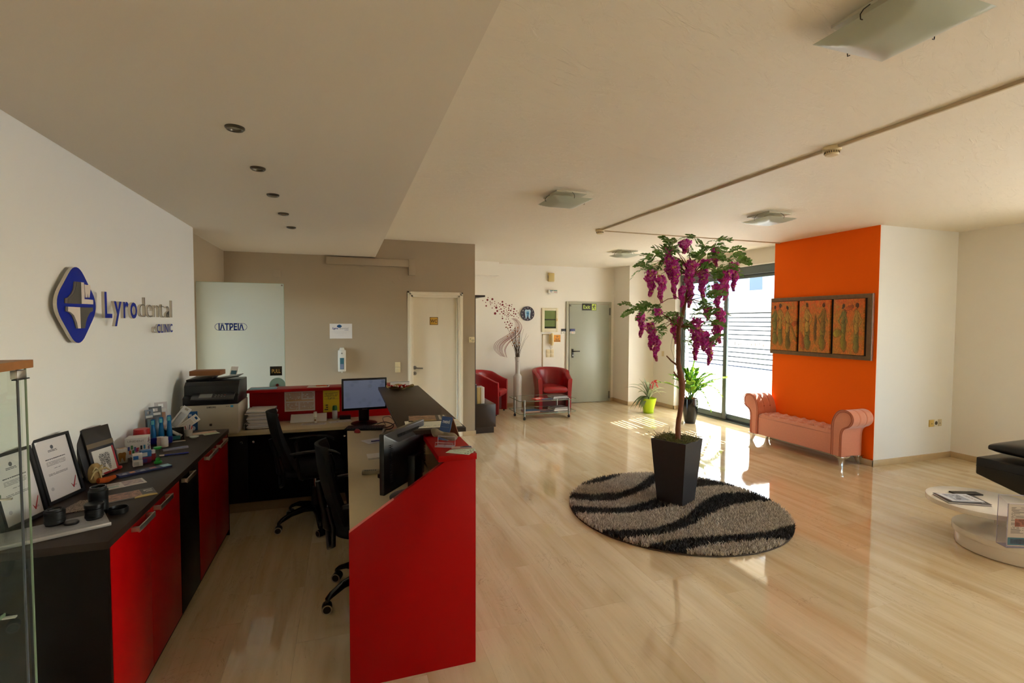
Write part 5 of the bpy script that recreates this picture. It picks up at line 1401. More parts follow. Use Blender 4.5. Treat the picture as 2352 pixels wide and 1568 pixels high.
# ------------------------------------------------------------------ tapered planter and flowering tree
pt = thing('square_planter', 'tall tapered dark grey square planter standing on the rug', 'planter', (PCX, PCY, 0.010), PROT)
PM = M('planter_anthracite', (40, 39, 40), 0.5, var=0.18, scale=40.0, bump=0.15)
def taper(a, b_, z0, z1): return [(sx * q, sy * q, z) for q, z in ((a, z0), (b_, z1)) for sx, sy in ((-1, -1), (1, -1), (1, 1), (-1, 1))]
m = MB(); hb, ht, H = 0.120, 0.166, 0.585
m.add(taper(hb, ht, 0, H), [(0, 3, 2, 1), (0, 1, 5, 4), (1, 2, 6, 5), (2, 3, 7, 6), (3, 0, 4, 7)])
m.add(taper(hb + .02, ht - 0.014, H - 0.20, H), [(0, 4, 5, 1), (1, 5, 6, 2), (2, 6, 7, 3), (3, 7, 4, 0)])
v0 = 4; m.f += [(4, 5, 13, 12), (5, 6, 14, 13), (6, 7, 15, 14), (7, 4, 12, 15)]; m.mi += [0] * 4
m.build('planter_body', PM, pt)
MB().add([(-.15, -.15, H - 0.022), (.15, -.15, H - 0.022), (.15, .15, H - 0.022), (-.15, .15, H - 0.022)], [(0, 1, 2, 3)]).build('soil', M('soil_dark', (46, 38, 26), 0.95, var=0.3, scale=60.0), pt)

tr = wthing('flowering_tree', 'artificial wisteria tree with hanging magenta flower clusters in planter', 'tree', (2.83, 3.69, 0.56))
BARK = M('tree_bark', (120, 72, 48), 0.8, var=0.3, scale=35.0, bump=0.4)
TR = [(2.826, 3.684, 0.50), (2.825, 3.679, 0.62), (2.829, 3.683, 0.745), (2.845, 3.681, 0.835), (2.859, 3.681, 0.952), (2.866, 3.684, 1.073), (2.861, 3.688, 1.132), (2.845, 3.698, 1.221), (2.835, 3.704, 1.294), (2.838, 3.708, 1.401), (2.84, 3.715, 1.58), (2.87, 3.709, 1.694), (2.894, 3.707, 1.811), (2.93, 3.701, 1.973), (2.968, 3.693, 2.081), (3.0, 3.69, 2.16)]
trr = [0.024, 0.024, 0.022, 0.023, 0.023, 0.027, 0.026, 0.022, 0.021, 0.020, 0.018, 0.017, 0.015, 0.013, 0.010, 0.007]
pp = catmull([Vector(p) for p in TR], 3); rr2 = []
for i in range(len(TR) - 1):
    for j in range(3): rr2.append((trr[i] * (1 - j / 3) + trr[i + 1] * j / 3) * random.uniform(0.94, 1.06))
rr2.append(trr[-1])
MB().tube(pp, rr2, 12).build('trunk', BARK, tr, smooth=60)
for a, b_, r_ in (((2.835, 3.703, 1.255), (2.735, 3.74, 1.346), 0.009), ((2.837, 3.698, 1.150), (2.795, 3.714, 1.205), 0.010), ((2.875, 3.683, 1.10), (2.900, 3.676, 1.132), 0.008), ((2.84, 3.71, 1.33), (2.822, 3.715, 1.37), 0.006)):
    MB().tube([a, Vector(a).lerp(Vector(b_), .6) + Vector((0, 0, -.008)), b_], [r_, r_ * .8, r_ * .55], 8).build('cut_branch', BARK, tr, smooth=60)
RAC = [(2.549, 3.724, 2.096, 0.222, 0.098), (2.602, 3.648, 2.05, 0.231, 0.082), (2.744, 3.731, 2.229, 0.199, 0.092), (2.729, 3.633, 2.187, 0.333, 0.082), (2.786, 3.583, 2.353, 0.11, 0.104), (2.919, 3.673, 2.2, 0.421, 0.1), (3.185, 3.802, 2.23, 0.181, 0.096), (3.133, 3.765, 2.109, 0.254, 0.087), (3.241, 3.723, 2.329, 0.167, 0.087), (3.159, 3.511, 2.101, 0.256, 0.098), (3.332, 3.589, 2.184, 0.252, 0.085), (3.116, 3.544, 1.982, 0.235, 0.083), (2.788, 3.61, 1.956, 0.173, 0.052), (2.437, 3.692, 1.729, 0.213, 0.071), (2.601, 3.683, 1.761, 0.068, 0.075), (2.711, 3.942, 1.635, 0.246, 0.088), (2.728, 3.889, 1.52, 0.231, 0.072), (2.897, 3.83, 1.688, 0.238, 0.095), (3.076, 3.766, 1.681, 0.383, 0.119), (2.975, 3.539, 1.567, 0.173, 0.09), (3.049, 3.56, 1.505, 0.233, 0.084), (3.23, 3.645, 1.775, 0.317, 0.086), (3.152, 3.716, 1.791, 0.127, 0.079), (3.264, 3.724, 1.665, 0.202, 0.08), (2.862, 3.901, 2.335, 0.08, 0.088)]
LV = [(2.639, 3.623, 2.322), (2.826, 3.803, 2.374), (2.971, 3.786, 2.402), (2.966, 3.708, 2.352), (3.068, 3.52, 2.344), (3.103, 3.646, 2.334), (2.913, 3.529, 2.271), (3.389, 3.761, 2.286), (3.442, 3.709, 2.242), (3.374, 3.583, 2.216), (2.574, 3.738, 2.185), (2.695, 3.979, 2.161), (2.675, 3.831, 2.207), (2.818, 3.928, 2.233), (2.945, 3.871, 2.287), (2.966, 3.705, 2.251), (3.054, 3.631, 2.246), (2.911, 3.762, 2.163), (2.854, 3.699, 2.078), (3.16, 3.472, 2.127), (3.07, 3.567, 2.073), (3.204, 3.755, 2.015), (2.944, 3.478, 1.841), (2.903, 3.492, 1.797), (2.537, 3.885, 1.772), (2.515, 3.73, 1.746), (2.639, 3.808, 1.779), (2.695, 3.759, 1.786), (2.768, 3.672, 1.717), (2.812, 3.959, 1.656), (2.641, 3.643, 1.633), (2.729, 3.715, 1.656), (2.628, 3.648, 1.581), (3.02, 3.722, 1.743), (2.957, 3.578, 1.74), (3.053, 3.582, 1.725), (3.248, 3.697, 1.713), (2.862, 3.627, 1.641), (2.901, 3.722, 1.586), (3.022, 3.838, 1.512), (2.96, 3.49, 1.612), (2.799, 3.52, 1.479), (3.026, 3.521, 1.484), (2.916, 3.818, 1.72), (3.234, 3.662, 2.22), (2.744, 3.655, 2.28), (2.713, 3.709, 2.255), (2.911, 3.567, 2.194), (3.161, 3.609, 2.111), (2.926, 3.496, 2.121), (2.857, 3.829, 2.246), (2.805, 3.935, 2.153), (2.767, 3.974, 2.124)]
def petal_mat(name, rgb):
    b = B(name); n = b.noise(b.coord('Object'), 40.0, 2.0); c = C3(*rgb)
    b.set('Base Color', b.mix(n, tuple(x * .7 for x in c[:3]) + (1,), tuple(min(1, x * 1.35) for x in c[:3]) + (1,)))
    b.set('Roughness', 0.6); b.set('Subsurface Weight', 0.0)
    tl = b.n('ShaderNodeBsdfTranslucent'); tl.inputs[0].default_value = c
    mx = b.n('ShaderNodeMixShader'); mx.inputs[0].default_value = 0.42
    b.l(b.p.outputs[0], mx.inputs[1]); b.l(tl.outputs[0], mx.inputs[2]); b.l(mx.outputs[0], b.out.inputs[0]); return b.m
PET = [petal_mat('petal_magenta', (224, 66, 188)), petal_mat('petal_deep_magenta', (198, 40, 146)), petal_mat('petal_pale_violet', (232, 130, 208)), petal_mat('petal_cream', (226, 196, 130))]
LEAFM = [petal_mat('leaf_green', (100, 146, 62)), petal_mat('leaf_grey_green', (128, 158, 94))]
rp = random.Random(21)
def cup(m, c, nrm, size, mat):
    """one cupped petal"""
    nrm = nrm.normalized(); a = nrm.orthogonal().normalized(); rot = Matrix.Rotation(rp.uniform(0, 6.28), 3, nrm); a = rot @ a; b_ = nrm.cross(a)
    s = size
    pts = [c - nrm * s * .05]
    for q in range(6):
        an_ = q * PI / 3; pts.append(c + a * math.cos(an_) * s * .52 + b_ * math.sin(an_) * s * .46 + nrm * s * (.12 + .16 * abs(math.sin(an_))))
    m.mat(mat).add(pts, [(0, q + 1, (q + 1) % 6 + 1) for q in range(6)])
for (x, y, z, L, w_) in RAC:
    m = MB(); w_ *= 1.22; n = int(170 + 1500 * L * (w_ / 0.09))
    for i in range(n):
        t = rp.random() ** 0.9
        rad = w_ * 0.54 * (1 - 0.84 * t ** 1.15) * math.sqrt(rp.uniform(0.25, 1.0)) * (0.86 + 0.22 * math.sin(t * L * 95 + x * 40))
        if t < 0.06: rad *= 0.7
        a = rp.uniform(0, 2 * PI)
        nrm = Vector((math.cos(a), math.sin(a), rp.uniform(-0.5, 0.5)))
        c = Vector((math.cos(a) * rad + 0.01 * math.sin(t * 9 + x * 50), math.sin(a) * rad, -L * t))
        mt = 0 if rp.random() < .5 else (1 if rp.random() < .5 else 2)
        if t > .75 and rp.random() < .45: mt = 1
        if rp.random() < (.10 if t < .8 else .22): mt = 3
        cup(m, c, nrm, rp.uniform(.018, .028) * (1 - .40 * t), mt)
    m.mat(1).tube([(0, 0, 0.02), (0, 0, -L)], 0.0015, 4)
    m.build('flower_cluster', PET, tr, loc=(x, y, z), smooth=60)
def leaflet(m, base, d, up, ln, wd, mat):
    d = d.normalized(); sd = d.cross(up); sd = sd.normalized() if sd.length > 1e-5 else d.orthogonal().normalized(); nn = sd.cross(d).normalized()
    pts = [base, base + d * ln * .35 + sd * wd, base + d * ln * .75 + sd * wd * .8 - nn * ln * .05, base + d * ln - nn * ln * .12, base + d * ln * .75 - sd * wd * .8 - nn * ln * .05, base + d * ln * .35 - sd * wd, base + d * ln * .5 - nn * wd * .35]
    m.mat(mat).add(pts, [(0, 1, 6), (1, 2, 6), (2, 3, 6), (3, 4, 6), (4, 5, 6), (5, 0, 6)])
sprays = []
for k in range(4):
    m = MB(); L = 0.13
    pts = [Vector((L * t, 0, 0.025 * math.sin(t * 2.6) - 0.035 * t * t)) for t in [i / 6 for i in range(7)]]
    m.mat(0).tube(pts, 0.0014, 4)
    for i in range(1, 7):
        for s_ in (-1, 1):
            d = Vector((0.55, s_ * 0.85, rp.uniform(-.35, .25))); leaflet(m, pts[i], d, Vector((0, 0, 1)), rp.uniform(.038, .052), rp.uniform(.0125, .0165), rp.randint(0, 1))
    leaflet(m, pts[6], Vector((1, 0, -.2)), Vector((0, 0, 1)), .05, .013, 0)
    sprays.append(m.mesh('leaf_spray', LEAFM, smooth=60))
hubs = [Vector((2.95, 3.70, 2.05)), Vector((2.90, 3.705, 1.84)), Vector((2.85, 3.712, 1.60))]
for i, p in enumerate(LV):
    v = Vector(p); hub = min(hubs, key=lambda q: (q - v).length + (0.15 if q.z > v.z + .25 else 0))
    for k in range(3):
        d = (v - hub); az = math.atan2(d.y, d.x) + rp.uniform(-1.0, 1.0)
        o = link('leaf_spray', sprays[rp.randint(0, 3)], tr, v + Vector((rp.uniform(-.035, .035), rp.uniform(-.05, .05), rp.uniform(-.03, .03))), (rp.uniform(-1.2, 1.2), rp.uniform(-.7, .5), az)); s_ = rp.uniform(.65, .92); o.scale = (s_, s_, s_)
    if i % 2 == 0:
        mid = hub.lerp(v, .55) + Vector((0, 0, .05))
        MB().tube([hub, hub.lerp(mid, .5) + Vector((0, 0, .02)), mid, v], [.006, .0045, .003, .002], 6).build('branch', BARK, tr, smooth=60)
for i, (x, y, z, L, w_) in enumerate(RAC):
    v = Vector((x, y, z + .015)); hub = min(hubs, key=lambda q: (q - v).length)
    mid = hub.lerp(v, .6) + Vector((0, 0, .07))
    if i % 2: MB().tube([hub, mid, v], [.005, .003, .0015], 6).build('branch', BARK, tr, smooth=60)
VINE = M('vine_dark', (62, 58, 40), 0.8)
for k in range(16):
    x0 = rp.uniform(-.10, .12); z = rp.uniform(1.45, 1.75); pts = []
    px, py = 2.85 + x0 * .4, 3.70 + rp.uniform(-.06, .06)
    for j in range(9):
        pts.append((px, py, z)); px += rp.uniform(-.022, .022) + x0 * .03; py += rp.uniform(-.02, .02); z -= rp.uniform(.03, .075)
    MB().tube(pts, 0.0011, 4).build('vine', VINE, tr)
# mossy filling with loose tendrils
m = MB(); rm = random.Random(8)
for k in range(520):
    a, q = rm.uniform(0, 2 * PI), math.sqrt(rm.random()) * 0.16
    lx_, ly_ = max(-.145, min(.145, q * math.cos(a) * 1.2)), max(-.145, min(.145, q * math.sin(a) * 1.2))
    X = PCX + lx_ * math.cos(PROT) - ly_ * math.sin(PROT); Y = PCY + lx_ * math.sin(PROT) + ly_ * math.cos(PROT)
    d = Vector((rm.uniform(-1, 1), rm.uniform(-1, 1), rm.uniform(.0, .5))).normalized(); l = rm.uniform(.03, .075)
    p0 = Vector((X, Y, 0.582)); m.mat(rm.randint(0, 1))
    m.tube([p0, p0 + d * l * .5 + Vector((0, 0, .018)), p0 + d * l + Vector((0, 0, .012))], [.002, .0018, .001], 4)
o = m.build('moss', [M('moss_green', (96, 104, 54), 0.9), M('moss_olive', (120, 112, 70), 0.9)], tr); o['kind'] = 'stuff'
for k in range(12):
    a = rm.uniform(0, 2 * PI); p = Vector((PCX + math.cos(a) * .14, PCY + math.sin(a) * .14, 0.60)); d = Vector((math.cos(a), math.sin(a), rm.uniform(.1, .7))); pts = [p]
    for j in range(5): p = p + d * .022 + Vector((rm.uniform(-.012, .012), rm.uniform(-.012, .012), rm.uniform(-.016, .006))); pts.append(p)
    MB().tube(pts, 0.0014, 4).build('tendril', VINE, tr)

# ------------------------------------------------------------------ plant in the glossy black pot by the window
bp = thing('black_plant_pot', 'glossy black plant pot standing by the sliding glass door', 'plant pot', (5.345, 6.66, 0))
MB().lathe([(0.0, 0.0), (0.078, 0.0), (0.086, 0.01), (0.106, 0.12), (0.122, 0.25), (0.124, 0.33), (0.120, 0.405), (0.110, 0.408), (0.106, 0.36), (0.0, 0.36)], 40).build('pot_body', M('glossy_black_ceramic', (24, 23, 22), 0.10), bp, smooth=40)
zz = wthing('glossy_leaf_plant', 'bright green plant with glossy paired leaflets in the black pot', 'plant', (5.345, 6.66, 0.36))
ZL = [petal_mat('zz_leaf_bright', (150, 190, 50)), petal_mat('zz_leaf_deep', (84, 136, 48))]
base = Vector((5.345, 6.66, 0.37))
TIPS = [(4.854, 6.786, 0.668), (5.043, 6.727, 0.782), (5.258, 6.657, 0.867), (5.387, 6.622, 1.066), (5.559, 6.553, 0.812), (5.652, 6.521, 0.798), (5.866, 6.446, 0.743), (5.777, 6.465, 0.481), (5.62, 6.507, 0.233), (5.278, 6.72, 0.848), (5.116, 6.76, 0.711), (5.464, 6.68, 0.713), (5.678, 6.556, 0.671), (5.50, 6.75, 0.86), (5.20, 6.50, 0.70), (5.44, 6.45, 0.66)]
rz_ = random.Random(14)
for k, tp_ in enumerate(TIPS):
    tv = Vector(tp_); d = tv - base; hor = Vector((d.x, d.y, 0)); L = d.length
    if d.z < 0.15: ctrl = base + hor * .45 + Vector((0, 0, .42 + .1 * d.z))
    else: ctrl = base + hor * .30 + Vector((0, 0, d.z * .75 + .05))
    b0 = base + Vector((rz_.uniform(-.05, .05), rz_.uniform(-.05, .05), 0))
    pts = [b0 * (1 - t) ** 2 + ctrl * 2 * t * (1 - t) + tv * t * t for t in [i / 16 for i in range(17)]]
    m = MB(); m.mat(1).tube(pts, [.007 * (1 - .75 * i / 16) for i in range(17)], 5)
    for i in range(4, 17):
        tan = (pts[min(i + 1, 16)] - pts[i - 1]).normalized(); sd = tan.cross(Vector((0, 0, 1)));
        if sd.length < .05: sd = Vector((1, 0, 0))
        sd.normalize()
        for s_ in (-1, 1):
            leaflet(m, pts[i], tan * .55 + sd * s_ + Vector((0, 0, rz_.uniform(.0, .5))), sd.cross(tan), rz_.uniform(.080, .105), rz_.uniform(.021, .028), 0 if rz_.random() < .6 else 1)
    leaflet(m, pts[16], tan, Vector((0, 0, 1)), .06, .018, 0)
    m.build('frond', ZL, zz, smooth=60)
for k in range(7):
    a = rz_.uniform(0, 6.28); p = base + Vector((math.cos(a) * .07, math.sin(a) * .07, -.01))
    MB().tube([p, p + Vector((rz_.uniform(-.02, .02), rz_.uniform(-.02, .02), rz_.uniform(.05, .11)))], [.010, .002], 6).build('dry_sheath', M('sheath_orange', (176, 96, 44), 0.8), zz, smooth=60)

# ------------------------------------------------------------------ plant in the lime green pot
gp = thing('lime_plant_pot', 'lime green plastic plant pot with saucer in the back corner', 'plant pot', (5.215, 7.64, 0))
LIME = M('lime_plastic', (176, 204, 22), 0.38)
MB().lathe([(0.0, 0.024), (0.086, 0.024), (0.094, 0.06), (0.118, 0.16), (0.138, 0.255), (0.141, 0.27), (0.132, 0.27), (0.128, 0.235), (0.0, 0.235)], 40).build('pot_body', LIME, gp, smooth=40)
MB().lathe([(0.0, 0.0), (0.086, 0.0), (0.098, 0.030), (0.092, 0.030), (0.086, 0.018), (0.0, 0.018)], 40).build('saucer', M('lime_plastic_dark', (158, 186, 16), 0.4), gp, smooth=40)
bm_ = wthing('strap_leaf_plant', 'grey-green arching strap-leaf plant with red bracts in the lime pot', 'plant', (5.215, 7.64, 0.24))
SL = [petal_mat('strap_leaf_grey_green', (156, 170, 134)), petal_mat('strap_leaf_pale', (196, 200, 160)), petal_mat('strap_leaf_dark', (104, 120, 84))]
base = Vector((5.205, 7.62, 0.25))
ST = [(4.762, 7.738, 0.456, .016, 2), (4.822, 7.72, 0.503, .016, 0), (4.862, 7.689, 0.088, .024, 2), (4.936, 7.663, 0.073, .026, 2), (5.018, 7.60, 0.049, .034, 0), (5.016, 7.66, 0.63, .020, 0), (5.098, 7.633, 0.653, .018, 0), (5.156, 7.608, 0.544, .022, 1), (5.261, 7.575, 0.56, .024, 2), (5.364, 7.537, 0.529, .022, 0), (5.482, 7.493, 0.435, .016, 1), (5.489, 7.488, 0.373, .016, 1), (5.429, 7.504, 0.27, .016, 1), (5.408, 7.519, 0.466, .018, 1), (5.075, 7.636, 0.544, .022, 0), (4.962, 7.60, 0.386, .026, 0), (4.90, 7.62, 0.12, .022, 0), (4.97, 7.58, 0.10, .030, 2), (5.05, 7.56, 0.10, .028, 0), (5.32, 7.50, 0.42, .022, 0), (5.22, 7.50, 0.42, .026, 1), (5.14, 7.54, 0.47, .024, 0), (5.02, 7.72, 0.50, .022, 2), (5.30, 7.70, 0.50, .022, 2)]
for (x, y, z, wd, mi) in ST:
    tv = Vector((x, y, z)); d = tv - base
    top = max(0.12, d.z + (0.22 if d.z < 0.05 else 0.02))
    ctrl = base + Vector((d.x * .35, d.y * .35, top * 1.15 + .05)) if d.z < .3 else base + Vector((d.x * .25, d.y * .25, d.z * .7))
    pts = [base * (1 - t) ** 2 + ctrl * 2 * t * (1 - t) + tv * t * t for t in [i / 12 for i in range(13)]]
    m = MB(); vs = []
    sd = Vector((-d.y, d.x, 0)); sd = sd.normalized() if sd.length > .02 else Vector((1, 0, 0))
    for i, p in enumerate(pts):
        f = i / 12; ww = wd * 1.35 * (0.55 + 0.45 * math.sin(PI * min(1, f * 1.1))) * (1 if f < .8 else max(.08, (1 - f) / .2))
        vs += [p + sd * ww, p - Vector((0, 0, ww * .35)), p - sd * ww]
    m.mat(mi).add(vs, [(i * 3 + k, i * 3 + k + 1, i * 3 + 4 + k, i * 3 + 3 + k) for i in range(12) for k in (0, 1)])
    m.build('strap_leaf', SL, bm_, smooth=70)
RB = petal_mat('red_bract', (176, 24, 16))
for (a, b_) in (((5.225, 7.56, .40), (5.262, 7.56, .60)), ((5.255, 7.56, .585), (5.335, 7.545, .60)), ((5.26, 7.56, .59), (5.20, 7.56, .53)), ((5.20, 7.56, .53), (5.19, 7.56, .44)), ((5.30, 7.55, .55), (5.345, 7.54, .46)), ((5.26, 7.56, .59), (5.33, 7.54, .545))):
    m = MB(); a, b_ = Vector(a), Vector(b_); leaflet(m, a, b_ - a, Vector((0, 1, 0)), (b_ - a).length, .013, 0); m.build('red_bract', RB, bm_, smooth=60)
# ------------------------------------------------------------------ glass display case in the left foreground
vc = wthing('glass_display_case', 'glass display case with oak top cut by the left edge', 'display case', (-1.08, 1.5, 0))
VX0, VX1, VY0, VY1, VZ = -1.305, -0.868, 0.85, 1.785, 1.512
OAK = M('oak_top', (150, 98, 48), 0.5, var=0.3, scale=22.0)
box('top_board', VX0, VY0, VZ, VX1 + 0.014, VY1 + 0.012, VZ + 0.023, OAK, vc, bevel=0.001)
VGL = glass_mat('case_glass', (0.88, 0.93, 0.89)); VED = M('case_glass_edge', (110, 128, 104), 0.12); VEP = M('case_glass_edge_dark', (74, 78, 84), 0.15)
MB().add([(VX1, VY0, 0.02), (VX1, VY1 - 0.02, 0.02), (VX1, VY1 - 0.02, VZ), (VX1, VY0, VZ)], [(0, 1, 2, 3)]).build('side_pane', VGL, vc)
MB().add([(VX0, VY1, 0.02), (VX1, VY1, 0.02), (VX1, VY1, VZ), (VX0, VY1, VZ)], [(0, 1, 2, 3)]).build('far_pane', VGL, vc)
box('pane_edge', VX1 - 0.0015, VY1 - 0.003, 0.02, VX1 + 0.0015, VY1 + 0.003, VZ, VED, vc)
box('pane_edge', VX1 - 0.003, VY1 - 0.038, 0.02, VX1 + 0.001, VY1 - 0.032, VZ, VEP, vc)
box('hinge_clip', VX1 - 0.012, VY1 - 0.045, VZ - 0.028, VX1 + 0.004, VY1 - 0.004, VZ - 0.004, STEEL, vc, bevel=0.001)
box('hinge_pin', VX1 - 0.004, VY1 - 0.055, VZ - 0.031, VX1 + 0.008, VY1 + 0.004, VZ - 0.028, BLK, vc)
for z in (1.165, 0.835, 0.50):
    MB().add([(VX0, VY0, z), (VX1 - 0.03, VY0, z), (VX1 - 0.03, VY1 - 0.07, z), (VX0, VY1 - 0.07, z)], [(0, 1, 2, 3)]).build('glass_shelf', VGL, vc)
    box('shelf_edge', VX1 - 0.031, VY0, z - 0.004, VX1 - 0.028, VY1 - 0.07, z + 0.004, VED, vc)
    box('shelf_pin', VX1 - 0.03, VY1 - 0.085, z - 0.008, VX1, VY1 - 0.075, z - 0.004, STEEL, vc)
box('case_base', VX0, VY0, 0.0, VX1, VY1, 0.02, OAK, vc)
bxm = M('case_content_dark', (40, 36, 34), 0.5, var=0.3, scale=20.0)

# ------------------------------------------------------------------ framed certificates and albums leaning on the wall
TZ = 0.8205
CERT = printed('certificate_print', (206, 200, 202), [('e', .50, .86, .045, .034, (70, 70, 76)), ('t', .36, .64, .785, .825, (60, 60, 66), 2, 30.0), ('t', .22, .82, .66, .69, (50, 50, 58), 1, 40.0), ('t', .22, .80, .56, .635, (130, 128, 132), 4, 40.0), ('t', .40, .60, .50, .515, (80, 80, 86), 1, 30.0), ('t', .2, .78, .40, .44, (110, 108, 112), 2, 40.0), ('e', .2, .18, .045, .03, (170, 164, 170)), ('t', .78, .92, .10, .13, (120, 120, 126), 2, 30.0)])
def cert(label, loc, rot):
    t = thing('framed_certificate', label, 'certificate', loc, rot=rot)
    w_, h_ = 0.215, 0.300     # stands in local XZ, faces -Y
    m = MB(); f = 0.013
    m.box(-w_ / 2, -0.012, 0, w_ / 2, 0.006, f); m.box(-w_ / 2, -0.012, h_ - f, w_ / 2, 0.006, h_); m.box(-w_ / 2, -0.012, f, -w_ / 2 + f, 0.006, h_ - f); m.box(w_ / 2 - f, -0.012, f, w_ / 2, 0.006, h_ - f)
    m.build('frame', M('black_frame', (10, 9, 9), 0.35, spec=0.3), t)
    MB().box(-w_ / 2 + f, -h_ / 2 + f, 0, w_ / 2 - f, h_ / 2 - f, 0.003).build('certificate_sheet', CERT, t, (0, 0.0, h_ / 2), (PI / 2, 0, 0))
    MB().box(-w_ / 2 + f, 0.001, f, w_ / 2 - f, 0.005, h_ - f).build('backing', M('white_paper', (226, 222, 218), 0.7), t)
    ck_ = MB(); ck_.prism([(0.048, 0.056), (0.058, 0.042), (0.084, 0.086), (0.085, 0.082), (0.060, 0.034), (0.057, 0.034)], -0.0046, -0.0034, 'y'); ck_.build('red_tick', M('tick_red', (170, 24, 36), 0.5), t)
    return t
cert('black framed certificate with red tick leaning on the wall beside the display case', (-1.236, 2.815, TZ), (R(-13), 0, R(78)))
cert('black framed certificate with red tick seen through the display case glass', (-1.243, 2.525, TZ), (R(-12), 0, R(80)))
al = thing('photo_album', 'dark album with white tooth card and red ribbon leaning on the wall', 'album', (-1.215, 3.20, TZ), rot=(R(-14), 0, R(72)))
ALB = M('album_dark_leather', (24, 17, 15), 0.4, var=0.2, scale=30.0)
box('album_cover', -0.085, 0.0, 0.0, 0.085, 0.012, 0.262, ALB, al, bevel=0.002)
box('gold_band', -0.086, -0.001, 0.155, 0.086, 0.0005, 0.180, M('dull_gold', (96, 78, 46), 0.4), al)
box('white_card', -0.070, -0.003, 0.006, 0.070, -0.0005, 0.140, M('card_white', (222, 218, 210), 0.6), al)
def speckle():
    b = B('speckled_tooth'); n = b.noise(b.coord('Object'), 260.0, 2.0); b.set('Base Color', b.mix(n.gt(0.5), C3(30, 28, 28), C3(210, 206, 200))); b.set('Roughness', 0.6); return b.m
MB().prism([(a * 0.56, 0.075 + b_ * 0.52) for a, b_ in tooth], -0.0042, -0.003, 'y').build('tooth_picture', speckle(), al)
m = MB(); m.box(0.060, -0.0045, 0.004, 0.070, -0.003, 0.142); m.box(-0.072, -0.0045, 0.004, 0.072, -0.003, 0.013)
m.build('red_ribbon', M('ribbon_red', (176, 14, 30), 0.4), al)
MB().lathe([(0.0, -0.012), (0.012, -0.005), (0.012, 0.006), (0.0, 0.012)], 8).build('ribbon_bow', M('ribbon_red', (176, 14, 30), 0.4), al, (0.07, -0.008, 0.012), smooth=60)
al2 = thing('photo_album', 'second dark album standing behind the one with the tooth card', 'album', (-1.238, 3.172, TZ), rot=(R(-14), 0, R(72)))
box('album_cover', -0.088, 0.0, 0.0, 0.088, 0.014, 0.262, ALB, al2, bevel=0.003)
box('album_pages', -0.084, 0.003, 0.2605, 0.084, 0.011, 0.2635, PAPER, al2)

# dried ornament
dr = thing('dried_ornament', 'dried seed pods and orange flower ornament between certificate and album', 'ornament', (-1.205, 3.025, TZ), R(60))
m = MB(); m.grid(14, 10, lambda u, v: (0.030 * math.cos(2 * PI * u) * math.sin(PI * v) ** .7 * (1 + .12 * math.sin(10 * PI * u)), 0.022 * math.sin(2 * PI * u) * math.sin(PI * v) ** .7 * (1 + .12 * math.sin(10 * PI * u)), 0.052 + 0.052 * math.cos(PI * v)), True)
m.build('pod', M('dried_straw', (168, 142, 92), 0.85, var=0.35, scale=60.0), dr, smooth=60, weld=True)
for k in range(5):
    a = k * 1.2
    MB().tube([(0.0, -0.02, 0.07), (0.03 * math.cos(a), -0.03, 0.075 + .02 * math.sin(a)), (0.055 * math.cos(a), -0.035, 0.05 + .03 * math.sin(a))], [.006, .005, .002], 6).build('straw_bow', M('straw_pale', (196, 176, 126), 0.8), dr, smooth=60)
MB().tube([(-0.01, -0.03, 0.018), (0.03, -0.035, 0.012), (0.075, -0.03, 0.014)], [.014, .016, .010], 8).build('orange_flower', M('dried_orange', (186, 84, 24), 0.85, var=0.3, scale=70.0), dr, smooth=60)
MB().lathe([(0.0, -0.008), (0.008, 0), (0.0, 0.008)], 10).build('silver_bead', STEEL, dr, (0.01, -0.035, 0.045), smooth=60)

# ------------------------------------------------------------------ camera lenses on a grey laptop-like folder
nb = thing('grey_folder', 'pale grey folder with silver spine under the camera lenses', 'folder', (-1.085, 2.385, TZ), R(27))
box('cover', -0.16, -0.082, 0.0, 0.16, 0.082, 0.012, printed('grey_folder_cover', (140, 138, 138), [('t', .05, .95, .25, .95, (120, 118, 120), 30, 40.0)]), nb, bevel=0.002)
box('spine', -0.163, -0.090, 0.0, 0.163, -0.082, 0.014, M('silver_spine', (176, 170, 166), 0.35, 0.4), nb, bevel=0.002)
LB = M('lens_black_rubber', (8, 8, 9), 0.5, var=0.2, scale=160.0, spec=0.3); LR = M('lens_metal_ring', (120, 120, 124), 0.25, 0.9); LGs = M('lens_front_glass', (10, 10, 16), 0.05)
def lens_(label, loc, r_, h_, flip=False, group='camera lenses on the worktop'):
    t = thing('camera_lens', label, 'camera lens', loc, 0, group)
    MB().lathe([(0.0, 0.0), (r_ * .88, 0.0), (r_ * .92, h_ * .12), (r_, h_ * .16), (r_, h_ * .34), (r_ * .97, h_ * .36), (r_ * .97, h_ * .62), (r_, h_ * .64), (r_, h_ * .86), (r_ * .86, h_ * .9), (r_ * .84, h_), (r_ * .70, h_), (r_ * .66, h_ * .93), (0, h_ * .91)], 36).build('barrel', LB, t, smooth=30)
    MB().lathe([(r_ * .925, h_ * .10), (r_ * .945, h_ * .115), (r_ * .925, h_ * .13)], 36, closed_ends=False).build('metal_ring', LR, t, smooth=30)
    MB().lathe([(r_ * .72, h_ * 1.001), (r_ * .80, h_ * 1.004), (r_ * .82, h_ * 1.0)], 36, closed_ends=False).build('mount_ring', LR if flip else LB, t, smooth=30)
    MB().lathe([(0, h_ * .95), (r_ * .5, h_ * .94), (r_ * .66, h_ * .925)], 28, closed_ends=False).build('front_glass', LGs, t, smooth=60)
    return t
FZ = TZ + 0.0125
lens_('squat black camera lens on the grey folder nearest the display case', (-1.105, 2.43, FZ), 0.0335, 0.062)
lens_('tallest black camera lens with metal mount standing behind the capped lens', (-1.005, 2.545, TZ), 0.0345, 0.118, True)
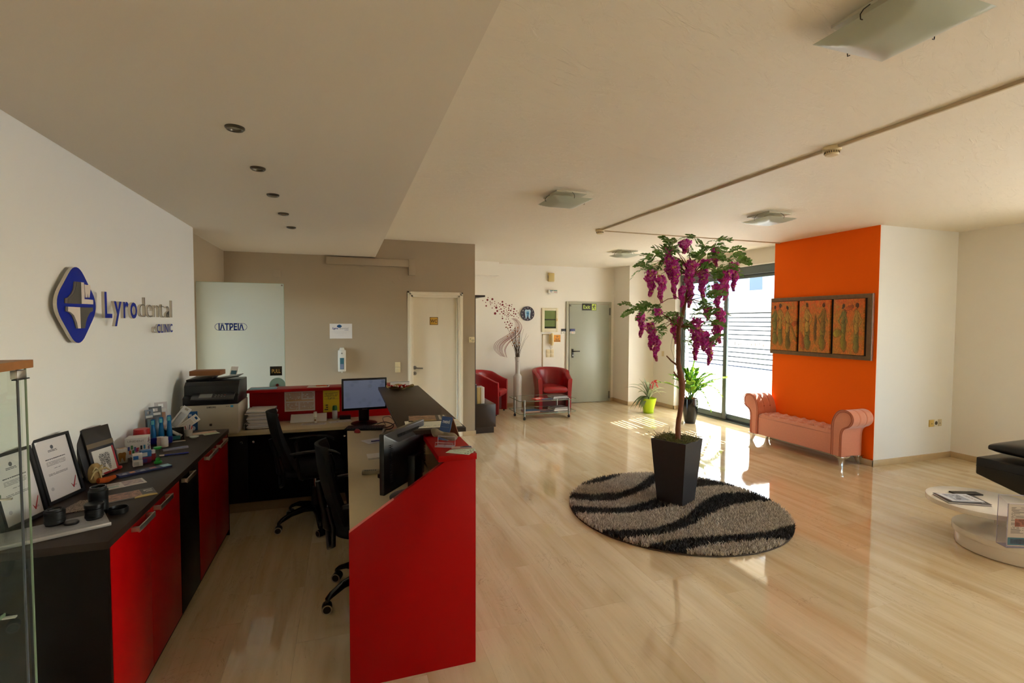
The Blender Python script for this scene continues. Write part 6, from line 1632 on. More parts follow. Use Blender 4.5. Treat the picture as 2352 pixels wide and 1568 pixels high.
t = lens_('short black camera lens with flat cap at right on the grey folder', (-0.985, 2.455, FZ), 0.0315, 0.048)
MB().lathe([(0.0, 0.0), (0.0325, 0.0), (0.033, 0.004), (0.033, 0.012), (0.031, 0.014), (0.0, 0.014)], 32).build('lens_cap', BLK, t, (0, 0, 0.0485), smooth=35)
lc = MB().lathe([(0.0, 0.0), (0.023, 0.0), (0.024, 0.003), (0.024, 0.007), (0.022, 0.009), (0.0, 0.0085)], 32).build('round_cover', BLK, None, (-1.045, 2.415, FZ), smooth=35)
tag(lc, 'small round black lens cap lying between the lenses on the folder', 'lens cap')
hd = MB(); hd.lathe([(0.030, 0.0), (0.034, 0.0), (0.036, 0.022), (0.034, 0.022), (0.031, 0.004), (0.030, 0.0)], 36, closed_ends=False)
tag(hd.build('lens_hood', BLK, None, (-0.932, 2.535, TZ), smooth=40), 'open black lens hood ring at the cabinet edge', 'lens hood')
def glitter():
    b = B('brown_glitter'); n = b.noise(b.coord('Object'), 420.0, 2.0); b.set('Base Color', b.mix(n.smooth(.5, .62), C3(70, 52, 40), C3(190, 170, 150))); b.set('Roughness', 0.6); b.bump(n, .6, .004); return b.m
tag(MB().prism([(-0.095, -0.06), (0.075, -0.085), (0.085, 0.04), (0.0, 0.09)], 0, 0.004, 'z').build('cork_mat', glitter(), None, (-1.115, 2.665, TZ), (0, 0, R(25))), 'brown glittery angular mat behind the camera lenses', 'mat')

# ------------------------------------------------------------------ leaflets and sleeves on the worktop
flat_thing('leaflet', 'white folded leaflet with small pictures on the worktop by the album', 'leaflet', (-1.075, 2.955, TZ), 0.20, 0.10, 0.003, R(30), printed('leaflet_white', (206, 198, 190), [('t', .05, .5, .5, .9, (120, 110, 110), 6, 16.0), ('p', .55, .95, .1, .9, (190, 170, 160), (120, 100, 120), 6.0), ('r', .1, .45, .15, .4, (150, 170, 160))]))
flat_thing('leaflet', 'dark leaflet with a smiling group picture on the worktop edge', 'leaflet', (-0.975, 2.760, TZ), 0.21, 0.13, 0.003, R(26), printed('leaflet_dark_picture', (56, 46, 40), [('p', .02, .74, .12, .95, (176, 124, 92), (70, 44, 34), 7.0), ('e', .8, .0, .22, .22, (190, 160, 80)), ('t', .8, .96, .55, .85, (220, 210, 200), 3, 8.0)]))
BLS = printed('sleeve_navy', (30, 46, 96), [('p', .22, .32, .3, .8, (200, 80, 60), (230, 170, 60), 10.0), ('t', .06, .16, .2, .8, (170, 176, 190), 3, 6.0), ('t', .40, .5, .2, .8, (170, 176, 190), 3, 6.0), ('p', .60, .72, .3, .8, (220, 120, 60), (60, 60, 120), 10.0), ('r', .82, 1.0, .0, 1.0, (120, 176, 196)), ('p', .84, .98, .2, .9, (70, 150, 190), (170, 206, 214), 8.0)])
flat_thing('brochure', 'long navy brochure with orange and light blue print on the worktop', 'brochure', (-1.045, 3.185, TZ), 0.245, 0.055, 0.010, R(38), BLS)
flat_thing('toothbrush_pack', 'slim silver toothbrush pack lying on the worktop', 'package', (-1.035, 3.675, TZ), 0.135, 0.028, 0.010, R(25), printed('pack_silver_blue', (150, 156, 176), [('r', .45, .95, .2, .8, (90, 110, 170)), ('t', .05, .4, .3, .7, (70, 70, 90), 2, 10.0)]))
pn = thing('ballpoint_pen', 'blue pen with white cap lying on the worktop', 'pen', (-1.0, 3.52, TZ + 0.005), R(12))
MB().tube([(-0.05, 0, 0), (0.075, 0, 0)], 0.0045, 8).build('barrel', M('pen_blue', (24, 44, 150), 0.35), pn, smooth=50)
MB().tube([(-0.075, 0, 0), (-0.05, 0, 0)], 0.005, 8).build('cap', WHITEP, pn, smooth=50)

# ------------------------------------------------------------------ boxes and toothbrush display
ub = thing('printed_carton', 'white carton printed UNIDENT with coloured toothbrush caps', 'carton', (-1.205, 3.575, TZ), R(6))
box('carton_box', -0.055, -0.045, 0.0, 0.055, 0.045, 0.118, M('carton_white', (198, 192, 186), 0.5), ub, bevel=0.001)
text('print', 'UNIDENT', 0.017, M('print_grey', (130, 126, 124), 0.6), ub, (0, -0.0455, 0.092), FACE_Y, width=0.082)
cols = [(60, 70, 140), (60, 120, 70), (60, 110, 160), (170, 40, 40), (30, 30, 36), (60, 130, 170), (200, 90, 50), (40, 130, 70), (150, 60, 130), (180, 176, 176), (170, 50, 50)]
for k, c in enumerate(cols):
    xx_ = -0.040 + (k % 6) * 0.0155 + (0.006 if k > 5 else 0); zz_ = 0.022 + (0.020 if k < 6 else 0.004) + 0.008 * math.sin(k * 1.7)
    box('printed_cap', xx_, -0.0459, zz_, xx_ + 0.010, -0.0449, zz_ + 0.024, M('cap_%d' % k, c, 0.5), ub)
for k in range(12):
    a = 2 * PI * k / 12; c, s_ = math.cos(a), math.sin(a)
    MB().prism([(c * .012 - s_ * .0022, .070 + s_ * .016 + c * .0022), (c * .030 - s_ * .003, .070 + s_ * .040 + c * .003), (c * .030 + s_ * .003, .070 + s_ * .040 - c * .003), (c * .012 + s_ * .0022, .070 + s_ * .016 - c * .0022)], 0.055, 0.0558, 'x').build('printed_ray', M('cap_%d' % (k % 5), cols[k % 5], 0.5), ub)
rc = MB().lathe([(0.0, 0.0), (0.035, 0.0), (0.045, 0.10), (0.042, 0.135), (0.0, 0.14)], 28).build('red_tin', M('tin_red', (170, 14, 20), 0.4), None, (-1.235, 3.73, TZ), smooth=40)
tag(rc, 'round red tin half hidden behind the white carton', 'tin')
tb = thing('toothbrush_stand', 'blue promotional stand shaped like three toothbrushes against the wall', 'display stand', (-1.175, 3.885, TZ), R(12))
TB1 = M('stand_blue', (20, 96, 150), 0.25); TB2 = M('stand_deep_blue', (14, 30, 120), 0.3)
box('base', -0.062, -0.03, 0.0, 0.062, 0.03, 0.045, TB2, tb, bevel=0.008)
for k, (xx_, hh) in enumerate(((-0.045, 0.165), (0.0, 0.175), (0.045, 0.185))):
    MB().lathe([(0.017, 0.045), (0.017, 0.075), (0.014, 0.10), (0.011, hh - 0.04), (0.014, hh - 0.03), (0.012, hh), (0.0, hh + 0.004)], 12, (xx_, 0)).build('toothbrush_shape', TB1, tb, smooth=40)
    box('brush_head', xx_ - 0.008, -0.017, hh - 0.032, xx_ + 0.008, -0.010, hh - 0.006, M('bristle_teal', (90, 170, 180), 0.6), tb)
def blister(label, loc, rot, size, c1, c2):
    t = thing('blister_pack', label, 'package', loc, rot=rot)
    w_, h_ = size
    m = MB(); m.box(-w_ / 2, 0, 0, w_ / 2, 0.002, h_ * .86); m.box(-w_ / 2, 0, h_ * .86, -w_ * .2, 0.002, h_); m.box(w_ * .2, 0, h_ * .86, w_ / 2, 0.002, h_); m.box(-w_ * .2, 0, h_ * .95, w_ * .2, 0.002, h_)
    m.build('card', M('blister_%d_%d' % (c1[0], c1[2]), c1, 0.45), t)
    MB().box(-w_ * .32, -0.010, h_ * .08, w_ * .32, 0.0, h_ * .72).build('bubble', M('blister_in_%d_%d' % (c2[0], c2[2]), c2, 0.3), t, bevel=0.004)
    box('print_band', -w_ * .4, -0.0012, h_ * .75, w_ * .4, 0.0, h_ * .82, M('blister_print', (190, 188, 184), 0.5), t)
blister('grey-blue blister pack standing behind the left toothbrush shape', (-1.245, 3.92, TZ), (R(-6), 0, R(40)), (0.05, 0.225), (70, 80, 96), (120, 150, 160))
blister('black blister pack with hanging hole behind the middle toothbrush shape', (-1.225, 3.975, TZ), (R(-8), 0, R(35)), (0.075, 0.235), (30, 30, 34), (60, 74, 84))
blister('white blister pack tallest of the packs against the wall', (-1.215, 4.045, TZ), (R(-8), 0, R(30)), (0.075, 0.255), (176, 172, 176), (130, 84, 50))
blister('white blister pack leaning to the right beside the printer', (-1.175, 4.10, TZ + 0.06), (R(-10), R(38), R(20)), (0.06, 0.17), (186, 182, 176), (150, 148, 146))
blister('cream blister pack lowest of the leaning packs beside the printer', (-1.15, 4.12, TZ + 0.03), (R(-10), R(56), R(14)), (0.055, 0.16), (206, 196, 180), (180, 170, 156))
db = thing('display_tray', 'black display tray with a tilted white tube behind the pill boxes', 'display tray', (-1.140, 3.985, TZ), R(16))
m = MB(); m.box(-0.06, -0.035, 0, 0.065, 0.04, 0.004); m.box(-0.06, 0.036, 0, 0.065, 0.04, 0.075); m.prism([(-0.035, 0.0), (0.04, 0.0), (0.04, 0.075), (-0.035, 0.02)], -0.062, -0.058, 'x'); m.prism([(-0.035, 0.0), (0.04, 0.0), (0.04, 0.075), (-0.035, 0.02)], 0.063, 0.067, 'x')
m.build('tray', BLK, db)
MB().tube([(-0.04, 0.0, 0.085), (0.035, -0.01, 0.03)], 0.011, 12).build('tube', M('tube_silver', (180, 176, 168), 0.35), db, smooth=50)
MB().tube([(0.035, -0.01, 0.03), (0.052, -0.012, 0.018)], 0.013, 12).build('tube_cap', M('tube_cap_grey', (150, 148, 140), 0.4), db, smooth=50)
box('teal_card', -0.05, -0.0365, 0.004, 0.045, -0.0352, 0.03, M('teal_card', (60, 130, 130), 0.5), db)
box('blue_cube', -0.06, -0.075, 0.0, -0.03, -0.045, 0.03, TB2, db, bevel=0.002)
def pillbox(label, loc, s_, c, rz=0.0, band=(150, 140, 150), name='small_box'):
    t = thing(name, label, 'box', loc, rz)
    box('carton_box', -s_[0] / 2, -s_[1] / 2, 0, s_[0] / 2, s_[1] / 2, s_[2], M('pb_%d_%d_%d' % c, c, 0.5), t, bevel=0.001)
    box('printed_band', -s_[0] / 2 + .003, -s_[1] / 2 - .0006, s_[2] * .15, s_[0] * .1, -s_[1] / 2 + .0005, s_[2] * .75, M('pbb_%d_%d' % (band[0], band[2]), band, 0.5), t)
    box('side_print', s_[0] / 2 - .0005, -s_[1] / 2 + .004, s_[2] * .15, s_[0] / 2 + .0006, s_[1] / 2 - .004, s_[2] * .8, M('pbb_%d_%d' % (band[0], band[2]), band, 0.5), t)
def jar(label, loc, r_, h_, c, capc, group=None):
    t = thing('small_jar', label, 'jar', loc)
    MB().lathe([(0, 0), (r_, 0), (r_, h_ * .62), (r_ * .9, h_ * .68), (0, h_ * .68)], 24).build('body', M('jar_%d_%d_%d' % c, c, 0.3), t, smooth=40)
    MB().lathe([(0, h_ * .68), (r_ * .95, h_ * .68), (r_ * .95, h_ * .97), (r_ * .85, h_), (0, h_)], 24).build('cap', M('cap_c_%d_%d' % (capc[0], capc[2]), capc, 0.4), t, smooth=40)
jar('white plastic jar at left of the pair before the toothbrush stand', (-1.155, 3.80, TZ), 0.021, 0.062, (214, 210, 206), (222, 218, 214))
jar('white plastic jar at right of the pair before the toothbrush stand', (-1.125, 3.775, TZ), 0.021, 0.064, (216, 212, 206), (224, 220, 216))
jar('red jar with white cap beside the green sand timer', (-1.086, 3.435, TZ), 0.0165, 0.060, (140, 16, 22), (222, 218, 214))
jar('white jar with lid standing near the printer', (-1.10, 4.20, TZ), 0.026, 0.060, (214, 206, 196), (220, 214, 206))
pillbox('small white carton at the bottom front of the stacked cartons', (-1.125, 3.325, TZ), (0.045, 0.040, 0.034), (208, 204, 200), R(24), (180, 176, 176))
pillbox('small white and blue carton on top of the front carton', (-1.125, 3.325, TZ + 0.0345), (0.045, 0.040, 0.034), (210, 206, 202), R(20), (40, 100, 170))
pillbox('small purple and white carton at the bottom rear of the stacked cartons', (-1.105, 3.385, TZ), (0.05, 0.045, 0.036), (120, 30, 80), R(24), (60, 50, 130))
pillbox('small blue and white carton on top of the purple carton', (-1.105, 3.385, TZ + 0.0365), (0.05, 0.045, 0.036), (50, 110, 180), R(28), (200, 200, 210))
cd_ = MB().lathe([(0.0, 0), (0.05, 0), (0.05, 0.02), (0.0, 0.022)], 36).build('disc_case', M('disc_grey', (150, 142, 134), 0.4), None, (-1.165, 3.49, TZ), smooth=40)
tag(cd_, 'flat round grey case behind the stacked small cartons', 'case')
st_ = thing('sand_timer', 'green sand timer standing on the worktop', 'sand timer', (-1.034, 3.352, TZ))
GRNP = M('timer_green', (22, 140, 44), 0.35)
MB().lathe([(0, 0), (0.020, 0), (0.020, 0.010), (0.014, 0.013), (0, 0.013)], 24).build('foot', GRNP, st_, smooth=40)
MB().lathe([(0, 0.081), (0.014, 0.081), (0.020, 0.084), (0.020, 0.094), (0, 0.094)], 24).build('top', GRNP, st_, smooth=40)
MB().lathe([(0.013, 0.013), (0.014, 0.03), (0.004, 0.047), (0.014, 0.064), (0.013, 0.081)], 24, closed_ends=False).build('glass', glass_mat('timer_glass', (0.85, 0.9, 0.85)), st_, smooth=60)
MB().lathe([(0, 0.013), (0.0125, 0.013), (0.0125, 0.026), (0.0, 0.034)], 20).build('sand', GRNP, st_, smooth=60)
cp = thing('cup_of_sticks', 'small clear cup holding sticks and a red capped tube', 'cup', (-1.065, 4.075, TZ))
MB().lathe([(0.020, 0.0), (0.026, 0.050), (0.024, 0.050), (0.018, 0.003), (0, 0.003)], 24, closed_ends=False).build('cup', frosted_mat('milky_cup', (0.75, 0.73, 0.7), 0.5, 0.3), cp, smooth=40)
for k, c in enumerate(((176, 20, 24), (200, 196, 190), (190, 184, 180), (150, 60, 60), (196, 190, 186), (120, 120, 140))):
    a = k * 1.05; MB().tube([(math.cos(a) * .008, math.sin(a) * .008, .005), (math.cos(a) * .022, math.sin(a) * .022, .072 + .006 * (k % 3))], .0032, 6).build('stick', M('stick_%d' % k, c, 0.5), cp)
flat_thing('leaflet', 'fan of orange and white leaflets near the printer', 'leaflet', (-0.985, 4.14, TZ), 0.16, 0.07, 0.004, R(22), printed('leaflet_orange', (200, 190, 170), [('p', .1, .9, .2, .9, (206, 130, 70), (210, 206, 196), 6.0)]))
flat_thing('leaflet', 'small pale green leaflet at the far corner of the dark worktop', 'leaflet', (-0.93, 4.10, TZ), 0.10, 0.05, 0.002, R(30), printed('leaflet_green', (196, 200, 180), [('p', .1, .9, .2, .9, (140, 170, 110), (210, 210, 196), 5.0)]))
gdish = MB().lathe([(0.0, 0.002), (0.020, 0.002), (0.030, 0.012), (0.028, 0.014), (0.018, 0.005), (0, 0.005)], 28).build('glass_dish', frosted_mat('milky_dish', (0.72, 0.76, 0.72), 0.4, 0.2), None, (-1.01, 3.985, TZ), smooth=50)
tag(gdish, 'small pale glass dish on the worktop near the printer', 'dish')
wf_ = thing('floral_box', 'small white floral printed box behind the album', 'box', (-1.235, 3.42, TZ), R(30))
box('carton_box', -0.025, -0.02, 0, 0.025, 0.02, 0.085, printed('floral_print', (190, 182, 166), [('e', .5, .5, .3, .3, (150, 110, 40))]), wf_, bevel=0.003)
MB().prism([(a * .3, 0.04 + b_ * .3) for a, b_ in tooth], -0.0212, -0.0202, 'y').build('golden_motif', M('motif_gold', (150, 100, 30), 0.5), wf_)
tag(MB().prism([(-0.05, 0), (0.05, -0.012), (0.055, 0.0), (0.0, 0.02)], 0, 0.003, 'z').build('paper_sachet', M('sachet_pale', (196, 190, 184), 0.5), None, (-1.095, 3.90, TZ), (0, 0, R(28))), 'pale paper sachet lying beside the white jars', 'sachet')

# ------------------------------------------------------------------ multifunction printer
pr = wthing('office_printer', 'grey and black multifunction laser printer on the back counter', 'printer', (-1.03, 4.7, WZ))
PG = M('printer_grey', (176, 166, 146), 0.45); PB = M('printer_black', (15, 15, 17), 0.35, spec=0.35)
PX0, PX1, PY0, PY1 = -1.235, -0.826, 4.515, 4.93
MB().prism([(PX0, WZ + .004), (PX1 - .01, WZ + .004), (PX1, WZ + .03), (PX1, .968), (PX0, .968)], PY0, PY1, 'y').build('lower_body', PG, pr, bevel=0.006)
m = MB(); m.prism([(PY0 + .01, .969), (PY1, .969), (PY1, 1.15), (PY0 + .10, 1.15), (PY0 + .06, 1.12), (PY0 + .055, 1.045), (PY0 + .01, 1.03)], PX0 + .012, PX1 - .004, 'x')
m.build('scanner_body', PB, pr, bevel=0.006)
MB().prism([(PY0 - .03, 1.022), (PY0 + .055, 1.062), (PY0 + .055, 1.048), (PY0 - .03, 1.008)], PX0 + .075, PX1 - .03, 'x').build('control_panel', M('panel_black', (34, 34, 36), 0.3), pr, bevel=0.003)
MB().prism([(PY0 - .012, 1.0315), (PY0 + .035, 1.0535), (PY0 + .035, 1.0545), (PY0 - .012, 1.0325)], PX0 + .13, PX0 + .22, 'x').build('display', M('lcd_grey', (120, 122, 118), 0.2), pr)
for k in range(8):
    kx = PX0 + .245 + (k % 4) * .022; ky = PY0 - .006 + (k // 4) * .022; kz = 1.0345 + (k // 4) * .0104
    MB().tube([(kx, ky, kz), (kx, ky, kz + .003)], .0055, 10).build('key', M('key_red', (170, 70, 40), .5) if k == 7 else M('key_grey', (130, 126, 118), .5), pr)
box('output_slot', PX0 + .07, PY0 + .008, .985, PX1 - .06, PY0 + .0105, 1.005, M('slot_black', (6, 6, 6), .8), pr)
m = MB(); m.prism([(PX0 + .012, 1.15), (PX0 + .17, 1.15), (PX0 + .20, 1.175), (PX0 + .20, 1.185), (PX0 + .012, 1.165)], PY0 + .12, PY1 - .02, 'y')
m.prism([(PX0 + .17, 1.155), (PX1 - .02, 1.185), (PX1 - .02, 1.178), (PX0 + .19, 1.150)], PY0 + .14, PY1 - .06, 'y')
m.build('document_feeder', PB, pr, bevel=0.002)
text('brand_print', 'SAMSUNG', 0.018, M('print_dark', (50, 48, 44), .5), pr, (PX0 + .215, PY0 - .0008, .945), FACE_Y, bold=.0006, width=.065)
text('model_print', '▬ ▬', 0.010, M('print_dark', (50, 48, 44), .5), pr, (PX0 + .33, PY0 - .0008, .952), FACE_Y)
box('energy_sticker', PX0 + .352, PY0 - .001, .945, PX0 + .372, PY0 + .0005, .962, M('sticker_cyan', (60, 150, 200), .5), pr)
box('round_mark', PX0 + .20, PY0 - .001, .80, PX0 + .218, PY0 + .0005, .818, M('mark_dark', (50, 36, 28), .5), pr)
bs = box('blue_sticker', PX0 + .052, PY0 - .0012, .772, PX0 + .118, PY0 + .0005, .925, M('sticker_blue', (24, 84, 140), .45), pr)
for (a, b_, c, d) in ((.056, .078, .885, .905), (.056, .078, .855, .875)): box('sticker_square', PX0 + a, PY0 - .0018, c, PX0 + b_, PY0 - .001, d, M('sticker_pale', (176, 184, 196), .5), bs)
MB().tube([(PX0 + .085, PY0 - .0018, .79), (PX0 + .085, PY0 - .0011, .79)], .018, 18).build('sticker_dial', M('sticker_pale', (176, 184, 196), .5), bs)
cbx = box('cardboard_tray', -0.115, -0.075, 0, 0.115, 0.075, .040, M('brown_cardboard', (134, 86, 50), .8, var=.1), loc=(-1.105, 4.80, 1.1865), rot=(0, 0, R(-4)), bevel=.002)
tag(cbx, 'flat brown cardboard box on top of the printer', 'box')
cdp = thing('photo_card', 'small card with blue picture leaning on top of the printer', 'card', (-0.895, 4.69, 1.189), rot=(R(-20), 0, R(-30)))
box('card', -.035, 0, 0, .035, .002, .075, PAPER, cdp)
box('picture', -.025, -.0008, .006, .028, .0, .040, M('picture_teal', (40, 90, 110), .4), cdp)

# ------------------------------------------------------------------ things on the back counter
CZ = WZ + 0.0005
pt_ = wthing('paper_tray', 'black desk tray heaped with loose white papers beside the printer', 'paper tray', (-.70, 4.80, CZ))
m = MB(); m.box(-.805, 4.66, CZ, -.585, 4.93, CZ + .006); m.box(-.805, 4.66, CZ, -.800, 4.93, CZ + .05); m.box(-.590, 4.66, CZ, -.585, 4.93, CZ + .05); m.box(-.805, 4.925, CZ, -.585, 4.93, CZ + .05)
m.build('tray', BLK, pt_)
rpp = random.Random(3); z = CZ + .007
PGY = [PAPER, M('paper_grey', (196, 194, 196), .7), M('paper_cool', (206, 206, 214), .7)]
for k in range(16):
    th_ = rpp.uniform(.006, .014); dx, dy = rpp.uniform(-.015, .02), rpp.uniform(-.02, .005)
    MB().box(-.10, -.135, 0, .10, .12, th_ * .82).build('paper_sheaf', PGY[k % 3], pt_, (-.695 + dx, 4.80 + dy, z), (0, R(rpp.uniform(-1.5, 1.5)), R(rpp.uniform(-6, 6)))); z += th_
tts = wthing('timetable_sheet', 'white printed table pinned to the red upstand', 'notice', (-.40, 4.98, .90))
MB().box(-.1315, -.0945, 0, .1315, .0945, .001).build('sheet', printed('timetable_print', (206, 198, 196), [('t', .04, .55, .56, .94, (176, 130, 90), 6, 18.0), ('t', .6, .96, .66, .94, (170, 120, 84), 4, 10.0), ('r', .05, .95, .50, .56, (196, 160, 120)), ('t', .04, .45, .08, .44, (176, 130, 90), 7, 14.0), ('t', .5, .96, .08, .44, (180, 140, 100), 6, 16.0)]), tts, (-.400, 4.9838, .900), (PI / 2, 0, 0))
ysh = wthing('yellow_form', 'yellow form with handwriting pinned to the red upstand', 'notice', (-.124, 4.98, .885))
MB().box(-.073, -.1035, 0, .073, .1035, .001).build('sheet', printed('yellow_form_print', (206, 176, 22), [('t', .08, .9, .72, .92, (120, 96, 20), 4, 12.0), ('r', .06, .94, .60, .61, (110, 90, 20)), ('t', .08, .3, .1, .4, (60, 50, 30), 3, 6.0)]), ysh, (-.124, 4.9838, .885), (PI / 2, 0, 0))
text('handwriting', 'Lyro', .034, M('pen_ink', (50, 44, 36), .6), ysh, (-.124, 4.982, .905), FACE_Y)
ev = wthing('white_box_file', 'long white paper box lying behind the glue stick', 'box', (-.31, 4.92, CZ))
MB().prism([(4.86, CZ), (4.975, CZ), (4.975, CZ + .058), (4.955, CZ + .060)], -.475, -.165, 'x').build('carton_box', PAPER, ev, bevel=.001)
gl = thing('glue_stick', 'white glue stick standing on the back counter', 'glue stick', (-.258, 4.805, CZ))
MB().lathe([(0, 0), (.014, 0), (.014, .055), (0, .055)], 20).build('tube', M('glue_label', (196, 190, 170), .5), gl, smooth=40)
MB().lathe([(0, .055), (.0145, .055), (.0145, .098), (.013, .102), (0, .102)], 20).build('cap', WHITEP, gl, smooth=40)
box('label_mark', -.008, -.0148, .02, .006, -.0135, .035, M('label_purple', (120, 80, 40), .5), gl)
flat_thing('printed_sheet', 'printed white sheet under the glue stick on the back counter', 'paper', (-.27, 4.76, CZ - .0004), .21, .10, .0007, R(-6), printed('sheet_lines', (206, 200, 196), [('t', .05, .95, .1, .9, (140, 136, 140), 9, 20.0)]))
flat_thing('note_papers', 'loose white notes left of the keyboard on the back counter', 'paper', (-.045, 4.80, CZ), .20, .09, .002, R(14), printed('notes_print', (206, 202, 200), [('r', .35, .42, .5, .7, (110, 60, 150)), ('t', .1, .8, .1, .35, (140, 136, 140), 3, 14.0)]))
cn = thing('air_freshener_can', 'air freshener can with green cap beside the monitor', 'spray can', (-.093, 4.945, CZ))
MB().lathe([(0, 0), (.023, 0), (.024, .004), (.024, .075), (.021, .083), (0, .083)], 24).build('can', M('can_print', (186, 186, 180), .35, var=.3, scale=60.0), cn, smooth=40)
MB().lathe([(0, .083), (.022, .083), (.022, .108), (.018, .126), (0, .13)], 24).build('cap', M('cap_green', (20, 104, 36), .35), cn, smooth=40)
tag(box('black_pad', -.05, 4.885, CZ, .05, 4.965, CZ + .03, BLK, bevel=.004), 'small black box under the left corner of the monitor', 'box')
flat_thing('blue_folder', 'light blue paper lying on the red rail behind the printer', 'paper', (-.70, 4.955, 1.0325), .22, .12, .004, R(3), M('paper_light_blue', (130, 176, 200), .6))
flat_thing('white_sheet', 'white sheet under the orange pen on the red rail', 'paper', (-.235, 4.96, 1.0325), .19, .13, .0015, R(-4), PAPER)
op = thing('orange_pen', 'orange pen lying on the white sheet on the red rail', 'pen', (-.205, 4.96, 1.0385), R(-18))
MB().tube([(-.055, 0, 0), (.05, 0, 0)], .0042, 8).build('barrel', M('pen_orange', (220, 90, 20), .4), op, smooth=50)
MB().tube([(.05, 0, 0), (.062, 0, 0)], [.004, .001], 8).build('tip', BLK, op, smooth=50)

# ------------------------------------------------------------------ monitors, keyboard, mouse
def monitor(label, loc, rz, W, Hh, zb, screen, tilt=0.0):
    """stands at loc; screen faces local -Y"""
    t = thing('computer_monitor', label, 'monitor', loc, rz)
    m = MB(); m.box(-W / 2, -.012, zb, W / 2, .016, zb + Hh); m.build('bezel', M('monitor_black', (11, 11, 12), .3, spec=0.35), t, bevel=.004)
    MB().add([(-W / 2 + .016, -.0125, zb + .022), (W / 2 - .016, -.0125, zb + .022), (W / 2 - .016, -.0125, zb + Hh - .016), (-W / 2 + .016, -.0125, zb + Hh - .016)], [(0, 1, 2, 3)]).build('screen', screen, t)
    # tapered rear shell
    a, b_ = W / 2 - .004, W / 2 - .075; z0, z1 = zb + .004, zb + Hh - .004; c0, c1 = zb + .05, zb + Hh - .05
    vs = [(-a, .016, z0), (a, .016, z0), (a, .016, z1), (-a, .016, z1), (-b_, .052, c0), (b_, .052, c0), (b_, .052, c1), (-b_, .052, c1)]
    MB().add(vs, [(0, 1, 5, 4), (1, 2, 6, 5), (2, 3, 7, 6), (3, 0, 4, 7), (4, 5, 6, 7)]).build('rear_shell', M('monitor_shell', (20, 21, 23), .35, var=.1, scale=200.0, spec=0.4), t, bevel=.006)
    m = MB()
    for k in range(24):
        xx_ = -b_ * .8 + k * b_ * 1.6 / 23; q = .5
        zc = (z1 + c1) / 2; yc = (.016 + .052) / 2
        m.box(xx_, yc - .001, zc - .010, xx_ + .004, yc + .004, zc + .010)
    o = m.build('vent_slots', M('slot_black', (6, 6, 6), .8), t); o['kind'] = 'stuff'
    m = MB()
    for s_ in (-1, 1):
        for k in range(22):
            zz_ = zb + .06 + k * (Hh - .12) / 21; xc = s_ * (a + b_) / 2
            m.box(xc - .012, .031, zz_, xc + .012, .038, zz_ + .003)
    o = m.build('side_vents', M('slot_black', (6, 6, 6), .8), t); o['kind'] = 'stuff'
    m = MB(); m.box(-.045, .050, .02, .045, .095, zb + Hh * .55); m.build('stand_neck', M('monitor_black', (11, 11, 12), .3, spec=0.35), t, bevel=.008)
    MB().lathe([(0, 0), (.115, 0), (.115, .006), (.09, .014), (0, .018)], 36).build('stand_foot', M('monitor_black', (11, 11, 12), .3, spec=0.35), t, (0, .05, 0), smooth=40)
    if zb > .1: text('brand_print', 'SAMSUNG', .010, M('print_silver', (150, 150, 150), .4), t, (0, -.0126, zb + .006), FACE_Y)
    else: text('brand_print', 'DELL', .026, M('print_shell_black', (6, 6, 6), .4), t, (0, .0385, zb + Hh - .036), (R(90 - 38), 0, PI), bold=.001)
    return t
def screen_mat():
    b = B('desktop_screen'); g = b.coord('Object'); x, y, z = b.sep(g)
    col = C3(120, 126, 146)
    rs_ = random.Random(5)
    c = b.mix(z.smooth(.2, .45), C3(112, 118, 138), C3(128, 134, 150))
    for k in range(16):
        cx, cz, r_ = rs_.uniform(-.16, .17), rs_.uniform(.16, .41), rs_.uniform(.014, .02)
        dx = (x - cx) / r_; dz = (z - cz) / r_
        q = (dx * dx + dz * dz).sqrt()
        c = b.mix(q.lt(1.0) * 0.35, c, C3(84, 92, 116) if k % 2 else C3(96, 104, 110))
    b.set('Base Color', (0, 0, 0, 1)); b.set('Roughness', .25)
    b.set('Emission Color', c); b.set('Emission Strength', 0.11)
    return b.m
monitor('black monitor with pale blue desktop in the desk corner', (.166, 4.60, CZ), R(4), .39, .285, .132, screen_mat())
monitor('black monitor seen from behind near the slanted red panel', (.290, 2.650, CZ), R(233), .412, .305, .066, M('screen_off', (10, 10, 12), .15))
cb_ = wthing('monitor_cables', 'tangle of black and grey cables behind the far monitor', 'cables', (.36, 4.4, CZ))
for k, (c, pts) in enumerate((((30, 30, 30), [(.27, 4.55, CZ + .005), (.33, 4.45, CZ + .04), (.40, 4.40, CZ + .02), (.36, 4.30, CZ + .006), (.28, 4.36, CZ + .006)]), ((150, 146, 136), [(.34, 4.50, CZ + .006), (.31, 4.42, CZ + .08), (.36, 4.38, CZ + .10), (.41, 4.42, CZ + .05)]), ((24, 24, 24), [(.30, 4.38, CZ + .005), (.36, 4.34, CZ + .02), (.42, 4.44, CZ + .03)]))):
    MB().tube(catmull([Vector(p) for p in pts], 5), .004, 6).build('cable', M('cable_%d' % c[0], c, .5), cb_, smooth=60)
kb = thing('keyboard', 'black keyboard on the desk in front of the far monitor', 'keyboard', (.165, 4.40, CZ), R(-13))
box('case', -.165, -.065, 0, .165, .065, .016, BLK, kb, bevel=.004)
m = MB()
for r_ in range(5):
    for k in range(15): m.box(-.155 + k * .0207, -.055 + r_ * .022, .016, -.155 + k * .0207 + .017, -.055 + r_ * .022 + .018, .021)
o = m.build('keys', M('key_black', (26, 26, 27), .4), kb); o['kind'] = 'stuff'
ms = thing('computer_mouse', 'small red mouse on the cream desk', 'mouse', (.095, 4.285, CZ), R(20))
REDP = M('mouse_red', (150, 12, 16), .3)
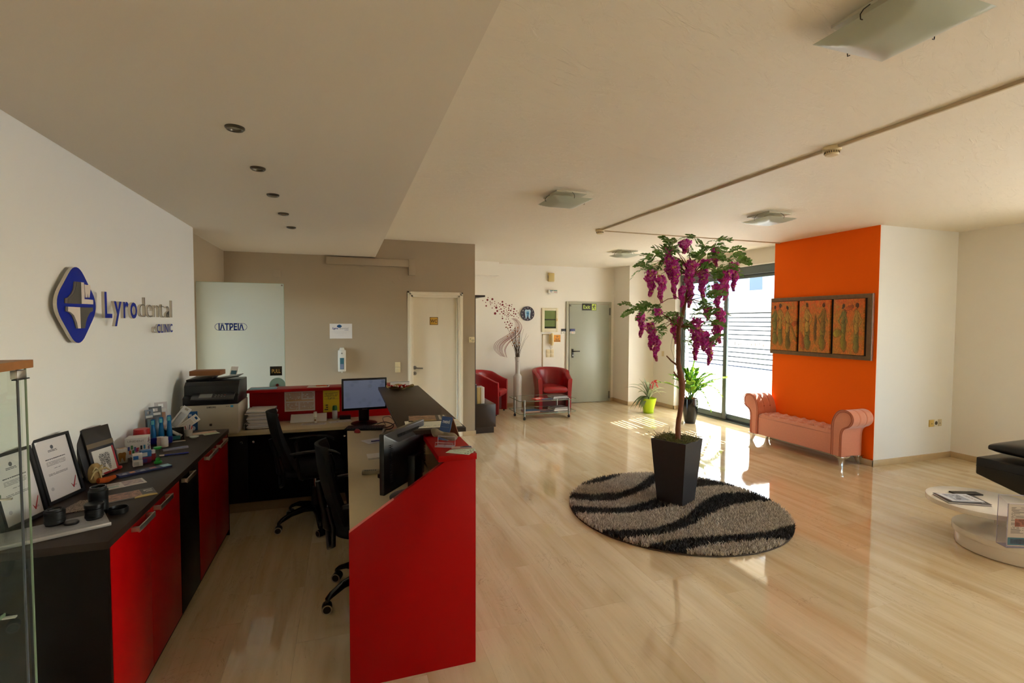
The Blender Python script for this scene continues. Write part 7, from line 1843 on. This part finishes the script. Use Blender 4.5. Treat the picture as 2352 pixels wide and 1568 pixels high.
MB().grid(20, 10, lambda u, v: (.024 * math.cos(2 * PI * u) * math.sin(PI * v / 2), .038 * math.sin(2 * PI * u) * math.sin(PI * v / 2), .028 * math.cos(PI * v / 2) + .001), True).build('shell', REDP, ms, smooth=60)
box('wheel', -.003, .012, .022, .003, .026, .029, BLK, ms, bevel=.001)
flat_thing('white_sheet', 'white sheet with blue pen on the cream desk behind the rear-facing monitor', 'paper', (.235, 3.95, CZ), .21, .14, .0012, R(24), printed('sheet_faint', (206, 202, 206), [('t', .1, .9, .2, .8, (176, 172, 184), 6, 12.0)]))
bpn = thing('blue_pen', 'blue pen lying on the white sheet on the cream desk', 'pen', (.255, 3.92, CZ + .006), R(12))
MB().tube([(-.07, 0, 0), (.06, 0, 0)], .0042, 8).build('barrel', M('pen_violet', (44, 36, 130), .4), bpn, smooth=50)
MB().tube([(.06, 0, 0), (.072, 0, 0)], [.004, .001], 8).build('tip', BLK, bpn, smooth=50)
flat_thing('note_block', 'small stack of white note sheets on the cream desk', 'paper', (.205, 3.47, CZ), .13, .115, .010, R(4), PAPER)
rmt = thing('remote_control', 'pale grey remote control lying on the cream desk', 'remote control', (.148, 3.095, CZ), R(-8))
box('case', -.055, -.021, 0, .055, .021, .020, M('remote_grey', (150, 142, 122), .5), rmt, bevel=.003)
for k in range(6): box('button', -.040 + k * .012, -.010, .020, -.032 + k * .012, .004, .0222, M('remote_button', (96, 92, 80), .5), rmt)
bcl = thing('binder_clip', 'small black and green clip beside the rear-facing monitor', 'clip', (.195, 2.985, CZ), R(30))
box('clip_body', -.012, -.016, 0, .012, .016, .024, BLK, bcl, bevel=.004); box('green_tab', .002, -.008, .024, .011, .010, .032, GRNP, bcl, bevel=.002)
tel = thing('desk_phone', 'pale grey desk phone under the dark counter top', 'telephone', (.345, 3.93, CZ), R(-12)); tel.scale = (.8, .8, .7)
MB().prism([(-.10, 0), (.10, 0), (.10, .075), (-.10, .03)], -.085, .085, 'x').build('body', M('phone_grey', (140, 134, 120), .45), tel, bevel=.008)
MB().tube([(-.085, -.075, .055), (-.085, -.05, .072), (-.085, .07, .098), (-.085, .09, .09)], [.018, .016, .016, .018], 10).build('handset', M('phone_grey', (140, 134, 120), .45), tel, smooth=60)
box('keypad', -.045, -.07, .055, .055, .02, .066, M('phone_pad', (190, 186, 176), .5), tel, rot=(R(12), 0, 0), bevel=.002)

# ------------------------------------------------------------------ things on the raised counter and the red ledge
KZ = 1.0625
dsh = thing('candy_dish', 'leaf-shaped golden dish of red wrapped candies on the dark counter', 'dish', (.455, 4.345, KZ), R(6))
def dish(u, v):
    a = 2 * PI * u; r_ = .04 + .075 * v
    return (r_ * 1.05 * math.cos(a), r_ * .78 * math.sin(a), .004 + .022 * v ** 2 + .008 * v * math.sin(5 * a))
MB().grid(40, 6, dish, True).build('dish', M('dish_gold', (150, 122, 60), .35, .4), dsh, smooth=60)
MB().lathe([(0, 0.0005), (.042, 0.0005), (.042, .006), (0, .006)], 24).build('foot', M('dish_gold', (150, 122, 60), .35, .4), dsh)
rcd = random.Random(2)
for k in range(26):
    a, q = rcd.uniform(0, 6.28), math.sqrt(rcd.random()) * .075
    c = [(170, 16, 24), (186, 30, 30), (206, 190, 186), (150, 20, 60)][k % 4]
    o = MB().lathe([(0, -.011), (.007, -.007), (.008, 0), (.007, .007), (0, .011)], 8).build('candy', M('candy_%d' % (k % 4), c, .25), None, (.455 + q * math.cos(a), 4.345 + q * .72 * math.sin(a), KZ + .021 + .004 * (k % 3)), (rcd.uniform(0, 3), rcd.uniform(0, 3), 0), smooth=60)
    tag(o, 'wrapped candy in the golden dish on the dark counter', 'candy', 'candies in the golden dish')
flat_thing('white_booklet', 'white booklet standing out behind the candy dish', 'booklet', (.465, 4.490, KZ), .17, .055, .045, R(-3), M('booklet_white', (196, 194, 190), .6), edge=PAPER)
flat_thing('magazine', 'magazine with smiling faces on the dark counter near the calendar', 'magazine', (.47, 2.95, KZ + .003), .23, .17, .004, R(-6), printed('magazine_faces', (60, 50, 44), [('p', .02, .7, .15, .98, (190, 146, 110), (84, 56, 44), 5.0), ('r', .1, .7, .0, .1, (200, 170, 80)), ('r', .78, .84, .1, .95, (190, 186, 176)), ('r', .9, .95, .1, .95, (190, 186, 176))]))
flat_thing('newspaper_sheets', 'white and pale green printed sheets at the near end of the dark counter', 'paper', (.475, 2.80, KZ), .31, .20, .0025, R(-4), printed('sheets_green', (232, 230, 216), [('t', .05, .95, .1, .35, (150, 170, 160), 4, 18.0), ('r', .1, .9, .42, .46, (150, 180, 170)), ('r', .05, .95, .6, .64, (160, 186, 176))]))
flat_thing('card', 'small white card at the near right corner of the dark counter', 'card', (.60, 2.80, KZ + .003), .05, .05, .001, R(10), PAPER)
LZ = 1.0225
cal = thing('tent_calendar', 'blue tent calendar printed nexi on the red ledge', 'calendar', (.520, 2.595, LZ), R(-46))
m = MB(); m.prism([(-.050, 0.0), (-.047, 0.0), (.001, .115), (-.002, .117)], -.033, .033, 'x'); front = m.build('front_leaf', M('calendar_blue', (26, 70, 130), .4), cal)
MB().prism([(.062, 0.0), (.065, 0.0), (.001, .117), (-.002, .115)], -.033, .033, 'x').build('rear_leaf', M('calendar_kraft', (150, 108, 74), .7), cal)
MB().box(-.033, -.05, 0, .033, .064, .0015).build('foot_leaf', M('calendar_kraft', (150, 108, 74), .7), cal)
sl = math.atan2(.115, .048)
text('lettering', 'nexi', .028, M('calendar_white', (206, 214, 226), .5), cal, (0, -.0168, .085), (sl, 0, 0), bold=.0006)
text('lettering', '———————', .007, M('calendar_white', (206, 214, 226), .5), cal, (0, -.0256, .064), (sl, 0, 0), width=.05)
for r_ in range(2):
    for k in range(5): box('date_square', -.026 + k * .011, -.0005, 0, -.018 + k * .011, .0006, .008, M('calendar_white', (206, 214, 226), .5), cal, loc=(0, -.0466 + r_ * .006, .012 + r_ * .0145), rot=(sl - PI / 2, 0, 0))
by_ = thing('fabric_toy', 'grey bone-shaped fabric toy resting on the clear card holder', 'toy', (.478, 2.50, LZ + .036), rot=(0, R(4), R(-22)))
MB().tube(catmull([Vector(p) for p in ((-.062, 0, .012), (-.050, 0, .016), (-.03, 0, .012), (.0, 0, .006), (.03, 0, .002), (.055, 0, 0), (.072, 0, -.002))], 3), [.008] + [.019, .022, .023, .023, .022, .019, .017, .016, .016, .017, .018, .019, .020, .020, .019, .016, .012][:17] + [.006], 14).build('body', M('toy_grey_felt', (116, 104, 84), .9, var=.15, scale=120.0, bump=.2), by_, smooth=60)
ch = thing('card_holder', 'clear plastic card holder under the grey toy on the red ledge', 'card holder', (.475, 2.435, LZ), R(-28))
AC2 = glass_mat('clear_plastic', (.90, .86, .90)); AE2 = M('plastic_edge_lilac', (186, 166, 180), .2)
for yy, zz_ in ((-.028, .022), (.018, .044)):
    MB().add([(-.045, yy, 0.0), (.045, yy, 0.0), (.045, yy + .006, zz_), (-.045, yy + .006, zz_)], [(0, 1, 2, 3)]).build('wall', AC2, ch)
    MB().tube([(-.045, yy, 0.001), (-.045, yy + .006, zz_), (.045, yy + .006, zz_), (.045, yy, .001)], .0016, 5).build('wall_edge', AE2, ch)
MB().add([(0, -.028, .001), (0, .018, .001), (0, .024, .044), (0, -.022, .022)], [(0, 1, 2, 3)]).build('divider', AC2, ch)
MB().box(-.046, -.030, 0, .046, .022, .002).build('foot', AE2, ch)
for k, (lab, a) in enumerate((('bottom mint green ticket of the fan on the red ledge corner', -36), ('middle mint green ticket of the fan on the red ledge corner', -20), ('top mint green ticket of the fan on the red ledge corner', -6))):
    flat_thing('ticket', lab, 'ticket', (.515 + k * .012, 2.296 + k * .010, LZ + .0015 * k), .120, .048, .001, R(a), printed('ticket_mint', (206, 220, 206), [('r', 0, 1, .9, 1, (90, 160, 140)), ('t', .1, .6, .3, .7, (150, 140, 120), 3, 12.0), ('r', .75, .82, .25, .45, (60, 70, 60)), ('r', .86, .93, .25, .45, (60, 70, 60))]), group='tickets on the red ledge')
tbp = thing('sealed_sachet', 'clear sealed sachet with dark blue comb on the red ledge', 'package', (.545, 2.365, LZ), R(-12))
box('sachet', -.052, -.014, 0, .050, .014, .008, M('sachet_pink', (196, 168, 158), .3), tbp, bevel=.003)
MB().prism([(-.01, -.010), (.046, -.011), (.044, .004), (.02, .008)], .008, .0105, 'z').build('blue_insert', M('insert_navy', (44, 56, 96), .4), tbp)
fo_ = thing('leaflet_holder', 'black pen holder with leaflets inside the open end of the desk', 'holder', (.488, 2.42, WZ + .001), R(4))
m = MB(); m.box(-.04, -.05, 0, .04, .05, .003); m.box(-.04, -.05, 0, -.037, .05, .085); m.box(-.04, -.05, 0, .04, -.047, .085); m.box(.037, -.05, 0, .04, .05, .085); m.build('holder', BLK, fo_)
for k, c in enumerate(((196, 192, 196), (190, 70, 40), (150, 150, 170), (206, 204, 200))): box('leaflet', -.032 + k * .015, -.04, .004, -.030 + k * .015, .04, .12, M('lf_%d' % k, c, .5), fo_)
